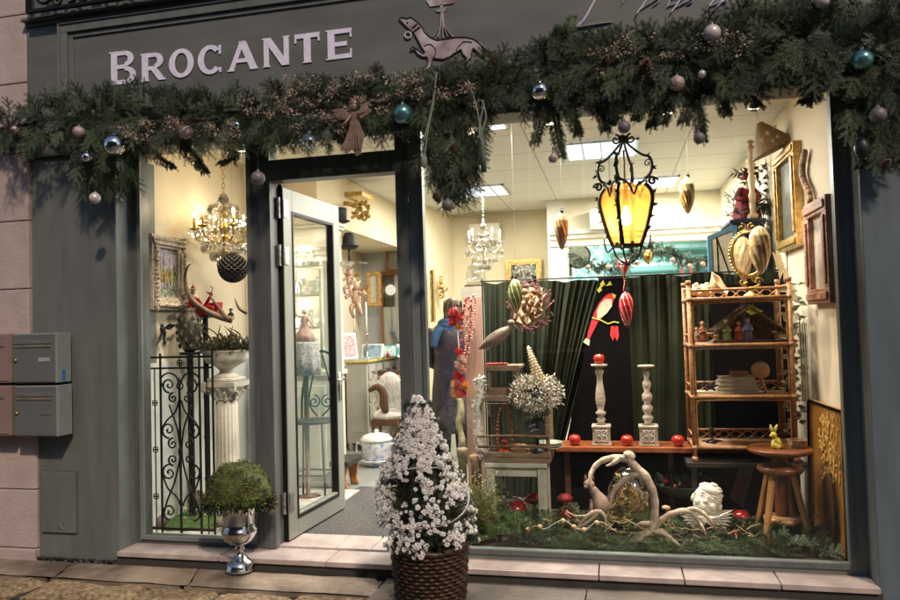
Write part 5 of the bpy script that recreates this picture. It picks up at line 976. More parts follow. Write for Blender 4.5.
# =============== SHELF BOARD WITH CANDLESTICKS ===============
Yt=.72; zt=P(640,447,Yt).z; a=P(556,450,Yt);b=P(797,450,Yt)
sh=T('display_board','long red brown varnished board carrying candlesticks and apples','shelf',((a.x+b.x)/2,Yt,ZP)); MB().box(a.x,b.x,Yt-.02,Yt+.24,zt-.034,zt).build('board',M('red_brown_board',(.33,.10,.04),.3,var=.3,sc=12,stretch=(1,5,5),coat=.3),sh,bevel=.004)
m=MB(); [m.box(x-.018,x+.018,Yt+.16,Yt+.2,ZP,zt-.035) for x in(a.x+.06,(a.x+b.x)/2,b.x-.06)]; m.build('support',dkwood,sh)
stone_=M('distressed_grey_wood',(.30,.25,.20),.75,c2=(.50,.43,.36),sc=22,bump=.5,bs=80)
def bigstick(px,ytop,lab,prof,yy=.80):
    c=P(px,446,yy); c.z=zt+.001; h=P(px,ytop,yy).z-c.z; t=T('candlestick',lab,'candlestick',c,'tall turned candlesticks on the board'); s_=.062
    m=MB(); m.box(c.x-s_,c.x+s_,c.y-s_,c.y+s_,c.z,c.z+.012); m.box(c.x-s_+.006,c.x+s_-.006,c.y-s_+.006,c.y+s_-.006,c.z+.012,c.z+.115); m.box(c.x-s_,c.x+s_,c.y-s_,c.y+s_,c.z+.115,c.z+.13)
    m.build('plinth',stone_,t,bevel=.003); m=MB()
    yf=c.y-s_+.003
    for q in range(4): m.tube([V((c.x+.02*math.cos(a*.7)+(.016 if q%2 else -.016),yf,c.z+.064+.02*math.sin(a*.7)+(.016 if q>1 else -.016))) for a in range(9)],.004,5,closed=True)
    m.tube([V((c.x-.04,yf,c.z+.02)),V((c.x+.04,yf,c.z+.105))],.003,5); m.tube([V((c.x+.04,yf,c.z+.02)),V((c.x-.04,yf,c.z+.105))],.003,5); m.build('carved_rosette',M('pale_carving',(.5,.45,.4),.8),t,smooth=True)
    m=MB(); H_=h-.13; m.lathe(c+V((0,0,.13)),[(r,z*H_) for r,z in prof],20); m.build('turned_shaft',stone_,t,smooth=True)
    m=MB(); m.lathe(c+V((0,0,h-.022)),[(.02,0),(.052,.008),(.055,.02),(.045,.022),(0,.018)],22); m.build('drip_pan',stone_,t,smooth=True); return c+V((0,0,h))
top1=bigstick(602,364,'left tall grey turned candlestick with a red apple on top',[(.035,0),(.02,.05),(.032,.09),(.018,.13),(.03,.17),(.036,.2),(.018,.24),(.024,.3),(.034,.42),(.028,.55),(.02,.68),(.018,.8),(.03,.87),(.022,.93),(.03,.97),(.02,1)])
bigstick(649,365,'right tall grey turned candlestick with an empty top',[(.04,0),(.02,.04),(.034,.1),(.034,.14),(.018,.18),(.032,.24),(.034,.3),(.018,.36),(.032,.42),(.034,.5),(.016,.56),(.026,.64),(.028,.7),(.014,.76),(.022,.86),(.016,.93),(.02,1)])
# apples
apM=M('red_apple_skin',(.36,.012,.012),.22,c2=(.50,.04,.02),sc=9,bump=.02,coat=.5)
def apple(c,lab,s=1.,rz=0,col=None):
    c=V(c); m=MB(); r=.036
    m.lathe(c,[(.0,.006),(.012,.001),(.022,.002),(.034,.018),(r*1.06,.036),(.035,.052),(.024,.064),(.012,.063),(.0,.054)],22,fl=lambda a,z:1+.02*math.cos(a*5)); t=T('apple',lab,'apple',c,'red apples in the window display'); m.build('fruit',col or apM,t,smooth=True); m=MB(); m.tube([c+V((0,0,.054)),c+V((.003,0,.07)),c+V((.008,0,.076))],.0015,5); m.build('stem',stemM,t); t.scale=(s,)*3; t.rotation_euler.z=rz; return t
for px,lab in ((575,'orange red apple at the left end of the varnished board'),(627,'red apple between the two tall candlesticks'),(678,'red apple right of the empty candlestick')):
    c=P(px,445,.76); c.z=zt+.001; apple(c,lab,1.05,px)
apple(top1,'red apple sitting on top of the left candlestick',1.)
# =============== RATTAN SHELF UNIT ===============
rat=M('orange_rattan',(.24,.10,.04),.4,c2=(.46,.25,.10),sc=30,bump=.35,stretch=(1,1,2)); Y0,Y1=.55,.86
xl=P(692,380,Y0).x; xr=P(793,380,Y0).x; zz=[P(740,v,Y0).z for v in (298,345,397,448)]
zbt=P(696,462,Y0).z; ztop=P(692,281,Y0).z
rk=T('rattan_shelf','orange rattan shelf unit with four tiers and curved rails','shelf unit',((xl+xr)/2,(Y0+Y1)/2,zbt))
for (x,y) in ((xl,Y0),(xr,Y0),(xl,Y1),(xr,Y1)): m=MB(); m.cyl((x,y,zbt),(x,y,ztop),.0135,n=10); [m.tube([V((x,y,z+.0135)),V((x,y,z-.0135))],.0165,10) for z in zz+[ztop-.01,zbt+.02]]; m.build('post',rat,rk,smooth=True)
for z in zz:
    m=MB(); 
    for y in (Y0,Y1): m.cyl((xl,y,z),(xr,y,z),.011,n=8)
    for x in (xl,xr): m.cyl((x,Y0,z),(x,Y1,z),.011,n=8)
    for k in range(14): y=Y0+.02+k*(Y1-Y0-.04)/13; m.cyl((xl,y,z+.004),(xr,y,z+.004),.009,n=6)
    m.build('shelf',rat,rk,smooth=True)
for k,z in enumerate(zz):
    z2=zz[k-1]-.02 if k else None
    if z2:
        for y in (Y0,Y1):
            m=MB(); r_=.05; x0,x1=xl+.02,xr-.02; m.tube(spline([V((x0,y,z+.01)),V((x0,y,z2-.04)),V((x0+.01,y,z2-.015)),V((x0+.04,y,z2)),V((x1-.04,y,z2)),V((x1-.01,y,z2-.015)),V((x1,y,z2-.04)),V((x1,y,z+.01))],4),.006,6); m.build('arch_rail',rat,rk,smooth=True)
for z in zz:
    m=MB(); zr=z+.065 if z!=zz[0] else z+.07
    for x in (xl,xr): m.cyl((x,Y0,zr),(x,Y1,zr),.008,n=7)
    m.cyl((xl,Y1,zr),(xr,Y1,zr),.008,n=7)
    m.tube(spline([V((xl+(xr-xl)*q/8,Y1,z+.035+.024*(-1)**q)) for q in range(9)],4),.005,6); m.tube(spline([V((xl+(xr-xl)*q/8,Y1,z+.035-.024*(-1)**q)) for q in range(9)],4),.005,6)
    if z==zz[0]: m.tube(spline([V((xl+(xr-xl)*q/8,Y0,z+.03-.02*(-1)**q)) for q in range(9)],4)[:0] or [V((xl,Y0,z+.055)),V((xr,Y0,z+.055))],.008,7)
    m.build('gallery_rail',rat,rk,smooth=True)
tb=T('dark_table','low dark table carrying the rattan shelf unit','table',((xl+xr)/2,.7,ZP)); MB().box(xl-.05,xr+.06,Y0-.02,.95,zbt-.03,zbt-.001).build('top',M('near_black_wood',(.02,.014,.012),.5),tb,bevel=.003)
m=MB(); [m.box(x-.015,x+.015,y-.015,y+.015,ZP,zbt-.031) for x in(xl,xr+.02) for y in(Y0+.1,.92)]; m.build('leg',MATS['near_black_wood'],tb)
# shell on the top
z1=zz[0]+.012; c=P(705,290,.68); c.z=z1; shl=M('conch_shell',(.62,.40,.22),.4,c2=(.75,.60,.42),sc=14,bump=.4); t=T('conch_shell','large peach conch shell on top of the rattan shelf','shell',c)
m=MB(); k=1.05
m.tube([c+V((-.08*k+.012*i*k,0,.042*k+.0*i)) for i in range(10)],[.012,.03,.024,.04,.032,.046,.04,.05,.042,.02],14); 
for q in range(12): a=q*.9; m.ell(c+V((-.07+.009*q,.035*math.cos(a),.045+.04*math.sin(a))),(.016,.012,.014),7,5)
m.lathe(c+V((.035,-.01,.05)),[(.02,0),(.045,.03),(.075,.065),(.082,.07),(.06,.05),(.02,.02)],18,ax=(.75,-.35,.5),fl=lambda a,z:1+.14*math.cos(a*5)); m.build('shell_body',shl,t,smooth=True)
# ornate oval table mirror
c=P(751,287,.66); c.z=z1; t=T('table_mirror','ornate oval gilt table mirror standing on the rattan shelf','mirror',c); m=MB(); zc=P(746,254,.66).z
m.lathe(c,[(.05,0),(.045,.008),(.018,.02),(.014,.04),(.02,.05),(.01,.06)],16); 
for s_ in(-1,1): m.tube(spline([c+V((0,0,.05)),c+V((s_*.05,0,.07)),c+V((s_*.02,0,.09))],4),.006,6); m.tube(spiral(c+V((s_*.045,0,.09)),.025,1.2,0,s_),.005,6)
m.build('foot',brass,t,smooth=True); rx,rz=.098,.135
m=MB(); cc=V((c.x-.01,c.y,zc)); m.tube([cc+V((rx*math.cos(a*.157),0,rz*math.sin(a*.157))) for a in range(40)],.009,8,closed=True)
for a in range(40): m.ell(cc+V(((rx+.01)*math.cos(a*.157),0,(rz+.01)*math.sin(a*.157))),.0085,6,4)
for s_ in(-1,1): m.tube(spiral(cc+V((s_*.03,0,rz+.03)),.028,1.3,math.pi/2,s_),.005,6); m.tube(spiral(cc+V((s_*.035,0,-rz-.015)),.022,1.3,-math.pi/2,-s_),.005,6)
m.build('oval_frame',brass,t,smooth=True); m=MB(); m.prism([cc+V((rx*math.cos(a*.157),-.003,rz*math.sin(a*.157))) for a in range(40)],(0,.006,0)); m.build('mirror_plate',mirrorM,t)
# nativity scene
z2=zz[1]+.012; na=T('nativity_stable','rustic bark nativity stable with straw roof on the second rattan tier','nativity scene',(P(745,340,.7).x,.7,z2)); bark=M('dark_bark',(.10,.055,.03),.9,c2=(.22,.14,.08),sc=30,bump=.8)
m=MB(); x0=P(712,340,.7).x;x1=P(782,340,.7).x; xm_=(x0+x1)/2; m.box(x0,x1,.6,.82,z2,z2+.012); m.build('base_board',bark,na)
m=MB(); m.prism([(x0+.02,.80,z2+.012),(x1-.02,.80,z2+.012),(x1-.05,.80,z2+.11),(xm_+.03,.80,z2+.2),(xm_-.03,.80,z2+.2),(x0+.05,.80,z2+.11)],(0,.015,0)); m.build('back_wall',bark,na)
for a_,b_ in (((x0,z2+.07),(xm_,z2+.22)),((x1+.01,z2+.06),(xm_,z2+.22))):
    m=MB(); [m.tube([V((a_[0],y,a_[1]+R(-.01,.01))),V((b_[0],y,b_[1]+R(-.01,.015)))],R(.008,.013),6) for y in (.62,.66,.70,.74,.78)]
    for k in range(24): f=R(0,1); m.leaf((a_[0]*(1-f)+b_[0]*f,R(.6,.7),a_[1]*(1-f)+b_[1]*f+.01),rv(),R(.03,.06),.006)
    m.build('roof_slope',bark,na)
m=MB(); m.leaf((xm_-.03,.62,z2+.2),(1,0,-.1),.12,.06,nrm=(0,-1,.2)); m.build('yellow_leaf',yef,na)
def fig(px,col,lab,s=1.,kneel=False,zb=z2,Y=.63):
    c=P(px,340,Y); c.z=zb+.0125; t=T('nativity_figure',lab,'figurine',c,'small clay nativity figures'); m=MB(); h_=.085*s*(.75 if kneel else 1)
    m.lathe(c,[(.02*s,0),(.021*s,.01),(.016*s,h_*.5),(.012*s,h_*.85),(.005*s,h_)],12,0,fl=lambda a,z:1+.08*math.cos(a*5)); m.ell(c+V((0,-.002,h_+.008)),.0105*s,10,7,1); m.ell(c+V((0,.003,h_+.012)),(.0125*s,.0115*s,.0115*s),10,7,0); m.tube(spline([c+V((-.012*s,-.004,h_*.8)),c+V((-.018*s,-.015,h_*.55)),c+V((0,-.024,h_*.6))],3),.005*s,6,0); m.tube(spline([c+V((.012*s,-.004,h_*.8)),c+V((.018*s,-.015,h_*.55)),c+V((0,-.024,h_*.6))],3),.005*s,6,0)
    m.build('figure',[M('robe_'+lab.split()[1],col,.7),MATS['doll_skin']],t,smooth=True)
fig(727,(.28,.38,.16),'kneeling green robed clay figure in the nativity',1.25); fig(739,(.45,.10,.05),'standing red robed clay figure in the nativity',1.15); fig(748,(.15,.16,.30),'tall blue robed clay figure in the nativity',1.35); fig(703,(.40,.14,.06),'small brown robed clay figure at the left of the nativity',1.2); fig(716,(.6,.4,.2),'small ochre sheep-carrying clay figure beside the green one',.7); fig(697,(.35,.25,.18),'tiny tan robed clay figure near the left post',.8)
# books, wooden sculpture on tier three
z3=zz[2]+.012
for k in range(4):
    c=P(737,390,.66); w_=.24-.012*k; t=T('old_book',['bottom pale paper bound book in the stack on the rattan shelf','second pale book from the bottom of the stack','third pale book from the bottom of the stack','topmost pale book of the stack'][k],'book',(c.x,.66,z3+k*.026),'old books stacked on the rattan shelf')
    z_=z3+k*.026; m=MB(); m.box(c.x-w_/2+.006,c.x+w_/2,.62+.006,.76,z_+.004,z_+.021); m.build('pages',M('old_paper',(.58,.50,.38),.9,var=.2,sc=30,stretch=(1,1,12)),t); m=MB(); m.box(c.x-w_/2,c.x+w_/2+.003,.618,.765,z_+.0005,z_+.004); m.box(c.x-w_/2,c.x+w_/2+.003,.618,.765,z_+.0212,z_+.025); m.build('cover',M('vellum_cover',(.45,.38,.28),.7,var=.3,sc=20),t)
c=P(739,375,.68); tag(MB().box(c.x-.05,c.x+.05,.63,.72,z3+.1045,z3+.137).build('small_box',woodM,origin=(c.x,.68,z3+.1045),bevel=.003),'small wooden box on top of the book stack','box')
c=P(711,392,.64); t=T('metal_star','dark twisted metal star ornament beside the book stack','ornament',(c.x,.64,z3)); m=MB(); [m.tube([V((c.x,.64,z3+.045)),V((c.x,.64,z3+.045))+V((.065*math.cos(a),.02*math.sin(a*3),.04*math.sin(a)))],[.009,.003],6) for a in [0.2,1.2,2.2,3.1,4.2,5.2]]; m.build('spikes',iron,t); MB().ob((c.x-.01,.66,z3+.008),(.16,.1,.015)).build('paper_base',M('old_paper'),t)
c=P(761,392,.64); t=T('wooden_disc_sculpture','turned wooden disc on a twisted root stand on the rattan shelf','sculpture',(c.x,.64,z3)); zc=P(760,370,.64).z; m=MB(); m.lathe((c.x,.63,zc),[(0,-.02),(.035,-.018),(.052,-.006),(.054,.006),(.04,.02),(0,.024)],24,ax=(0.15,1,-.1)); m.build('disc',M('orange_wood2',(.42,.2,.08),.35,c2=(.6,.34,.16),sc=10),t,smooth=True)
m=MB(); m.tube(spline([V((c.x-.02,.64,z3)),V((c.x-.035,.64,z3+.03)),V((c.x-.005,.64,z3+.05)),V((c.x+.005,.64,zc-.04))],4),[.014,.01,.007],8); m.tube(spline([V((c.x+.02,.64,z3)),V((c.x+.02,.62,z3+.03)),V((c.x+.0,.64,zc-.04))],4),[.01,.006],8); m.build('root_stand',M('orange_wood2'),t,smooth=True)
# grey dried pod on tier four
z4=zz[3]+.012; c=P(712,443,.66); t=T('dried_pod','small grey metal twig ornament on the lowest rattan tier','ornament',(c.x,.66,z4)); m=MB(); m.lathe((c.x,.66,z4),[(.035,0),(.03,.008),(.008,.02),(.006,.06),(.015,.09),(0,.1)],10); [m.tube([V((c.x,.66,z4+.015)),V((c.x+.06*math.cos(k),.66+.03*math.sin(k),z4+.01))],[.01,.004],6) for k in range(6)]; m.build('spike',iron,t,smooth=True)
# =============== RIGHT SIDE ===============
# paintings on the right wall (plane x=XRW)
def xframe(y0,y1,z0,z1,lab,fm,pm,w_,dep=.05,name='framed_painting'):
    t=T(name,lab,'painting',(XRW,(y0+y1)/2,z0)); x1=XRW-.002; m=MB()
    for (a,b,c,d) in ((y0,y1,z1-w_,z1),(y0,y1,z0,z0+w_),(y0,y0+w_,z0+w_,z1-w_),(y1-w_,y1,z0+w_,z1-w_)): m.box(x1-dep,x1,a,b,c,d); m.box(x1-dep-.012,x1-dep,a+w_*.25,b-w_*.25,c+w_*.25,d-w_*.25) if (b-a)>w_*.6 and (d-c)>w_*.6 else None
    m.build('frame',fm,t,bevel=.004); MB().box(x1-.02,x1-.01,y0+w_-.004,y1-w_+.004,z0+w_-.004,z1-w_+.004).build('canvas',pm,t); return t
xw=lambda a,b: XW(a,b,XRW-.05)
a=xw(829,303); b=xw(803,200)
xframe(a.y-.02,b.y+.0,P(829,303,a.y).z+.0,P(829,194,a.y).z,'rose brown carved framed picture nearest the glass on the right wall',M('rose_brown_carved_frame',(.24,.10,.055),.5,c2=(.42,.22,.14),sc=22,bump=.8,bs=45),paintingM('faded_portrait',[(.35,.3,.25),(.55,.48,.4),(.25,.2,.18)],8),.085)
a=xw(797,240); b=xw(776,150)
xframe(a.y,b.y+.1,P(797,245,a.y).z,P(797,140,a.y).z,'large gilt framed dark painting high on the right wall',gilt,paintingM('dark_landscape',[(.03,.04,.03),(.10,.10,.07),(.045,.055,.05)],7),.07)
c=xw(801,205); t=T('carved_wall_ornament','dark carved wooden scroll ornament between two framed pictures on the right wall','wall ornament',c); m=MB()
for k in range(34): f=k/33; q=V((XRW-.03,c.y-.05+.07*math.sin(f*9),c.z+.30-.55*f)); m.ell(q,(.02,R(.02,.045),R(.015,.03)),7,5,rot=(R(-.5,.5),0,0))
m.build('carving',M('dark_carved_wood',(.16,.08,.035),.5,c2=(.34,.19,.09),sc=18,bump=.6),t,smooth=True)
# star lampshade
c=xw(775,135); t=T('star_lampshade','tan paper lampshade printed with pale stars under the ceiling','lamp shade',c); cc=V((.98,c.y+.35,P(768,140,c.y+.35).z)); cc=P(767,137,1.1)
m=MB(); n=24; m.lathe(cc,[(.02,.11),(.15,-.10)],n,ax=(-.45,0,1)); o=m.build('shade',M('tan_paper',(.24,.15,.065),.7),t); m=MB()
ax_=V((-.45,0,1)).normalized()
for (dx,dz) in ((-.02,.0),(.04,-.03),(-.06,-.05),(.01,-.06),(.03,.04),(.07,-.07)):
    q=cc+V((dx,-.115-.03*(-dz*5),dz)); [m.bar(q-V((math.cos(a),0,math.sin(a)))*.014,q+V((math.cos(a),0,math.sin(a)))*.014,.005,.003) for a in (0,1.05,2.1)]
m.build('stars',M('cream_star',(.8,.72,.55),.6),t); MB().cyl(cc+ax_*.11,V((cc.x-.06,cc.y,ZC)),.004,n=6).build('cord',white,t)
# dark blue cupboard with figures
cb=T('blue_cupboard','dark blue painted cupboard topped with figures behind the curtain','cupboard',(P(757,240,1.75).x,1.75,ZF)); a=P(733,218,1.62);b=P(781,260,1.62); dbl=M('dark_blue_paint',(.012,.028,.045),.45,var=.15)
MB().box(a.x,min(b.x,XRW-.06),1.62,2.05,ZF,a.z-.04).build('body',dbl,cb,bevel=.004); m=MB(); m.box(a.x-.03,min(b.x+.03,XRW-.055),1.58,2.06,a.z-.04,a.z-.015); m.box(a.x-.015,min(b.x+.02,XRW-.056),1.60,2.055,a.z-.055,a.z-.04); m.build('cornice',dbl,cb,bevel=.004); MB().box(a.x+.05,min(b.x-.05,XRW-.1),1.608,1.62,ZF+.5,a.z-.1).build('door',dbl,cb,bevel=.004)
ztc=a.z-.014; c=P(747,210,1.75); c.z=ztc; t=T('santa_doll','cloth Santa doll in a wine red robe among greenery on the blue cupboard','doll',c); wr=M('wine_red_cloth',(.16,.008,.02),.85); m=MB(); hh=P(747,176,1.75).z-ztc
m.lathe(c,[(.09,0),(.10,.03),(.07,hh*.5),(.045,hh*.72),(.02,hh*.8)],18,0,fl=lambda a,z:1+.08*math.cos(a*6)); m.ell(c+V((0,-.01,hh*.82)),(.035,.035,.04),12,9,1); m.lathe(c+V((0,0,hh*.86)),[(.04,0),(.035,.03),(.015,.08),(.0,.11)],14,0); m.lathe(c+V((0,0,hh*.85)),[(.04,-.006),(.046,0),(.046,.01),(.04,.016)],14,2); m.lathe(c+V((0,-.03,hh*.62)),[(0,0),(.02,.03),(.03,.07),(.02,.09)],10,2); m.tube(spline([c+V((-.04,-.02,hh*.7)),c+V((-.08,-.06,hh*.5)),c+V((-.03,-.1,hh*.45))],4),[.025,.018],8,0); m.tube(spline([c+V((.04,-.02,hh*.7)),c+V((.08,-.06,hh*.5)),c+V((.03,-.1,hh*.45))],4),[.025,.018],8,0)
m.build('figure',[wr,MATS['doll_skin'],MATS['cotton_white']],t,smooth=True)
m=MB(); 
for k in range(60): q=P(R(733,775),R(196,216),R(1.62,1.95)); q.z=ztc+R(.02,.20)*R(.3,1); sprig(m,q,rv()+V((0,0,.6)),R(.08,.15),nl=.022,nw=.005,dens=.6,twigs=3)
o=m.build('cupboard_greenery',[firdk,stemM],origin=c); tag(o,'dark evergreen sprigs with dried twigs massed on top of the blue cupboard','greenery')
m=MB(); 
for k in range(34): q=P(R(735,752),R(170,184),1.7); m.leaf(q,rv()+V((-.4,0,.2)),R(.05,.09),.02)
for k in range(70): q=P(R(754,778),R(150,215),1.75); m.leaf(q+rv(.03),rv()+V((0,0,-.4)),R(.05,.1),.03)
tag(m.build('dried_bouquet',M('dark_dried_leaves',(.045,.028,.018),.8,c2=(.12,.07,.04),sc=20),origin=P(760,200,1.75)),'dark dried flower bouquet around the turned wooden post','bouquet')
c=P(753,216,1.64); c.z=ztc; t=T('turned_post','turned gilt wooden post with ball finial on the blue cupboard','post',c); hh=P(753,139,1.64).z-ztc; m=MB(); m.lathe(c,[(.04,0),(.04,.03),(.02,.05),(.028,hh*.3),(.018,hh*.34),(.03,hh*.5),(.018,hh*.56),(.026,hh*.7),(.035,hh*.73),(.016,hh*.77),(.02,hh*.88),(.034,hh*.9),(.012,hh*.93),(.03,hh*.97),(.0,hh*1.0)],16); m.build('shaft',M('pale_gilt_wood',(.42,.29,.15),.5,c2=(.6,.48,.3),sc=12),t,smooth=True)
# blue window frame mirror
a=P(709,236,1.5); b=P(735,273,1.5); t=T('blue_window_frame','sky blue painted old window frame standing behind the rattan shelf','window frame',((a.x+b.x)/2,1.5,b.z)); bl=M('sky_blue_paint',(.12,.30,.46),.5,var=.15); zb_=b.z-.25
m=MB(); Xf=lambda u,z:(a.x+(b.x-a.x)*u,1.5-.06*u,z); 
for p,q in (((0,zb_),(0,a.z)),((1,zb_),(1,a.z+.06)),((0,a.z-.012),(1,a.z+.048)),((0,zb_+.012),(1,zb_+.012))): m.bar(Xf(*p),Xf(*q),.028,.03)
m.build('frame',bl,t); m=MB(); m.bar(Xf(.33,zb_),Xf(.3,a.z),.008,.012); m.bar(Xf(.8,zb_+.2),Xf(.3,a.z-.02),.008,.012); m.build('glazing_bar',iron,t); m=MB(); m.prism([Xf(0,zb_),Xf(1,zb_),Xf(1,a.z+.05),Xf(0,a.z)],(0,.004,0)); m.build('pane',M('pale_reflecting_pane',(.55,.55,.42),.25,var=.2),t); MB().box(a.x,b.x,1.45,1.56,ZF,zb_).build('stand',blackcloth,t)
# metal leaf strip hanging
lm=M('dull_silver_leaf',(.38,.40,.30),.35,.7,c2=(.6,.58,.45),sc=16,bump=.1); t=T('metal_leaf_hanging','hanging strip of dull silver metal leaves right of the rattan shelf','wall ornament',P(790,290,.95)); m=MB(); top=P(788,276,.95)
for k in range(84): f=k/84; q=P(792+6*math.sin(k*1.9)+3*f,284+f*140,.70+.05*math.sin(k)); m.leaf(q,(math.sin(k*1.3)*.8,-.2,R(-.6,.3)),R(.05,.075),.036,nrm=(R(-.3,.3),-1,R(-.4,.4)))
m.build('leaves',lm,t); MB().tube([P(787,250,.95),P(789,350,.95),P(792,422,.95)],.003,5).build('wire',iron,t)
m=MB()
for k in range(16): m.leaf(P(779+R(-2,6),R(262,280),.9),(R(-.4,.3),0,1),.09,.022,nrm=(0,-1,0))
tag(m.build('dried_grass',M('pale_dried_grass',(.6,.5,.3),.8),origin=P(780,280,.9)),'pale feathery dried grass plume above the metal leaves','dried grass')
t=T('patterned_curtain','white and green striped fabric strip hanging by the right wall','fabric',P(806,400,.6)); m=MB(); a=P(803,330,.5);b=P(815,400,.5); n=30
for k in range(7):
    x=a.x+(b.x-a.x)*k/7; m.box(x+.001,x+(b.x-a.x)/7-.001,.6+.008*(k%2),.606+.008*(k%2),b.z-.02,a.z+.02*math.sin(k*2)+.05,k%2)
m.build('strips',[M('white_linen',(.6,.57,.48),.8),M('sage_green_leaf',(.10,.13,.08),.7)],t)
# golden panel painting leaning
t=T('leaning_panel','golden brown floral panel leaning at the right end of the display','panel',(1.05,.4,ZP)); c0=V((P(845,556,.08).x,.10,ZP)); gp_=[V((1.135,.085,ZP+.01)),V((1.10,.62,ZP+.01)),V((1.12,.62,P(797,399,.62).z)),V((1.145,.085,P(843,410,.085).z))]
m=MB(); m.prism(gp_,(.018,0,0)); m.build('panel_board',M('amber_wood_panel',(.28,.11,.02),.4,c2=(.50,.24,.06),sc=7,bump=.1),t)
m=MB(); gm=M('raised_gold_paint',(.55,.30,.06),.45,c2=(.68,.46,.14),sc=30)
def onp(u,v,off=.006): q=gp_[0].lerp(gp_[1],u).lerp(gp_[3].lerp(gp_[2],u),v); return q-V((off,0,0))
for k in range(90): u=.45+R(-.17,.17)+.06*math.sin(k); v=R(.45,.95); m.ell(onp(u,v,.002),(.004,R(.012,.026),R(.008,.018)),6,4,rot=(R(0,3),0,0))
for k in range(40): m.ell(onp(R(.05,.25),R(.5,.95),.002),(.004,R(.006,.014),R(.01,.02)),6,4)
m.build('floral_relief',gm,t); m=MB(); m.tube([onp(0,.99,.004),onp(1,.99,.004)],.008,6); m.tube([onp(1,0,.004),onp(1,1,.004)],.007,6); m.build('edge_strip',blackcloth,t)
m=MB(); m.ell(onp(.3,.28,.02)-V((.0,0,0)),(.012,.10,.20),24,14); tag(m.build('panel_shadow_oval',dkwood,origin=onp(.3,.0,.02),smooth=True),'dark oval put in for the shadow on the golden panel','board')  # solid dark oval stands in for a vase-like shadow on the panel
# adjustable wooden stool
c=P(783,532,.34); c.z=ZP; t=T('screw_stool','round turned wooden stool with screw column and splayed legs','stool',c); wd=M('reddish_turned_wood',(.14,.04,.015),.3,c2=(.26,.09,.035),sc=10,bump=.05,coat=.3); zt_=P(782,447,.34).z
m=MB(); m.lathe((c.x,c.y,zt_-.03),[(.06,-.03),(.15,-.005),(.172,.008),(.175,.02),(.168,.028),(.0,.026)],36); m.build('seat',wd,t,smooth=True)
m=MB(); zc=zt_-.125; m.lathe((c.x,c.y,zc),[(.05,-.03),(.11,-.018),(.125,0),(.12,.018),(.06,.03),(.035,.055),(.05,.07)],32); m.build('collar',wd,t,smooth=True)
m=MB(); m.lathe((c.x,c.y,ZP+.12),[(.034+.006*(k%2),k*.0095) for k in range(int((zc-.02-ZP-.12)/.0095))],18); m.build('screw',wd,t,smooth=True)
m=MB(); m.lathe((c.x,c.y,ZP+.125),[(.07,0),(.10,.008),(.10,.03),(.07,.04)],24); m.build('lower_ring',M('light_turned_wood',(.5,.28,.12),.4,var=.2),t,smooth=True)
for a in (-2.35,-.75,1.0,2.4): u=V((math.cos(a),math.sin(a),0)); m=MB(); m.bar(V((c.x,c.y,zc-.02))+u*.075,V((c.x,c.y,ZP))+u*.175,.03,.026,n=u); m.build('leg',M('honey_wood',(.36,.16,.045),.4,c2=(.5,.26,.09),sc=12,stretch=(1,1,.3)),t,bevel=.004)
ztt=zt_
c=P(776,444,.30); c.z=ztt+.0; c.z=ztt-.003; t=T('rabbit_figurine','small yellow rabbit figurine sitting on the round stool','figurine',c); ym=M('yellow_glazed_ceramic',(.62,.50,.06),.3,c2=(.72,.62,.16),sc=20); m=MB()
m.ell(c+V((.005,0,.032)),(.026,.024,.034),14,10); m.ell(c+V((-.008,-.008,.02)),(.022,.022,.02),12,8); m.ell(c+V((-.012,-.006,.078)),(.018,.016,.017),12,9); m.ell(c+V((-.028,-.010,.074)),(.008,.008,.008),8,6)
for (dx,tl) in ((-.004,-.012),(.006,.014)): m.tube([c+V((-.012+dx,-.002,.088)),c+V((-.012+dx+tl*.5,-.002,.115)),c+V((-.010+dx+tl,-.002,.137))],[.006,.009,.003],8)
m.tube([c+V((-.015,-.014,.05)),c+V((-.024,-.016,.02)),c+V((-.026,-.02,.004))],[.008,.006],7); m.ell(c+V((.03,.005,.012)),.011,8,6); m.ell(c+V((.004,-.02,.014)),(.018,.01,.014),8,6); m.build('body',ym,t,smooth=True)
c=P(797,444,.34); c.z=ztt-.003; t=T('cork_pot','small oval cork bark pot on the round stool','pot',c); m=MB(); m.lathe(c,[(.045,0),(.050,.02),(.052,.046),(.046,.046),(.042,.01),(0,.008)],22,fl=lambda a,z:1+.03*math.sin(a*9+z*200)); m.build('bark_wall',M('cork_bark',(.26,.16,.08),.9,c2=(.46,.32,.18),sc=40,bump=.9),t)
# leaning sign board with red lettering
Ys=.82; t=T('paper_sign','pale board with red lettering leaning in the dark under the board','sign',P(742,505,Ys)); q=[(731,496),(744,506),(757,468),(745,457)]; m=MB(); m.prism([P(*a,Ys) for a in ((730,498),(743,508),(762,440),(749,436))],(0,.012,0)); m.build('board',M('pale_grey_board',(.22,.2,.19),.7),t)
m=MB()
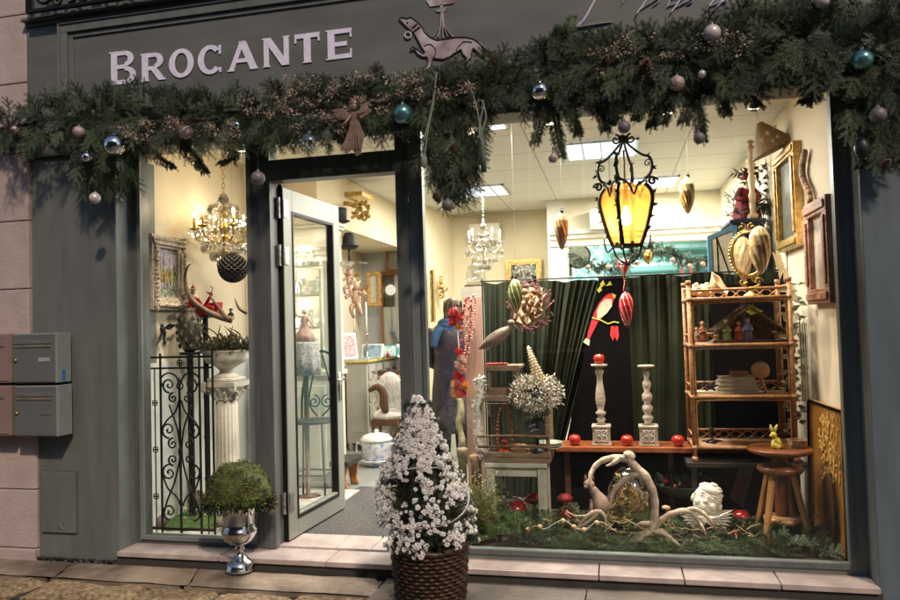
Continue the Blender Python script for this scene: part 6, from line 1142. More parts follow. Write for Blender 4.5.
# blurred red letters 'made' running up the board
A=P(735,497,Ys-.003);B=P(741,478,Ys-.003); dirv=(P(748,472,Ys-.003)-P(739,500,Ys-.003)).normalized(); upv=(P(733,492,Ys-.003)-P(745,498,Ys-.003)).normalized(); o0=P(740,497,Ys-.003)
def seg(p,q): m.bar(o0+dirv*p[0]+upv*p[1],o0+dirv*q[0]+upv*q[1],.007,.001)
x=0
for ch in 'made':
    h_=.034
    L_={'m':[((0,0),(0,h_)),((0,h_),(.03,h_)),((.015,0),(.015,h_)),((.03,0),(.03,h_))],'a':[((0,0),(0,h_)),((0,h_),(.022,h_)),((.022,0),(.022,h_)),((0,h_*.45),(.022,h_*.45)),((0,0),(.022,0))],'d':[((0,0),(0,h_*.7)),((0,h_*.7),(.022,h_*.7)),((0,0),(.022,0)),((.022,0),(.022,h_*1.4))],'e':[((0,0),(0,h_)),((0,h_),(.022,h_)),((0,h_*.5),(.022,h_*.5)),((0,0),(.022,0)),((.022,h_*.5),(.022,h_))]}[ch]
    for p,q in L_: seg((p[0]+x,p[1]),(q[0]+x,q[1]))
    x+=.043 if ch=='m' else .033
m.build('red_lettering',M('red_ink',(.5,.04,.04),.6),t)
# =============== LEFT PART OF THE DISPLAY ===============
# white painted stool
Yq=.42; a=P(486,463,Yq); b=P(547,525,Yq); x0,x1=a.x,b.x; zq=a.z; t=T('white_stool','low square stool in chipped off white paint under the wire cage','stool',((x0+x1)/2,Yq+.15,ZP)); chip=M('chipped_white_paint',(.36,.36,.30),.65,c2=(.58,.58,.52),sc=9,bump=.4,bs=50)
MB().box(x0-.012,x1+.012,Yq-.01,Yq+.32,zq-.028,zq).build('top',chip,t,bevel=.005)
for (x,y) in ((x0,Yq),(x1-.05,Yq),(x0,Yq+.26),(x1-.05,Yq+.26)): MB().box(x,x+.05,y,y+.05,ZP,zq-.029).build('leg',chip,t,bevel=.004)
m=MB(); m.box(x0+.051,x1-.051,Yq+.01,Yq+.035,zq-.085,zq-.029); m.box(x0+.051,x1-.051,Yq+.27,Yq+.295,zq-.085,zq-.029); m.box(x0+.01,x0+.035,Yq+.051,Yq+.259,zq-.085,zq-.029); m.box(x1-.035,x1-.01,Yq+.051,Yq+.259,zq-.085,zq-.029); m.box(x0+.051,x1-.051,Yq+.01,Yq+.03,ZP+.03,ZP+.05); m.build('apron',chip,t,bevel=.003)
MB().box(x1-.0005,x1+.002,Yq+.05,Yq+.09,ZP+.16,ZP+.24).build('paper_tag',M('tan_tag',(.4,.26,.14),.7),t)
def mushroom(c,s,lab,cap=redg,tilt=0):
    c=V(c); t=T('mushroom_ornament',lab,'ornament',c,'glossy red mushroom ornaments'); m=MB(); m.lathe(c,[(.018*s,0),(.02*s,.02*s),(.013*s,.05*s),(.014*s,.08*s)],14); m.build('stalk',MATS['light_turned_wood'] if s<.8 else dkwood,t,smooth=True)
    m=MB(); m.lathe(c+V((0,0,.075*s)),[(.0,.008*s),(.05*s,-.004*s),(.068*s,.008*s),(.062*s,.032*s),(.035*s,.055*s),(.0,.062*s)],26); m.build('cap',cap,t,smooth=True)
    m=MB(); [m.ell(c+V((math.cos(k*2.4)*.045*s*(.4+.15*(k%3)),math.sin(k*2.4)*.045*s*(.4+.15*(k%3)),.075*s+.05*s-.012*s*(k%3))),(.007*s,.007*s,.004*s),6,4) for k in range(8)]; m.build('spots',white,t,smooth=True)
qx=(x0+x1)/2
mushroom((qx-.02,Yq+.10,ZP+.02),1.05,'large glossy red ornament lying under the white stool'); mushroom((qx+.09,Yq+.17,ZP+.07),.95,'smaller glossy red ornament at the right under the white stool')
m=MB(); m.ell((qx-.06,Yq+.2,ZP+.1),(.09,.07,.06),16,9); tag(m.build('grey_cushion',M('grey_felt',(.14,.12,.12),.9),origin=(qx,Yq+.2,ZP),smooth=True),'soft grey felt bundle behind the red ornaments under the stool','cushion')
# bottom crate and wire cage on the stool
zc0=zq+.001; t=T('slatted_crate','rough wooden crate with bark rails standing on the white stool','crate',(qx,Yq+.15,zc0)); m=MB(); xa2,xb2=x0-.0,x1+.02
for z_ in (zc0,zc0+.035): m.box(xa2,xb2,Yq+.005,Yq+.02,z_,z_+.03); m.box(xa2,xb2,Yq+.29,Yq+.305,z_,z_+.03); m.box(xa2-.012,xa2,Yq+.005,Yq+.305,z_,z_+.03); m.box(xb2,xb2+.012,Yq+.005,Yq+.305,z_,z_+.03)
m.box(xa2,xb2,Yq+.021,Yq+.289,zc0,zc0+.01); m.build('slats',greywood,t,bevel=.002)
zt5=P(510,366,Yq+.1).z; zm=P(510,398,Yq+.1).z
for (x,y) in ((xb2-.0,Yq+.02),(xb2-.0,Yq+.28),(xa2,Yq+.28)): 
    m=MB(); m.box(x-.012,x+.012,y,y+.02,zc0+.066,zm+.0 if x>qx else zt5); m.build('corner_post',greywood,t)
for z_ in (zc0+.10,zc0+.165,):
    m=MB(); m.tube([V((xa2-.05,Yq+.0,z_)),V((qx,Yq-.004,z_+.006)),V((xb2+.01,Yq,z_+.002))],.009,7); m.build('bark_rail',bark,t,smooth=True)
wire=M('dark_green_wire',(.09,.12,.09),.5,.5)
m=MB(); [m.cyl((xa2+.03+k*(xb2-xa2-.06)/18,Yq+.27,zc0+.066),(xa2+.03+k*(xb2-xa2-.06)/18,Yq+.27,zm-.01),.002,n=5) for k in range(19)]; [m.cyl((xa2,Yq+.27,zc0+.1+k*.05),(xb2,Yq+.27,zc0+.1+k*.05),.002,n=5) for k in range(4)]; [m.cyl((xa2+.03+k*(xb2-xa2-.06)/12,Yq+.04,zc0+.066),(xa2+.03+k*(xb2-xa2-.06)/12,Yq+.04,zm-.03),.0014,n=5) for k in range(13)]; m.cyl((xa2,Yq+.04,zm-.03),(xb2,Yq+.04,zm-.03),.004,n=6); m.build('wire_mesh',wire,t)
# two upper tray shelves, stepped
for k,(va,vb,lab) in enumerate(((366,371,'upper'),(396,401,'lower'))):
    p0=P(485,va,Yq+.1); p1=P(521 if k==0 else 524,vb,Yq+.1); t2=T('rustic_tray','%s rustic wooden tray of the stepped stand beside the yellow cone'%lab,'tray',((p0.x+p1.x)/2,Yq+.1,p1.z)); m=MB(); m.box(p0.x,p1.x,Yq+.06,Yq+.3,p0.z-.018,p0.z); m.build('board',greywood,t2,bevel=.002)
    m=MB(); m.box(p0.x,p1.x,Yq+.05,Yq+.059,p0.z-.03,p0.z+.004); [m.box(x-.009,x+.009,Yq+.06,Yq+.08,p0.z-.13,p0.z-.018) for x in(p0.x+.03,p1.x-.02)]; m.build('side_rail',greywood,t2,bevel=.002)
    if k==1: [None]
p0=P(500,396,Yq+.15); t3=T('small_crate','small open wooden box with red apples inside on the lower tray','crate',p0); m=MB(); m.box(p0.x-.07,p0.x+.07,Yq+.1,Yq+.11,p0.z+.001,p0.z+.06); m.box(p0.x-.07,p0.x+.07,Yq+.2,Yq+.21,p0.z+.001,p0.z+.06); m.box(p0.x-.08,p0.x-.07,Yq+.1,Yq+.21,p0.z+.001,p0.z+.06); m.box(p0.x+.07,p0.x+.08,Yq+.1,Yq+.21,p0.z+.001,p0.z+.06); m.build('sides',greywood,t3,bevel=.002)
p0=P(497,364,Yq+.15); tag(MB().ob((p0.x,p0.y,p0.z-.0),(.14,.10,.012),(0,0,.1)).build('red_book',M('red_book_cover',(.4,.05,.04),.5),origin=p0,bevel=.002),'thin red covered booklet under the bird on the top tray','book')
# stuffed bird
c=P(492,340,Yq+.08); t=T('stuffed_bird','stuffed brown lapwing with a thin crest leaning on the top tray','bird',c); bm_=M('bird_feathers_brown',(.09,.06,.045),.6,c2=(.26,.19,.15),sc=14,bump=.4,stretch=(.5,1,2)); m=MB(); Yk=Yq+.08
m.tube(spline([P(479,349,Yk),P(485,345,Yk),P(493,340,Yk),P(502,334,Yk),P(508,329,Yk),P(511,325,Yk)],5),[.005,.022,.040,.044,.036,.019,.015],14); m.ell(P(511,323,Yk),(.025,.021,.022),14,10); m.tube([P(513,325,Yk),P(518,327,Yk)],[.006,.001],8); m.build('body',bm_,t,smooth=True)
m=MB(); m.tube(spline([P(509,321.5,Yk),P(504,320,Yk),P(499,319.5,Yk)],4),[.004,.002,.001],6); m.tube(spline([P(509,321.5,Yk),P(504,321.5,Yk),P(501,322.5,Yk)],4),[.003,.001],6); m.ell(P(511,323,Yk-.017),.0035,6,5); m.build('crest_and_eye',iron,t,smooth=True)
m=MB(); [m.leaf(P(503-k*2.2,336+k*1.8,Yk-.03),P(484,349,Yk)-P(503,336,Yk),.10-.008*k,.026,nrm=(0,-1,.2)) for k in range(6)]; m.build('wing',M('grey_brown_wing',(.12,.09,.07),.6,c2=(.28,.23,.19),sc=20),t)
m=MB(); [m.tube([P(500+k*4,342,Yk),P(499+k*4,364,Yk)],.0025,6) for k in(0,1)]; m.build('legs',iron,t)
# yellow cone and frosted flower bush
c=P(541,385,.45); t=T('frosted_flower_bush','ball of frosted white flowers with green leaves below the yellow cone','flower arrangement',P(536,410,.45)); m=MB(); fw_=M('frosted_white_petals',(.55,.50,.44),.8,c2=(.78,.74,.68),sc=30); cc=P(536,393,.46); 
for k in range(1900):
    d=rv().normalized(); p=cc+V((d.x*.16,d.y*.13,d.z*.115))*R(.6,1.08)*(1+.15*mnoise.noise(d*3)); m.leaf(p,d+rv(.9),R(.014,.030),R(.009,.016),mi=0 if R(0,1)<.72 else (1 if R(0,1)<.6 else 2))
for k in range(26): d=rv().normalized(); sprig(m,cc+V((d.x*.1,d.y*.08,d.z*.07)),d,R(.06,.10),nl=.012,nw=.003,dens=.6,twigs=3,mi=1,mist=2)
m.build('flowers',[fw_,M('sage_green',(.16,.20,.11),.7),M('tan_twig',(.30,.2,.12),.8)],t)
MB().lathe(V((cc.x,cc.y,zq+.07)),[(.05,0),(.04,.01),(.008,.02),(.008,cc.z-zq-.1),(.05,cc.z-zq-.07)],12).build('stand',iron,t)
a=P(540,383,.44);b=P(528,346,.44); t=T('yellow_cone','yellow and white beaded cone rising from the frosted flowers','cone ornament',a); m=MB(); m.tube([a,b],[.040,.006],16); m.build('core',M('white_cone_core',(.65,.6,.45),.6),t,smooth=True); m=MB(); u,w_,d=basis(b-a)
for r_ in range(13):
    f=r_/13; rr=.040*(1-f)+.006*f+.002; nn=max(5,int(16*(1-f*.6)))
    for k in range(nn): an=2*math.pi*(k+.5*(r_%2))/nn; m.ell(a.lerp(b,f)+u*rr*math.cos(an)+w_*rr*math.sin(an),(.0055,.0055,.0055),6,4,mi=(k+r_)%2)
m.build('beads',[M('mustard_bead',(.58,.30,.02),.35),M('ivory_bead',(.75,.7,.55),.4)],t,smooth=True)
# wreath
c=P(530,306,1.02); t=T('twig_wreath','wreath of purple twigs around crumpled straw paper on the green curtain','wreath',c); m=MB(); 
for k in range(150):
    a=R(0,6.28); p=c+V((.118*math.cos(a),R(-.05,.02),.145*math.sin(a))); d=V((-math.sin(a),0,math.cos(a)))+V((math.cos(a),0,math.sin(a)))*R(-.2,.9)+rv(.2); q=p+d.normalized()*R(.03,.08); m.tube([p,p.lerp(q,.5)+rv(.01),q],[.005,.004,.002],5); 
    if k%2: m.ell(q,(.008,.008,.008),5,4)
m.build('twigs',M('purple_twigs',(.13,.05,.05),.6,c2=(.28,.12,.11),sc=20),t); n=16; vs=[c+V((0,-.03,0))]; fs=[]
m=MB(); 
for i in range(9):
    for j in range(17): a=2*math.pi*j/16; r_=i/8; vs.append(c+V((r_*.105*math.cos(a)*(1+.1*math.sin(a*3)),-.02-.05*abs(mnoise.noise(V((r_*3*math.cos(a),r_*3*math.sin(a),2))))*2-.02*(1-r_),r_*.135*math.sin(a))))
vs=vs[1:]; m.add(vs,[(i*17+j,i*17+j+1,(i+1)*17+j+1,(i+1)*17+j) for i in range(8) for j in range(16)]); 
for k in range(30): m.leaf(c+V((R(-.08,.08),-.05,R(-.1,.1))),rv(),R(.05,.09),.05)
m.build('straw_paper',M('crumpled_straw_paper',(.34,.21,.12),.9,c2=(.60,.45,.30),sc=16,bump=.8,bs=30),t)
# pom pom and braided cord garlands
def braid(pts,Y,r,m,mi0=0,mi1=1):
    ps=spline([P(a,b,Y) for a,b in pts],10)
    for k,p in enumerate(ps): m.ell(p+V((.004*math.cos(k*1.2),.004*math.sin(k*1.2),0)),(r,r,r*.8),7,5,mi=(mi0 if k%2 else mi1))
cr=[M('coral_red_wool',(.55,.04,.04),.9),M('pink_wool',(.65,.30,.28),.9),M('orange_wool',(.7,.28,.03),.9),M('pale_pink_wool',(.68,.50,.45),.9)]
t=T('braided_cords','red and pink braided cords hanging in a loop over the pink board','cord',P(466,300,.9)); m=MB()
braid([(459,362),(461,340),(463,318),(465,304),(468,297),(471,305),(470,330),(467,352),(462,372)],.86,.010,m); braid([(464,362),(466,336),(468,314),(472,299),(475,297),(474,322),(470,348),(464,366)],.84,.009,m,1,3); m.build('cords',cr,t,smooth=True)
t=T('tassel_string','string of red orange and pink wool tassels beside the braided cords','tassels',P(461,395,.82)); m=MB()
def pom(c,r,mi,n=260,mb=m):
    r*=1.15; mb.ell(c,r*.55,10,7,mi)
    for k in range(n): d=rv().normalized(); mb.leaf(c+d*r*.45,d+rv(.5),r*R(.5,1.),r*.13,mi=mi)
for (x,y,r,mi) in ((454,313,.030,0),(459,318,.026,0),(453,322,.03,0),(458,326,.024,2),(456,310,.02,1)): pom(P(x,y,.86),r,mi)
for (x,y,r,mi) in ((459,352,.024,0),(461,358,.022,3),(458,364,.022,3),(462,370,.026,1),(457,374,.022,0),(460,380,.032,0),(455,384,.025,2),(464,386,.028,2),(459,389,.032,0),(455,393,.026,2),(463,394,.026,0),(459,397,.022,2)): pom(P(x,y,.80),r,mi)
m.build('tassels',cr,t); MB().tube([P(456,308,.86),P(459,350,.84),P(459,398,.80)],.004,6).build('string',white,t)
t=T('green_tassel','pale green twisted fabric hanging below the red tassels','fabric',P(461,440,.82)); m=MB(); m.tube(spline([P(460,398,.8),P(461,412,.8),P(459,425,.8),P(462,440,.8),P(461,452,.8)],5),[.03,.035,.038,.03,.036,.03],12,flat=.7); m.build('cloth',M('celery_cloth',(.38,.38,.20),.85,c2=(.58,.55,.36),sc=10,bump=.6),t,smooth=True)
# wooden newel posts
for (px,y0,y1,r,lab,mt) in ((476,455,520,.034,'pale wooden post with a rounded top at the left end of the display',M('tan_wood_post',(.42,.24,.14),.6,c2=(.55,.36,.24),sc=10)),(462,448,500,.028,'dark greenish wooden post behind the snowy basket tree',M('olive_wood',(.22,.18,.10),.6))):
    a=P(px,y0,.6);b=P(px,y1,.6); m=MB(); m.lathe((a.x,.6,ZP),[(r,0),(r,a.z-ZP-.05),(r*1.35,a.z-ZP-.035),(r*1.4,a.z-ZP-.01),(r*1.1,a.z-ZP)],18); tag(m.build('wooden_post',mt,origin=(a.x,.6,ZP),smooth=True),lab,'post')
# white feather boa
t=T('feather_boa','white feather boa hanging from a peg in front of the pink board','boa',P(480,395,.6)); m=MB(); ps=spline([P(479,378,.55),P(481,390,.55),P(478,405,.55),P(479,420,.55),P(478,437,.55),P(481,452,.55),P(485,458,.55)],10)
for k,p in enumerate(ps):
    r_=.040*(1-.35*k/len(ps))
    for q in range(24): d=rv(); d.y*=.6; m.leaf(p,(d.normalized()+V((0,0,-.6))),R(.5,1.1)*r_*1.3,.014)
m.build('feathers',M('white_feather',(.82,.80,.74),.9),t); MB().tube(ps,[.024,.02,.014],8).build('cord',MATS['white_feather'],t,smooth=True)
# red basket, slate, plates, small mushrooms
zb6=zc0+.011; c=P(505,448,Yq+.10); c.z=zb6; t=T('red_basket','small red woven basket with tall handle and fruit inside the crate','basket',c); m=MB(); rb=M('red_wicker',(.50,.06,.03),.6,c2=(.62,.14,.05),sc=50,bump=.5)
m.lathe(c,[(.035,0),(.045,.03),(.052,.06),(.046,.06),(.04,.02)],20,fl=lambda a,z:1+.04*math.cos(a*10+z*120)); hz=P(505,404,Yq+.1).z-c.z
k_=spline([c+V((-.048,0,.06)),c+V((-.045,0,hz*.6)),c+V((-.02,0,hz*.95)),c+V((.01,0,hz)),c+V((.035,0,hz*.9)),c+V((.048,0,hz*.55)),c+V((.048,0,.06))],6)
for i,p in enumerate(k_): m.ell(p,(.009,.009,.008),6,5)
m.build('wicker',rb,t,smooth=True)
for i,(dx,dy,dz) in enumerate(((-.02,-.01,.075),(.022,-.005,.075),(0,.01,.085),(.002,-.02,.115))): 
    tt=apple(c+V((dx,dy,dz-.025)),['orange fruit at the left in the red basket','orange fruit at the right in the red basket','red fruit at the back in the red basket','red fruit topping the red basket'][i],.55,i,apM if i>1 else M('orange_fruit',(.65,.2,.03),.35))
c=P(536,452,Yq+.04); t=T('slate_sign','small tilted black chalk slate with white handwriting','sign',c); m=MB(); cc=P(535,427,Yq+.04); m.ob(cc,(.125,.006,.10),(-.25,-.28,0)); m.build('slate',M('black_slate',(.02,.022,.025),.6),t,bevel=.002); m=MB(); Rm=Euler((-.25,-.28,0)).to_matrix()
for r_ in range(2):
    pts=[cc+Rm@V((-.035+.006*k,-.0045,.012-.03*r_+.006*math.sin(k*2.1+r_)*(1 if k%5 else 0))) for k in range(11-r_*2)]; m.tube(pts,.0013,4)
m.build('chalk_writing',white,t); MB().tube([cc+V((0,.01,-.04)),V((cc.x,cc.y+.05,zb6+.0))],.004,6).build('prop',bark,t)
c=P(548,447,Yq+.12); c.z=zc0+.066
for k in range(3): cx=P(549,447,Yq+.15).x; m=MB(); z_=zc0+.067+k*.014; m.lathe((cx,Yq+.15,z_),[(.04,0),(.045,.003),(.088,.012),(.09,.016),(.045,.007),(0,.005)],32); tag(m.build('plate',M('pale_celadon_glaze',(.50,.56,.46),.25),origin=(cx,Yq+.15,z_),smooth=True),['lowest pale green plate in the stack at the crate end','middle pale green plate in the stack at the crate end','top pale green plate in the stack at the crate end'][k],'plate','stacked pale green plates')
for (px,lab) in ((518,'small tan mushroom ornament inside the crate'),(522,'second tan mushroom ornament close to the slate')): c=P(px,445,Yq+.06); c.z=zb6; mushroom(c+V((0,0,.0)),.75,lab,M('tan_mushroom_cap',(.55,.33,.2),.5))
# green glass pine cone ornaments
def cone_orn(px,py0,py1,Y,mt,lab,r,cord_top,grp,rot=0):
    a=P(px,py0,Y);b=P(px,py1,Y); L_=a.z-b.z; t=T('glass_cone_bauble',lab,'bauble',a,grp); m=MB(); n=26; prof=[(0,0),(r*.25,L_*.04),(r*.62,L_*.2),(r*.92,L_*.42),(r,L_*.6),(r*.9,L_*.8),(r*.55,L_*.94),(r*.25,L_)]
    m.v=[];pp=[]
    import itertools
    K=44; N=48
    def rad(z):
        for (r0,z0),(r1,z1) in zip(prof,prof[1:]):
            if z<=z1: return r0+(r1-r0)*(z-z0)/(z1-z0)
        return prof[-1][0]
    m.lathe(b,[(max(.0005,rad(L_*i/K)),L_*i/K) for i in range(K+1)],N,fl=lambda a_,z: .84+.16*abs(math.sin(4*a_+z/L_*6.5))**.8); m.build('glass',mt,t,smooth=True)
    m=MB(); [m.tube([V((b.x+rad(L_*i/20)*.86*math.cos((q*math.pi-L_*i/20/L_*6.5)/4),b.y+rad(L_*i/20)*.86*math.sin((q*math.pi-L_*i/20/L_*6.5)/4),b.z+L_*i/20)) for i in range(1,20)],.0028,5) for q in range(8)]; m.build('glitter_ridge',glit,t)
    m=MB(); m.cyl(a-V((0,0,.004)),a+V((0,0,.014)),.010,n=10); m.tube([a+V((.008*math.cos(k),0,.022+.008*math.sin(k))) for k in range(6)],.0015,5,closed=True); m.build('cap',iron,t); MB().cyl(a+V((0,0,.03)),V((a.x,a.y,cord_top)),.0006,n=4).build('thread',threadM,t); return t
glit=M('pale_glitter',(.75,.66,.5),.4,.3,var=.3,sc=200,bump=.5,bs=400)
amber=M('copper_gold_glass',(.62,.28,.10),.2,.4,c2=(.78,.45,.2),sc=8,bump=0,coat=.7); gold=M('pale_gold_glass',(.50,.34,.14),.22,.4,c2=(.72,.56,.3),sc=8,bump=0,coat=.7)
grp='hanging pine cone glass baubles'
cone_orn(516,279,314,.75,M('olive_green_glass',(.06,.10,.02),.15,.3,c2=(.16,.2,.05),sc=9,bump=0,coat=.7),'long olive green glass cone bauble in front of the left curtain',.052,ZC,grp)
cone_orn(562,213,250,.42,amber,'copper orange glass cone bauble hanging left of the lantern',.045,ZC,grp); cone_orn(688,177,214,.40,gold,'pale gold glass cone bauble hanging right of the lantern',.046,ZC,grp); cone_orn(761,226,275,.38,gold,'large gold glass cone bauble hanging before the oval mirror',.062,ZC,grp); cone_orn(627,292,327,.70,M('ruby_glass',(.42,.01,.03),.1,.4,c2=(.6,.03,.06),sc=9,bump=0,coat=.8),'ruby red glass cone bauble hanging over the black banner',.048,P(624,276,.7).z,grp)
c=P(624,268,.70); t=T('balloon_bauble','tiny red and white striped balloon bauble above the ruby cone','bauble',c); m=MB(); nn=24
prof=[(.004,-.05),(.012,-.035),(.034,.0),(.042,.03),(.034,.052),(.0,.062)]
vs=MB(); vs.lathe(c,prof,nn); m.v=vs.v; m.f=vs.f; m.m=[((i%nn)//3)%2 for i in range(len(vs.f))]; m.build('envelope',[M('balloon_red',(.5,.02,.05),.25),M('balloon_white',(.75,.7,.66),.25)],t,smooth=True); m=MB(); m.cyl(c-V((0,0,.075)),c-V((0,0,.062)),.008,n=8); [m.tube([c+V((.008*s_,0,-.045)),c+V((.006*s_,0,-.064))],.001,4) for s_ in(-1,1)]; m.build('basket',brass,t); MB().cyl(c+V((0,0,.06)),V((c.x,c.y,ZC)),.0006,n=4).build('thread',threadM,t)
m=MB(); [m.ell(P(624+.4*math.sin(k),279+k*2.2,.7),.006,6,4) for k in range(6)]; tag(m.build('bead_string',redg,origin=P(624,280,.7)),'short string of red beads under the balloon bauble','beads')
# =============== LANTERN ===============
Yl=.30; c=P(626,215,Yl); k_=PS(626,215,Yl); t=T('hanging_lantern','ornate black iron lantern with glowing amber glass panels','lantern',P(626,135,Yl)); cz=lambda v:P(626,v,Yl).z
amb=M('amber_textured_glass',(.85,.42,.08),.3,var=.2,sc=20,bump=.3,emit=(1.,.47,.09),es=.6)
hexp=[(.05,244),(.075,236),(.100,215),(.118,200),(.112,190),(.085,184)]
NS=4; rot0=-1.87
def hp(r,a,v): return V((c.x+r*math.cos(a),c.y+r*math.sin(a),cz(v)))
ribs=[(.085,245),(.105,237),(.130,223),(.152,209),(.160,200),(.150,192),(.122,186)]
for s_ in range(NS):
    a0=2*math.pi*s_/NS+rot0;a1=2*math.pi*(s_+1)/NS+rot0; m=MB(); vs=[]
    for r_,v in ribs: vs+=[hp(r_*.95,a0,v),hp(r_*.95,a1,v)]
    m.add(vs,[(2*i,2*i+1,2*i+3,2*i+2) for i in range(len(ribs)-1)])
    o=m.build('glass_panel',glassM('amber_pane',(1.,.72,.36),.05,.1,tr=((1.,.50,.13),.27)),t,smooth=True)
for s_ in range(NS):
    a=2*math.pi*s_/NS+rot0; m=MB(); m.tube(spline([hp(r_,a,v) for r_,v in ribs],4),.012,7)
    m.tube(spline([hp(.12,a,181),hp(.15,a,177),hp(.165,a,168),hp(.15,a,160),hp(.11,a,157),hp(.06,a,150),hp(.02,a,143)],4),[.010,.009,.007],6)
    m.tube(spiral(hp(.165,a,184),.030,1.3,0,1,ux=V((math.cos(a),math.sin(a),0))),.0075,6); m.tube(spiral(hp(.14,a,166),.022,1.2,1,1,ux=V((math.cos(a),math.sin(a),0))),.004,5)
    m.tube(spline([hp(.085,a,246),hp(.12,a,251),hp(.135,a,244),hp(.14,a,237)],4),[.006,.004],6); m.tube(spline([hp(.085,a,246),hp(.07,a,255),hp(.03,a,262),hp(.0,a,266)],4),[.007,.004],6); m.tube(spiral(hp(.036,a,262),.018,1.2,0,-1,ux=V((math.cos(a),math.sin(a),0))),.004,5)
    for (r_,v) in ((.175,172),(.17,184),(.17,196),(.16,208),(.145,220),(.15,160),(.125,232)):
        for q in range(3): m.leaf(hp(r_-.01,a,v),V((math.cos(a)*R(.5,1),math.sin(a)*R(.5,1),R(-.3,1)))+rv(.4),R(.03,.05),.020)
    m.build('rib',iron,t,smooth=False)
    am=(a+a+2*math.pi/NS)/2; m=MB(); m.bar(hp(.085,a,246),hp(.085,a+2*math.pi/NS,246),.016,.012,n=(math.cos(am),math.sin(am),0)); m.tube(spline([hp(.12,a,181),hp(.125,a+.25,184),hp(.105,am-.25,188),hp(.098,am,197),hp(.105,am+.25,188),hp(.125,a+1.32,184),hp(.12,a+2*math.pi/NS,181)],4),.007,6)
    [m.leaf(hp(.10,am,186),V((0,0,1))+rv(.5),.04,.02) for q in range(4)]; [m.leaf(hp(.065,am,244),V((math.cos(q*1.25),0,math.sin(q*1.25))),.018,.01,nrm=(0,-1,0)) for q in range(5)]
    m.build('crown_band',iron,t)
m=MB(); m.lathe(hp(0,0,143),[(.02,0),(.03,.012),(.014,.03),(.022,.04),(.006,.05)],12); m.lathe(hp(0,0,264),[(.0,-.012),(.012,0),(.006,.012)],10); 
for s_ in (-1,1): m.tube(spiral(hp(0,0,139)+V((s_*.045,0,0)),.032,1.3,math.pi/2,s_),.006,6); [m.leaf(hp(0,0,141),(s_*R(.3,1),R(-.4,.4),R(.2,1)),.05,.02) for q in range(5)]
z_=cz(136); k=0
while z_<ZC-.01: u=V((1,0,0)) if k%2 else V((0,1,0)); m.tube([V((c.x,c.y,z_+.015+.014*math.sin(a*.9)))+u*.009*math.cos(a*.9) for a in range(7)],.003,5,closed=True); z_+=.024;k+=1
m.build('finial_and_chain',iron,t)
m=MB(); m.cyl(hp(0,0,206),hp(0,0,181),.016,n=12); m.cyl(hp(0,0,181),hp(0,0,150),.006,n=8); m.build('lamp_holder',brass,t,smooth=True); m=MB(); m.lathe(hp(0,0,226),[(0,0),(.024,.012),(.032,.04),(.026,.07),(.014,.1),(.014,.115)],16); m.build('bulb',emitM('glowing_bulb',(1,.74,.38),26),t,smooth=True)
pointl('lantern_lamp',hp(0,0,217),1.5,(1.,.66,.3),.03,t)
# =============== FLOOR OF THE DISPLAY ===============
# antlers
ant=M('bone_antler',(.30,.20,.13),.5,c2=(.72,.60,.48),sc=12,bump=.9,bs=90,det=8,stretch=(1,1,.5))
def antler(lines,lab,Y,org):
    m=MB()
    for pts,rs in lines:
        ps_=spline([P(a,b,Y+(d_[0] if d_ else 0)) for a,b,*d_ in pts],9); n_=len(ps_)-1; r2=[]
        for i in range(n_+1):
            f=i*(len(rs)-1)/n_; k=min(int(f),len(rs)-2); r2.append((rs[k]+(rs[k+1]-rs[k])*(f-k))*1.05*(1+.06*math.sin(i*.8+len(pts))))
        m.tube(ps_,r2,14,flat=.85)
    tag(m.build('antler',ant,origin=org,smooth=True),lab,'antler','shed deer antlers in the display')
antler([([(628,458),(634,466),(646,478),(653,494),(655,508),(654,522),(651,531)],[.026,.028,.03,.028,.024,.022,.024]),([(651,531),(642,536),(637,544),(636,550)],[.024,.018,.006]),([(653,530),(664,534),(676,543),(690,556,-.02)],[.022,.016,.004]),([(646,476),(636,474),(624,480),(615,490),(611,500),(610,508)],[.026,.02,.015,.010,.004]),([(628,459),(614,458,.03),(602,461,.04),(594,468,.03),(590,478,.0),(592,490,-.02),(594,494)],[.026,.022,.019,.017,.013,.008,.003]),([(622,457),(612,464),(606,466)],[.02,.012,.004]),([(650,524),(640,524),(634,528)],[.02,.012,.003]),([(625,458),(629,455),(633,459)],[.024,.030,.024])],'large branching antler arching upright over the glass cloche',.17,P(650,535,.17))
antler([([(655,528),(662,520),(672,514),(684,511),(692,513),(699,522),(702,532)],[.018,.019,.020,.019,.017,.011,.004]),([(686,511),(694,509),(704,514),(712,523),(716,530)],[.016,.014,.011,.003]),([(690,512),(697,519),(704,530,-.03),(706,540)],[.012,.010,.003])],'pale antler lying low in front of the plaster bust',.17,P(680,520,.17))
antler([([(576,530),(583,520),(592,513),(600,512),(605,518),(606,530)],[.004,.010,.014,.014,.010,.004]),([(598,513),(590,520),(580,527),(574,531)],[.012,.008,.002]),([(588,516),(576,516),(568,512)],[.010,.007,.002])],'small pale antler lying left of the glass cloche',.18,P(590,522,.18))
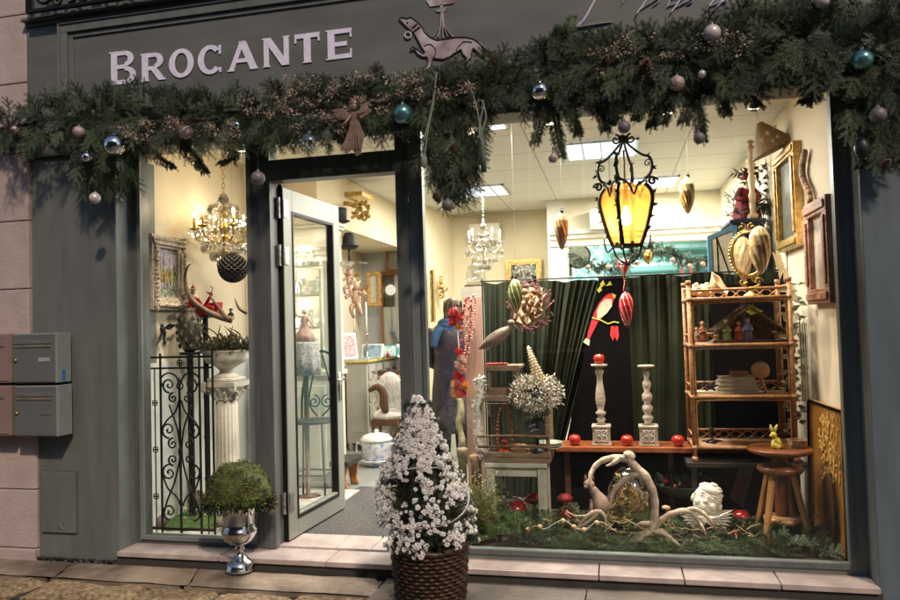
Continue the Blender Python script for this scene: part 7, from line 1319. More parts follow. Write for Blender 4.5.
# stone/glass egg vase with vine
c=P(631,520,.50); c.z=ZP; t=T('glass_cloche','rounded smoky glass cloche over dried mosses behind the large antler','cloche',c); hz=P(631,470,.50).z-ZP
m=MB(); m.lathe(c+V((0,0,.04)),[(.10,0),(.135,.06),(.15,.13),(.14,hz*.62),(.10,hz*.82),(.05,hz*.93),(.0,hz*.96)],32); m.build('glass_bell',glassM('smoky_glass',(.72,.66,.55),.12,.05),t,smooth=True)
m=MB(); m.lathe(c,[(.16,0),(.165,.02),(.155,.038),(0,.038)],30); m.build('base',dkwood,t,smooth=True); m=MB(); mk=[M('brown_moss',(.20,.13,.05),.9,c2=(.40,.29,.13),sc=30,bump=.9),dried,M('olive_moss',(.10,.10,.03),.9)]
m.ell(c+V((0,0,.15)),(.11,.11,.12),22,14,0,jit=.12)
for k in range(340): d=rv().normalized(); m.leaf(c+V((d.x*.105,d.y*.105,.15+d.z*.12)),d+rv(.8),R(.02,.04),.014,mi=random.choice([0,1,2]))
m.build('dried_moss',mk,t)
m=MB(); pts=spline([P(619,476,.33),P(615,495,.31),P(610,512,.33),P(604,525,.3)],8)+spline([P(630,478,.30),P(627,495,.29),P(629,512,.3),P(626,528,.28)],8)
for p in pts: [m.leaf(p,rv()+V((0,-.3,0)),R(.02,.035),.018) for q in range(6)]
tag(m.build('ivy_trail',M('golden_ivy',(.30,.24,.08),.7,c2=(.45,.38,.18),sc=20),origin=P(620,500,.33)),'thin trails of yellowed leaves running down over the cloche','vine')
# cat figure left
c=P(598,510,.45); c.z=ZP; t=T('cat_figurine','pale pink stone cat figurine sitting left of the cloche','figurine',c); cm=M('pinkish_stone',(.40,.26,.21),.6,c2=(.55,.38,.31),sc=10); m=MB(); k_=1.0; q=lambda a,b,y=.45:P(a,b,y)
m.tube(spline([q(604,518),q(602,506),q(597,496),q(592,488)],5),[.055,.058,.048,.030,.022],14); m.ell(q(589,484),(.034,.03,.03),14,10); m.ell(q(586,487,.43),(.014,.014,.012),8,6); [m.lathe(q(x,479),[(.012,0),(.0,.032)],8) for x in(585.5,592.5)]; m.tube([q(593,500),q(591,518)],[.018,.014],8); m.ell(q(606,514),(.05,.05,.045),12,8); m.tube(spline([q(610,520),q(616,522),q(618,516)],4),[.014,.008],7); m.build('body',cm,t,smooth=True)
# putto bust
c=P(705,505,.40); t=T('cherub_bust','white plaster cherub head on a winged collar lying in the greenery','bust',P(705,525,.40)); m=MB(); bp=M('chalk_white_plaster',(.62,.56,.49),.7,c2=(.74,.69,.62),sc=14,bump=.25); Rh=Euler((-.35,.35,-.25)).to_matrix(); hc=P(707,501,.40)
def hq(x,y,z): return hc+Rh@V((x,y,z))*1.0
def he(x,y,z,rx,ry,rz,n=12,k=8): m.ell(hq(x,y,z),(rx*1.0,ry*1.0,rz*1.0),n,k,rot=(-.35,.35,-.25))
he(0,0,.015,.078,.085,.092,24,16); he(0,-.02,-.03,.068,.068,.06,20,12); [he(s_*.036,-.062,-.025,.026,.022,.026) for s_ in(-1,1)]; he(0,-.088,-.012,.012,.014,.014); he(0,-.082,.006,.007,.008,.02); [he(s_*.012,-.085,-.016,.007,.007,.006) for s_ in (-1,1)]; he(0,-.08,-.043,.018,.010,.005); he(0,-.078,-.052,.014,.010,.006); he(0,-.068,-.075,.018,.014,.014); [he(s_*.028,-.075,.016,.013,.008,.007) for s_ in(-1,1)]; [he(s_*.03,-.078,.030,.018,.006,.004) for s_ in(-1,1)]; he(0,-.06,.055,.05,.03,.03); [he(s_*.078,0,-.01,.012,.02,.026) for s_ in(-1,1)]
random.seed(3)
for k in range(130):
    d=rv().normalized()
    if d.y<-.35 and d.z<.55: continue
    if d.z<-.3: continue
    he(d.x*.074,d.y*.080,.018+d.z*.088,R(.010,.018),R(.010,.018),R(.008,.013),7,5)
m.build('head',bp,t,smooth=True); m=MB(); bc_=P(705,513,.36)
m.tube([hc+V((0,.01,-.04)),bc_+V((0,0,-.02))],[.04,.05],12)
for s_ in (-1,1):
    for k in range(9): m.leaf(bc_+V((s_*.01,-.05,-.005)),(s_*(1-.06*k),-.25,.35-.16*k),.15-.006*k,.04,nrm=(0,-1,.4),fold=.25)
    for k in range(7): m.leaf(bc_+V((s_*.0,-.06,.0)),(s_*(1-.08*k),-.3,.1-.2*k),.09,.03,nrm=(0,-1,.4),fold=.25)
m.ell(bc_+V((0,.0,-.03)),(.11,.06,.035),18,9); m.build('winged_collar',bp,t)
# red mushrooms on ground
mushroom(V((P(741,524,.42).x,.42,ZP+.06)),.8,'shiny red mushroom ornament between the bust and the round stool'); c=P(567,522,.42); c.z=ZP; mushroom(c+V((0,0,.03)),.85,'dark red mushroom ornament right of the white stool'); c=P(565,500,.5); c.z=ZP; mushroom(c+V((0,0,.12)),.75,'second dark red ornament above the low mushroom beside the stool',M('dark_red_glitter',(.28,.01,.02),.35,.2,bump=.8))
for (px,py,lab) in ((735,533,'tiny bright red ball in the fir branches near the stool'),): m=MB(); m.ell(P(px,py,.18),.016,12,8); tag(m.build('small_ball',redg,origin=P(px,py,.18),smooth=True),lab,'ball')
c=P(667,520,.34); t=T('toadstool','slender brown wooden toadstool between the antler and the bust','ornament',(c.x,.34,ZP)); m=MB(); zt6=P(665,508,.34).z; m.tube([V((c.x+.03,.34,ZP+.0)),V((c.x,.34,zt6))],[.014,.009],10); m.lathe((c.x-.003,.34,zt6-.005),[(0,0),(.026,0),(.022,.014),(0,.022)],14); m.build('body',M('tan_wood_post'),t,smooth=True)
# tray with berries under board
c=P(686,484,.80); c.z=P(686,488,.8).z; t=T('berry_bowl','wide dark bowl of red berries and leaves in the shade under the board','bowl',c); m=MB(); m.lathe(c,[(.10,-.05),(.18,.0),(.2,.035),(.205,.04),(.19,.035),(.15,.0),(0,-.02)],30); m.build('bowl',M('dull_pewter',(.14,.14,.13),.5,.4,bump=.3),t,smooth=True)
m=MB(); [m.ell(c+V((R(-.16,.16),R(-.1,.12),R(.02,.06))),.014,8,6,0) for k in range(60)]; [m.leaf(c+V((R(-.17,.17),R(-.12,.12),.04)),rv()+V((0,0,.6)),R(.05,.09),.04,1) for k in range(60)]; m.build('berries_and_leaves',[M('dark_red_berry',(.25,.01,.02),.3),M('deep_green_leaf',(.03,.06,.03),.5)],t); MB().lathe((c.x,c.y,ZP),[(.09,0),(.03,.03),(.03,c.z-.05-ZP),(.10,c.z-.051-ZP)],16).build('stand',blackcloth,t)
# fir bough ground cover
random.seed(11); m=MB(); mi=0
xa,xb=-1.07,1.08
for k in range(620):
    x=R(xa,xb); f=random.random(); y=.09+.42*f**1.2; z=ZP+R(.01,.07)+.05*f
    d=V((R(-1,1),R(-1,.35),R(-.1,.75))); L_=R(.09,.16)
    if -.35<x<.66 and y<.26: z=ZP+R(.0,.03); d.z=abs(d.z)*.25
    p=V((x,y,z))
    if y+d.normalized().y*L_<.05: d.y=abs(d.y)*.3
    if y<.14: d.y=abs(d.y)*.2; 
    sprig(m,p,d,L_,nl=.022,nw=.0034,dens=.62,twigs=5,nrm=(R(-.5,.5),R(-.5,.5),1),droop=.25)
tag(m.build('fir_boughs',[M('display_fir_green',(.04,.08,.03),.5,c2=(.10,.17,.06),sc=6,bump=0),stemM],origin=(0,.3,ZP)),'green fir branches covering the floor of the large window display','fir branches',kind='stuff')
# golden green ericas at the left end
m=MB()
for k in range(60): p=P(R(470,492),R(500,535),R(.15,.4)); sprig(m,p,V((R(-.6,.6),R(-.3,.2),1)),R(.10,.2),nl=.012,nw=.0035,dens=.55,twigs=5,mi=0,mist=1)
for k in range(160): m.leaf(P(R(470,500),R(470,515),R(.2,.4)),rv(),R(.012,.025),.012,mi=0)
tag(m.build('heather',[M('yellow_green_foliage',(.20,.23,.06),.7,c2=(.36,.36,.14),sc=20),stemM],origin=P(480,535,.3)),'yellow green feathery sprigs at the left corner of the large window','plant')
# twigs, nuts and moss on the ground
m=MB()
for k in range(120): p=V((R(-.45,.75),R(.14,.5),ZP+R(.06,.12))); q=p+V((R(-.1,.1),R(-.05,.05),R(-.01,.05))); m.tube([p,p.lerp(q,.5)+rv(.015),q],[.003,.002],4)
tag(m.build('dry_twigs',M('straw_twigs',(.40,.29,.17),.85),origin=(0,.3,ZP)),'thin straw coloured twigs scattered among the fir branches','twigs',kind='stuff')
# string of small shell lights
sl=T('nut_string','string of small pale orange nuts on a wire across the fir branches','string',P(530,535,.14)); pts=[(500,531),(513,531),(527,531),(535,526),(545,529),(562,520),(575,527),(584,531),(596,522),(605,524),(617,532)]
m=MB(); m.tube(spline([P(a,b,.13) for a,b in pts],4),.0018,5); m.build('wire',white,sl)
for k,(a,b) in enumerate(((502,532),(528,530),(540,527),(563,521),(584,530),(597,523),(574,527))): m=MB(); m.ell(P(a,b,.115),(.015,.013,.014),10,7,jit=.15); m.build('nut',M('pale_orange_nut',(.55,.30,.14),.5,c2=(.7,.5,.3),sc=30),sl,smooth=True)
# pine cones
def pinecone(c,s,lab,d=(0,0,1),grp='brown pine cones',cat='pine cone'):
    c=V(c); t=None; m=MB(); u,w_,dd=basis(d)
    for k in range(60):
        f=k/60; a=k*2.4; r=s*(.42*math.sin(math.pi*(.12+.85*f))); p=c+dd*(s*(f-.5)*1.5); e=(u*math.cos(a)+w_*math.sin(a)); m.leaf(p+e*r*.3,e+dd*.5,r*1.0+.006,s*.28,nrm=dd)
    m.tube([c-dd*s*.75,c+dd*s*.75],[s*.12,s*.2,s*.06],8); return tag(m.build('pine_cone',M('pine_cone_brown',(.09,.05,.03),.7,c2=(.22,.13,.08),sc=40,bump=.3),origin=c),lab,cat,grp)
pinecone(P(500,538,.12),.035,'small pine cone at the left of the fir covered display floor'); pinecone(P(690,530,.15),.03,'small pine cone in the fir branches in front of the bust')

t=T('ceiling_light','unseen ceiling light added to brighten the turquoise back room','ceiling light',(0,5.4,2.9)); MB().box(-.3,.3,5.2,5.6,2.89,2.915).build('diffuser',lampM,t); areal('back_room_fill',(0,5.4,2.87),.6,.4,38,(.9,1.,.97),par=t)  # lamp out of view, added to brighten the back room
# =============== OUTSIDE: SILVER URN WITH MOSS ===============
random.seed(21)
c=G(240,567,.10); c.y-=.08; c=V((P(240,560,c.y).x,c.y,.108)); k_=PS(240,520,c.y); t=T('silver_urn','polished silver footed urn holding a green moss ball on the pavement','urn',c)
zz=lambda v: max(0.001,P(240,v,c.y).z-.10)
rr=lambda w_: w_/2*k_
KZ=k_
def zz2(v): return max(.0,(572.5-v)*KZ*.985)
m=MB(); prof=[(rr(25),.0),(rr(28),.003),(rr(29),zz2(570.5)),(rr(28.5),zz2(569)),(rr(27),zz2(568)),(rr(27),zz2(566.5)),(rr(23),zz2(563.5)),(rr(16),zz2(560)),(rr(10),zz2(557)),(rr(7.5),zz2(554)),(rr(7),zz2(552)),(rr(10),zz2(550.5)),(rr(10),zz2(549)),(rr(7),zz2(547.5)),(rr(9),zz2(546)),(rr(20),zz2(544.5)),(rr(28),zz2(541)),(rr(33),zz2(537)),(rr(35.5),zz2(533)),(rr(35),zz2(530.5)),(rr(31.5),zz2(528.5)),(rr(31),zz2(524)),(rr(32),zz2(515)),(rr(33.5),zz2(509)),(rr(37),zz2(505.5)),(rr(37),zz2(504)),(rr(33),zz2(505)),(rr(29),zz2(515)),(0,zz2(518))]
m.lathe(c,prof,48); m.build('body',silver,t,smooth=True)
pc=V((c.x,c.y,zz2(499)+.10)); mt=T('moss_topiary','dome of green moss and heather leaves planted in the silver urn','plant',pc); m=MB(); ms=[M('green_moss',(.028,.04,.009),.95,c2=(.09,.105,.02),sc=20,bump=1.,bs=120),M('yellow_green_moss',(.15,.17,.03),.9,c2=(.25,.24,.06)),M('dark_leaf',(.015,.028,.012),.5,c2=(.03,.05,.02)),M('rust_leaf',(.20,.08,.05),.7)]
R0=rr(66); HM=37*KZ; m.lathe(pc,[(rr(26),-4*KZ),(R0*.7,-6*KZ),(R0*.95,-1*KZ),(R0*.93,HM*.3),(R0*.8,HM*.6),(R0*.5,HM*.87),(R0*.2,HM*.96),(0,HM*.97)],40,0,fl=lambda a,z:1+.05*math.sin(a*5+z*30))
cc=pc
for k in range(5200):
    d=rv().normalized()
    if d.z<-.12: continue
    q=cc+V((d.x*R0*.98,d.y*R0*.98,d.z*HM))
    bump_=1+.10*mnoise.noise(d*3)+.07*mnoise.noise(d*8+V((5,1,2))); q=cc+(q-cc)*bump_; nn_=mnoise.noise(d*5+V((9,2,4)))
    m.leaf(q-d*.004,d*.5+rv(1.),R(.006,.016),R(.006,.012),mi=(0 if nn_<R(-.1,.35) else 1) if R(0,1)<.96 else 3)
for k in range(420):
    a=R(-3.3,.4); q=cc+V((R0*.95*math.cos(a),R0*.9*math.sin(a),-R(-.01,.035))); m.leaf(q,V((math.cos(a)*.6,math.sin(a)*.6,R(-1,.5)))+rv(.3),R(.03,.055),R(.010,.016),mi=2 if R(0,1)<.9 else 1)
for k in range(40): q=cc+V((R0*.95+R(-.02,.03),R(-.06,.05),R(-.06,.04))); m.leaf(q,V((1,-.2,R(-.4,.5)))+rv(.4),R(.03,.05),.012,mi=random.choice([1,2,3]))
for k in range(14): m.leaf(cc+V((.02+R(-.02,.02),-R0*.72,.09+R(-.01,.02))),rv()+V((0,-.6,0)),.025,.02,mi=3)
m.build('moss_dome',ms,mt)
# =============== BASKET WITH SNOWY CONE TREE ===============
by=-.46; c=P(430,598,by); c.z=-.0; c=V((P(430,560,by).x,by,.10)); k_=PS(430,560,by); zz=lambda v:P(430,v,by).z; t=T('wicker_basket','dark brown wicker basket planter standing before the doorway','basket',c)
wk=M('dark_wicker',(.022,.011,.007),.45,c2=(.075,.036,.018),sc=30,bump=.3); wk2=wk
zt=zz(545); n=44; m=MB(); rows=14; r_b=33*k_; r_t=36.5*k_
for i in range(rows):
    z_=.112+(zt-.112)*i/(rows-1); r_=r_b+(r_t-r_b)*(i/(rows-1))**.9; pts=[V((c.x+(r_+.009*math.cos(math.pi*(j+i)))*math.cos(2*math.pi*j/n),c.y+(r_+.009*math.cos(math.pi*(j+i)))*math.sin(2*math.pi*j/n),z_)) for j in range(n)]
    sm=[]
    for j in range(n):
        a_,b_=pts[j],pts[(j+1)%n]; sm+= [a_,(a_+b_)/2]
    m.tube(sm,((zt-.1)/(rows-1))*.50,6,closed=True,flat=.8)
m.build('weave',wk,t,smooth=True); m=MB()
for j in range(n//2*2):
    a=2*math.pi*j/n; u=V((math.cos(a),math.sin(a),0)); m.tube([V((c.x,c.y,0.10))+u*r_b,V((c.x,c.y,zt))+u*r_t],.005,5)
m.build('uprights',wk,t); m=MB(); m.tube([V((c.x+(r_t+.004)*math.cos(.15*j),c.y+(r_t+.004)*math.sin(.15*j),zt+.008+.004*math.sin(j*1.6))) for j in range(42)],.015,8,closed=True); m.build('rim',wk,t,smooth=True); m=MB(); m.tube([V((c.x+r_b*math.cos(.15*j),c.y+r_b*math.sin(.15*j),.112)) for j in range(42)],.012,8,closed=True); m.build('base_ring',wk,t,smooth=True)
MB().cyl((c.x,c.y,.105),(c.x,c.y,zt-.03),r_b-.012,r_t-.02,24).build('soil_liner',M('dark_soil',(.02,.014,.01),.95),t)
tr=T('snowy_cone_tree','cone shaped evergreen smothered in frosted white flowers with a wound ribbon','shrub',V((c.x,c.y,zt-.03)))
zb=zt-.03; ztp=zz(399); HH=ztp-zb; L=[(548,72,430),(535,92,431),(512,90,427),(495,88,424),(477,78,421),(460,60,419),(442,44,421),(425,31,422),(409,19,421),(399,6,420)]
def rad_at(z):
    v=None
    for (v0,w0,c0),(v1,w1,c1) in zip(L,L[1:]):
        z0=zz(v0);z1=zz(v1)
        if z0<=z<=z1: f=(z-z0)/(z1-z0); return (w0+(w1-w0)*f)/2*k_,P(c0+(c1-c0)*f,500,by).x
    return (L[0][1]/2*k_*.9,P(432,500,by).x) if z<zz(548) else (L[-1][1]/2*k_,P(420,500,by).x)
m=MB(); m.tube([V((c.x,c.y,zb)),V((rad_at(ztp-.1)[1],c.y,ztp-.1))],[.02,.006],8); m.build('trunk',stemM,tr)
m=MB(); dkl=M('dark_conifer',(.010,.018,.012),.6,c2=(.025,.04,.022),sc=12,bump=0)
for k in range(520):
    z=zb+.03+HH*.93*random.random(); r_,x_=rad_at(z); a=R(0,6.28); u=V((math.cos(a),math.sin(a),0)); p=V((x_,by,z))+u*r_*R(.3,.78); sprig(m,p,u+V((0,0,R(.1,.9))),R(.06,.10)*(.6+.4*min(1,r_/.2)),nl=.016,nw=.004,dens=.6,twigs=4,mist=1)
# dark core so nothing shows through
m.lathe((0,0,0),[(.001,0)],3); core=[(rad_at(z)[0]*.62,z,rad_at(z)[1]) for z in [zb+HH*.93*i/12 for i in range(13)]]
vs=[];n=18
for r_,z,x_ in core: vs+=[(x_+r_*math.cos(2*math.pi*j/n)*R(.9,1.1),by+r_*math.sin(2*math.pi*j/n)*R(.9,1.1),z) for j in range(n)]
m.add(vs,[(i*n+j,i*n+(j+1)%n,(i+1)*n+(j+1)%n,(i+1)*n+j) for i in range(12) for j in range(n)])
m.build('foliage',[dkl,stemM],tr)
# flowers: little shaggy white florets, modelled one by one inside one part
m=MB(); wf=[M('frosted_white_floret',(.86,.83,.81),.85,c2=(.95,.93,.92),sc=60,bump=.3),M('dull_floret_centre',(.55,.48,.46),.9)]  # white petals around a duller centre
def floret(p,d,s):
    u,w_,d=basis(d)
    for ring,(n_,o,h) in enumerate(((8,1.,.15),(7,.75,.5),(5,.42,.75))):
        for q in range(n_):
            a=2*math.pi*(q+.5*ring)/n_+R(-.2,.2); e=(u*math.cos(a)+w_*math.sin(a)); tg=(w_*math.cos(a)-u*math.sin(a)); k=R(.85,1.15)*s
            m.add([p+e*k*.12+d*k*.1*ring,p+e*k*o*.62+d*k*(h+.12)+tg*k*.22,p+e*k*o+d*k*h,p+e*k*o*.62+d*k*(h+.12)-tg*k*.22],[(0,1,2,3)],0)
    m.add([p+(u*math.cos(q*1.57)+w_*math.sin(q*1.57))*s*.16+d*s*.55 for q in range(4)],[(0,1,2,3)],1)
cnt=0
while cnt<2300:
    f=random.random()**.85; z=zb+.02+HH*.985*f; r_,x_=rad_at(z); a=R(0,6.28); u=V((math.cos(a),math.sin(a),0)); den=mnoise.noise(V((a*1.9,z*9,1.3)))+.35*mnoise.noise(V((a*5,z*26,4.)))+ .55*f
    if f<.36 and den<.22 and R(0,1)<.9: continue
    if f<.66 and den<.16 and R(0,1)<.88: continue
    if den<-.05: continue
    p=V((x_,by,z))+u*r_*R(.86,1.12); floret(p,u+V((0,0,R(-.2,.6)))+rv(.4),R(.0095,.0185)); cnt+=1
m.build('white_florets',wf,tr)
m=MB(); rib=[]
for k in range(110):
    f=k/110; z=zb+.20+HH*.62*f; r_,x_=rad_at(z); a=-math.pi/2+f*6.28*2.2; rib.append(V((x_+r_*1.0*math.cos(a),by+r_*1.0*math.sin(a),z+.035*math.sin(a*1.7))))
m.tube(rib,.0038,6,flat=.5); m.build('ribbon',M('grey_lilac_ribbon',(.42,.39,.40),.6),tr,smooth=True)
# =============== FIR GARLAND ===============
random.seed(5)
ga=T('fir_garland','long dark fir garland with dried flowers swagged over the shop windows','garland',P(450,95,-.3))
Yg_=-.33
core=[(-14,132,16),(5,128,20),(30,124,24),(60,118,26),(90,118,32),(125,118,38),(160,122,38),(200,120,36),(240,116,34),(280,113,34),(320,108,34),(360,104,36),(400,102,34),(440,96,34),(480,88,34),(520,78,30),(555,70,36),(590,66,36),(630,60,36),(670,57,38),(710,53,42),(750,44,48),(790,40,50),(830,44,56),(870,50,64),(910,52,74)]
m=MB(); mats=[firdk,fir,firfrost,stemM]
def at(px,py,y): return P(px,py,y)
acc=0
sp=spline([(a,b,c_) for a,b,c_ in core],6)
for q in sp:
    ppm=PS(q.x,q.y,Yg_); n_=int(10.5*(q.z/34)**1.4)
    for k in range(max(4,n_)):
        a=R(0,6.28); rr_=q.z*math.sqrt(R(.0,1))*.62; px=q.x+R(-6,6)+rr_*math.cos(a)*.8; py=q.y+rr_*math.sin(a); yy=Yg_+R(-.11,.09)
        p=at(px,py,yy); out=V((math.cos(a),R(-.7,.3),-math.sin(a))); d=out+V((random.choice([-1,1])*R(.3,1.3),0,R(-.35,.25)))
        f_=R(0,1); fr_=.25 if q.x<480 else .10
        sprig(m,p,d,R(.10,.165),nl=R(.018,.024),nw=.0038,dens=.72,twigs=5,mi=2 if f_<fr_ and py<q.y+8 else (1 if f_<.5 else 0),mist=3,nrm=(R(-.5,.5),-1,R(-.5,.5)))
# solid twig core
m.tube([at(q.x,q.y,Yg_+.06) for q in sp],.012,6,mi=3)
def drop_(poly,n,dirv,L_=(.09,.15),mi=(0,1),yy=(-.4,-.25)):
    x0=min(p[0] for p in poly);x1=max(p[0] for p in poly);y0=min(p[1] for p in poly);y1=max(p[1] for p in poly); k=0;tries=0
    while k<n and tries<n*30:
        tries+=1; x=R(x0,x1);y=R(y0,y1); ins=False;j=len(poly)-1
        for i in range(len(poly)):
            if (poly[i][1]>y)!=(poly[j][1]>y) and x<(poly[j][0]-poly[i][0])*(y-poly[i][1])/(poly[j][1]-poly[i][1])+poly[i][0]: ins=not ins
            j=i
        if ins: k+=1; sprig(m,at(x,y,R(*yy)),V(dirv)+rv(.6),R(*L_),nl=.02,nw=.0033,dens=.72,twigs=5,mi=random.choice(mi),mist=3,nrm=(R(-.5,.5),-1,R(-.5,.5)))
drop_([(75,130),(140,135),(128,182),(92,190),(78,165)],115,(0,0,-1)); drop_([(2,125),(40,125),(30,142),(8,142)],10,(-.2,0,-1),(.08,.12))
drop_([(424,110),(488,105),(478,165),(462,195),(440,192),(424,150)],230,(0,0,-1),yy=(-.42,-.22)); drop_([(842,90),(905,90),(905,150),(870,150),(850,125)],80,(0,0,-1)); drop_([(360,110),(410,110),(400,125),(365,128)],14,(0,0,-1))
drop_([(250,125),(360,118),(355,142),(262,148)],34,(.2,0,-.8),(.06,.1)); drop_([(505,85),(760,55),(765,85),(640,98),(520,112)],110,(.2,0,-.9),(.09,.14))
# hanging single boughs in front of the big window
def bough(pts,yy=-.28,L_=(.05,.085),mi=1):
    ps=spline([at(a,b,yy+R(-.03,.03)) for a,b in pts],7); m.tube(ps,[.004,.002],5,mi=3)
    for i in range(1,len(ps)):
        d=(ps[i]-ps[i-1]).normalized()
        for sg in(-1,1): sprig(m,ps[i],d+V((sg*R(.7,1.2),R(-.3,.3),0)),R(*L_)*(1-.45*i/len(ps)),nl=.017,nw=.0036,dens=.85,twigs=2,mi=mi,mist=3,nrm=(0,-1,.1),droop=.1)
    sprig(m,ps[-1],ps[-1]-ps[-2],.05,nl=.017,nw=.0036,dens=.85,twigs=0,mi=mi,mist=3,nrm=(0,-1,0))
for b_ in ([(545,105),(541,120),(536,140)],[(552,105),(556,125),(559,143),(562,155)],[(570,105),(574,120),(578,132)],[(592,100),(600,112),(606,128)],[(610,98),(614,110),(612,122)],[(655,92),(655,110),(652,124)],[(668,90),(668,105),(664,122)],[(690,88),(698,108),(701,125),(703,138)],[(712,85),(722,100),(728,112)],[(735,80),(748,95),(758,104)],[(700,85),(690,104),(684,120)],[(806,88),(814,96),(804,101)],[(150,150),(160,158),(172,166)],[(185,145),(196,158),(205,170)],[(228,148),(236,156),(222,162)],[(470,100),(482,104),(492,112)],[(640,96),(640,108),(636,118)],[(560,45),(568,32),(572,18)],[(545,55),(552,42),(560,30)],[(860,140),(866,155),(862,165)],[(885,140),(888,152),(896,160)],[(10,125),(8,138),(12,148)],[(105,170),(104,185),(100,195)]): bough(b_)
m.build('fir_foliage',mats,ga)
# dried flower heads inside the garland
m=MB(); random.seed(9)
for (x0,x1,y0,y1,n_) in ((120,245,118,138,26),(245,300,95,115,10),(290,345,75,130,26),(350,420,70,110,26),(425,480,85,110,10),(700,760,30,55,8),(590,640,50,75,8),(600,680,35,60,6)):
    for k in range(n_):
        c=at(R(x0,x1),R(y0,y1),Yg_-R(.09,.15)); r_=R(.02,.042)
        for q in range(34): d=rv().normalized(); p=c+V((d.x*r_,d.y*r_*.7,d.z*r_*.6)); m.add([p+rv(.006),p+rv(.009)+d*.008,p+rv(.009),p+rv(.006)+d*.004],[(0,1,2,3)])
        m.tube([c+V((0,.08,-.04)),c],.002,4)
m.build('dried_flowers',dried,ga)
# cords and candles hanging in the garland
m=MB()
for pts in ([(436,72),(434,100),(428,130),(424,160)],[(437,72),(432,105),(424,140)],[(468,80),(476,105),(482,135),(484,150)],[(484,105),(479,130),(485,150)],[(482,100),(486,118),(478,138)]): m.tube(spline([at(a,b,-.47) for a,b in pts],4),.004,6)
m.build('sage_cord',M('sage_cord',(.22,.25,.20),.8),ga); m=MB(); m.cyl(at(484,172,-.47),at(483,146,-.47),.014,n=12); m.build('sage_candle',M('sage_green_candle',(.07,.10,.075),.6),ga,smooth=True)
m=MB(); m.lathe(at(424,165,-.46),[(.0,-.02),(.02,.0),(.016,.04),(.006,.06)],12); m.build('cord_tassel',MATS['sage_cord'],ga,smooth=True)
# big pine cones nestled in the garland
for (x,y,s_,lab) in ((645,70,.075,'large pine cone in the garland right of the script lettering'),(605,62,.045,'brown pine cone in the garland above the lantern'),(455,150,.045,'pine cone low in the hanging bunch by the door post'),(437,198,.042,'dark pine cone at the tip of the hanging bunch'),(885,165,.04,'brown pine cone under the far right end of the garland'),(495,62,.04,'pine cone near the greyhound tail')): pinecone(at(x,y,-.47),s_,lab,(R(-.5,.5),-.6,.6))
# baubles
def bauble(px,py,rpx,mt,lab,hang=0,yy=-.46,cor=iron):
    c=at(px,py,yy); r_=rpx*PS(px,py,yy); t=T('bauble',lab,'bauble',c,'baubles in the fir garland'); m=MB(); m.ell(c,r_,26,16); m.build('ball',mt,t,smooth=True); m=MB(); m.cyl(c+V((0,0,r_*.96)),c+V((0,0,r_*1.18)),r_*.2,n=10); m.tube([c+V((r_*.14*math.cos(k),0,r_*1.3+r_*.14*math.sin(k))) for k in range(6)],r_*.03,5,closed=True); m.build('cap',MATS['satin_steel'],t)
    if hang: MB().cyl(c+V((0,0,r_*1.3)),c+V((0,0,r_*1.3+hang)),.0012,n=5).build('thread',iron,t)
    return t
tealb=M('iridescent_teal',(.06,.22,.24),.22,.7,c2=(.16,.36,.36),sc=5,bump=0,coat=.6); pearl=M('pearl_white',(.62,.55,.55),.3,.2,var=.08,bump=.05); sil=M('mirror_silver',(.75,.75,.78),.05,1.,var=.05,bump=0); gry=M('matte_grey_bauble',(.17,.15,.16),.5,.2,var=.1); rose=M('glitter_rose',(.45,.34,.32),.45,.3,var=.4,sc=60,bump=.6,bs=150)
glassb=glassM('clear_bauble_glass',(.85,.88,.88),.2,.04)
for a in ((403,114,10,tealb,'iridescent teal bauble above the right side of the door',0),(862,60,10.5,tealb,'iridescent teal bauble at the far right of the garland',0),(712,33,8.5,pearl,'large pearl white bauble below the script lettering',0),(677,83,7.5,rose,'glittering pale rose bauble over the big window',0),(115,145,10.5,sil,'mirrored silver bauble at the left drop of the garland',0),(95,198,5.5,pearl,'small pearl white bauble hanging lowest at the left',.05),(87,157,5,sil,'tiny silver bauble left of the large mirrored one',0),(310,143,10,glassb,'clear patterned glass bauble left of the angel',0),(540,91,9,sil,'mirrored silver bauble above the head of the big window',0),(553,158,5,rose,'small rose bauble at the tip of a hanging fir sprig',.03),(624,127,6.5,gry,'matte grey bauble hanging right above the lantern',.12),(699,138,6,gry,'matte grey bauble at the tip of the right hanging sprig',.04),(878,115,8,gry,'matte grey bauble hanging near the right pilaster',.1),(258,178,7,gry,'matte grey bauble hanging on the post left of the door',.12),(822,1,7,pearl,'pearl white bauble at the top right corner',0),(79,132,6,rose,'dull rose bauble at the left of the garland',0),(186,132,7,rose,'pale frosted bauble among the dried flowers',0),(448,205,6,gry,'dark small bauble beside the hanging bunch',0),(237,125,4,sil,'tiny silver bauble near the left window head',0),(15,130,4,rose,'tiny copper bauble at the left tip of the garland',0),(702,74,4,pearl,'tiny white bauble between the rose and pearl baubles',0)):
    bauble(*a[:5],hang=a[5])
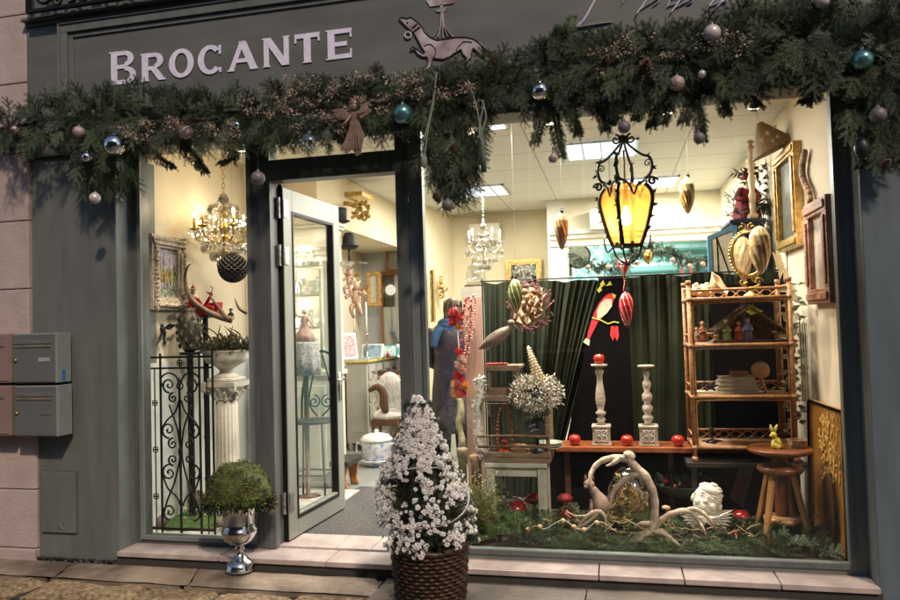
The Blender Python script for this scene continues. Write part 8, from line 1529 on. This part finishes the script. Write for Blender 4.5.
# crystal ball pendant and small glass ones below garland in left window
c=at(198,167,-.05); t=T('glass_pendant','faceted dark glass pendant ball hanging at the head of the left window','pendant',c); m=MB(); m.ell(c,.028,9,6); m.build('faceted_ball',glassM('dark_faceted_glass',(.5,.5,.5),.3,.03),t); m=MB(); m.cyl(c+V((0,0,.028)),c+V((0,0,.16)),.0018,n=5); [m.leaf(c+V((0,0,.03)),V((s_,-.2,.4)),.045,.018) for s_ in(-1,1,.3)]; m.build('hanger',iron,t)
# gold-brown angel
Ya=-.52; c=at(354,128,Ya); t=T('angel_ornament','flat brown wooden angel with spread wings hung in the garland above the door','ornament',c); an=M('brown_copper_angel',(.17,.10,.075),.45,.3,c2=(.36,.25,.19),sc=10,bump=.3); m=MB()
def pr(pts,th=.012,dy=0): m.prism([at(a,b,Ya+dy) for a,b in pts],(0,th,0))
pr([(350,112),(358,111),(359,122),(364,136),(361,153),(356,156),(352,148),(350,150),(346,154),(341,146),(345,140),(349,128)]); m.build('robe',an,t,bevel=.002); m=MB()
for k in range(5): m.tube(spline([at(351+k*1.6,122,Ya-.004),at(349+k*2.2,136,Ya-.006),at(346+k*3.2,150,Ya-.004)],4),.0035,6)
m.build('robe_folds',an,t,smooth=True); m=MB(); m.ell(at(353,106,Ya+.004),(.022,.014,.026),14,9); m.ell(at(353,103,Ya+.006),(.026,.016,.018),12,8); m.build('head',an,t,smooth=True)
m=MB(); pr([(350,114),(342,108),(330,110),(338,114),(334,117),(345,120),(350,120)],.008,.006); m.build('wing',an,t,bevel=.002); m=MB(); pr([(358,112),(362,104),(371,101),(367,107),(372,110),(365,117),(359,119)],.008,.006); m.build('wing',an,t,bevel=.002); m=MB(); m.tube(spline([at(358,114,Ya-.01),at(364,112,Ya-.03),at(367,106,Ya-.03)],4),[.009,.006],7); m.tube(spline([at(351,115,Ya-.01),at(346,122,Ya-.03),at(342,125,Ya-.03)],4),[.009,.006],7); m.build('arms',an,t,smooth=True)
# dark pods at right end
c=at(862,148,-.42); m=MB(); m.ell(c,(.035,.03,.05),14,9); tag(m.build('dark_bell',M('dark_bell',(.02,.025,.025),.4,.4),origin=c,smooth=True),'dark bell shaped ornament under the right end of the garland','ornament')
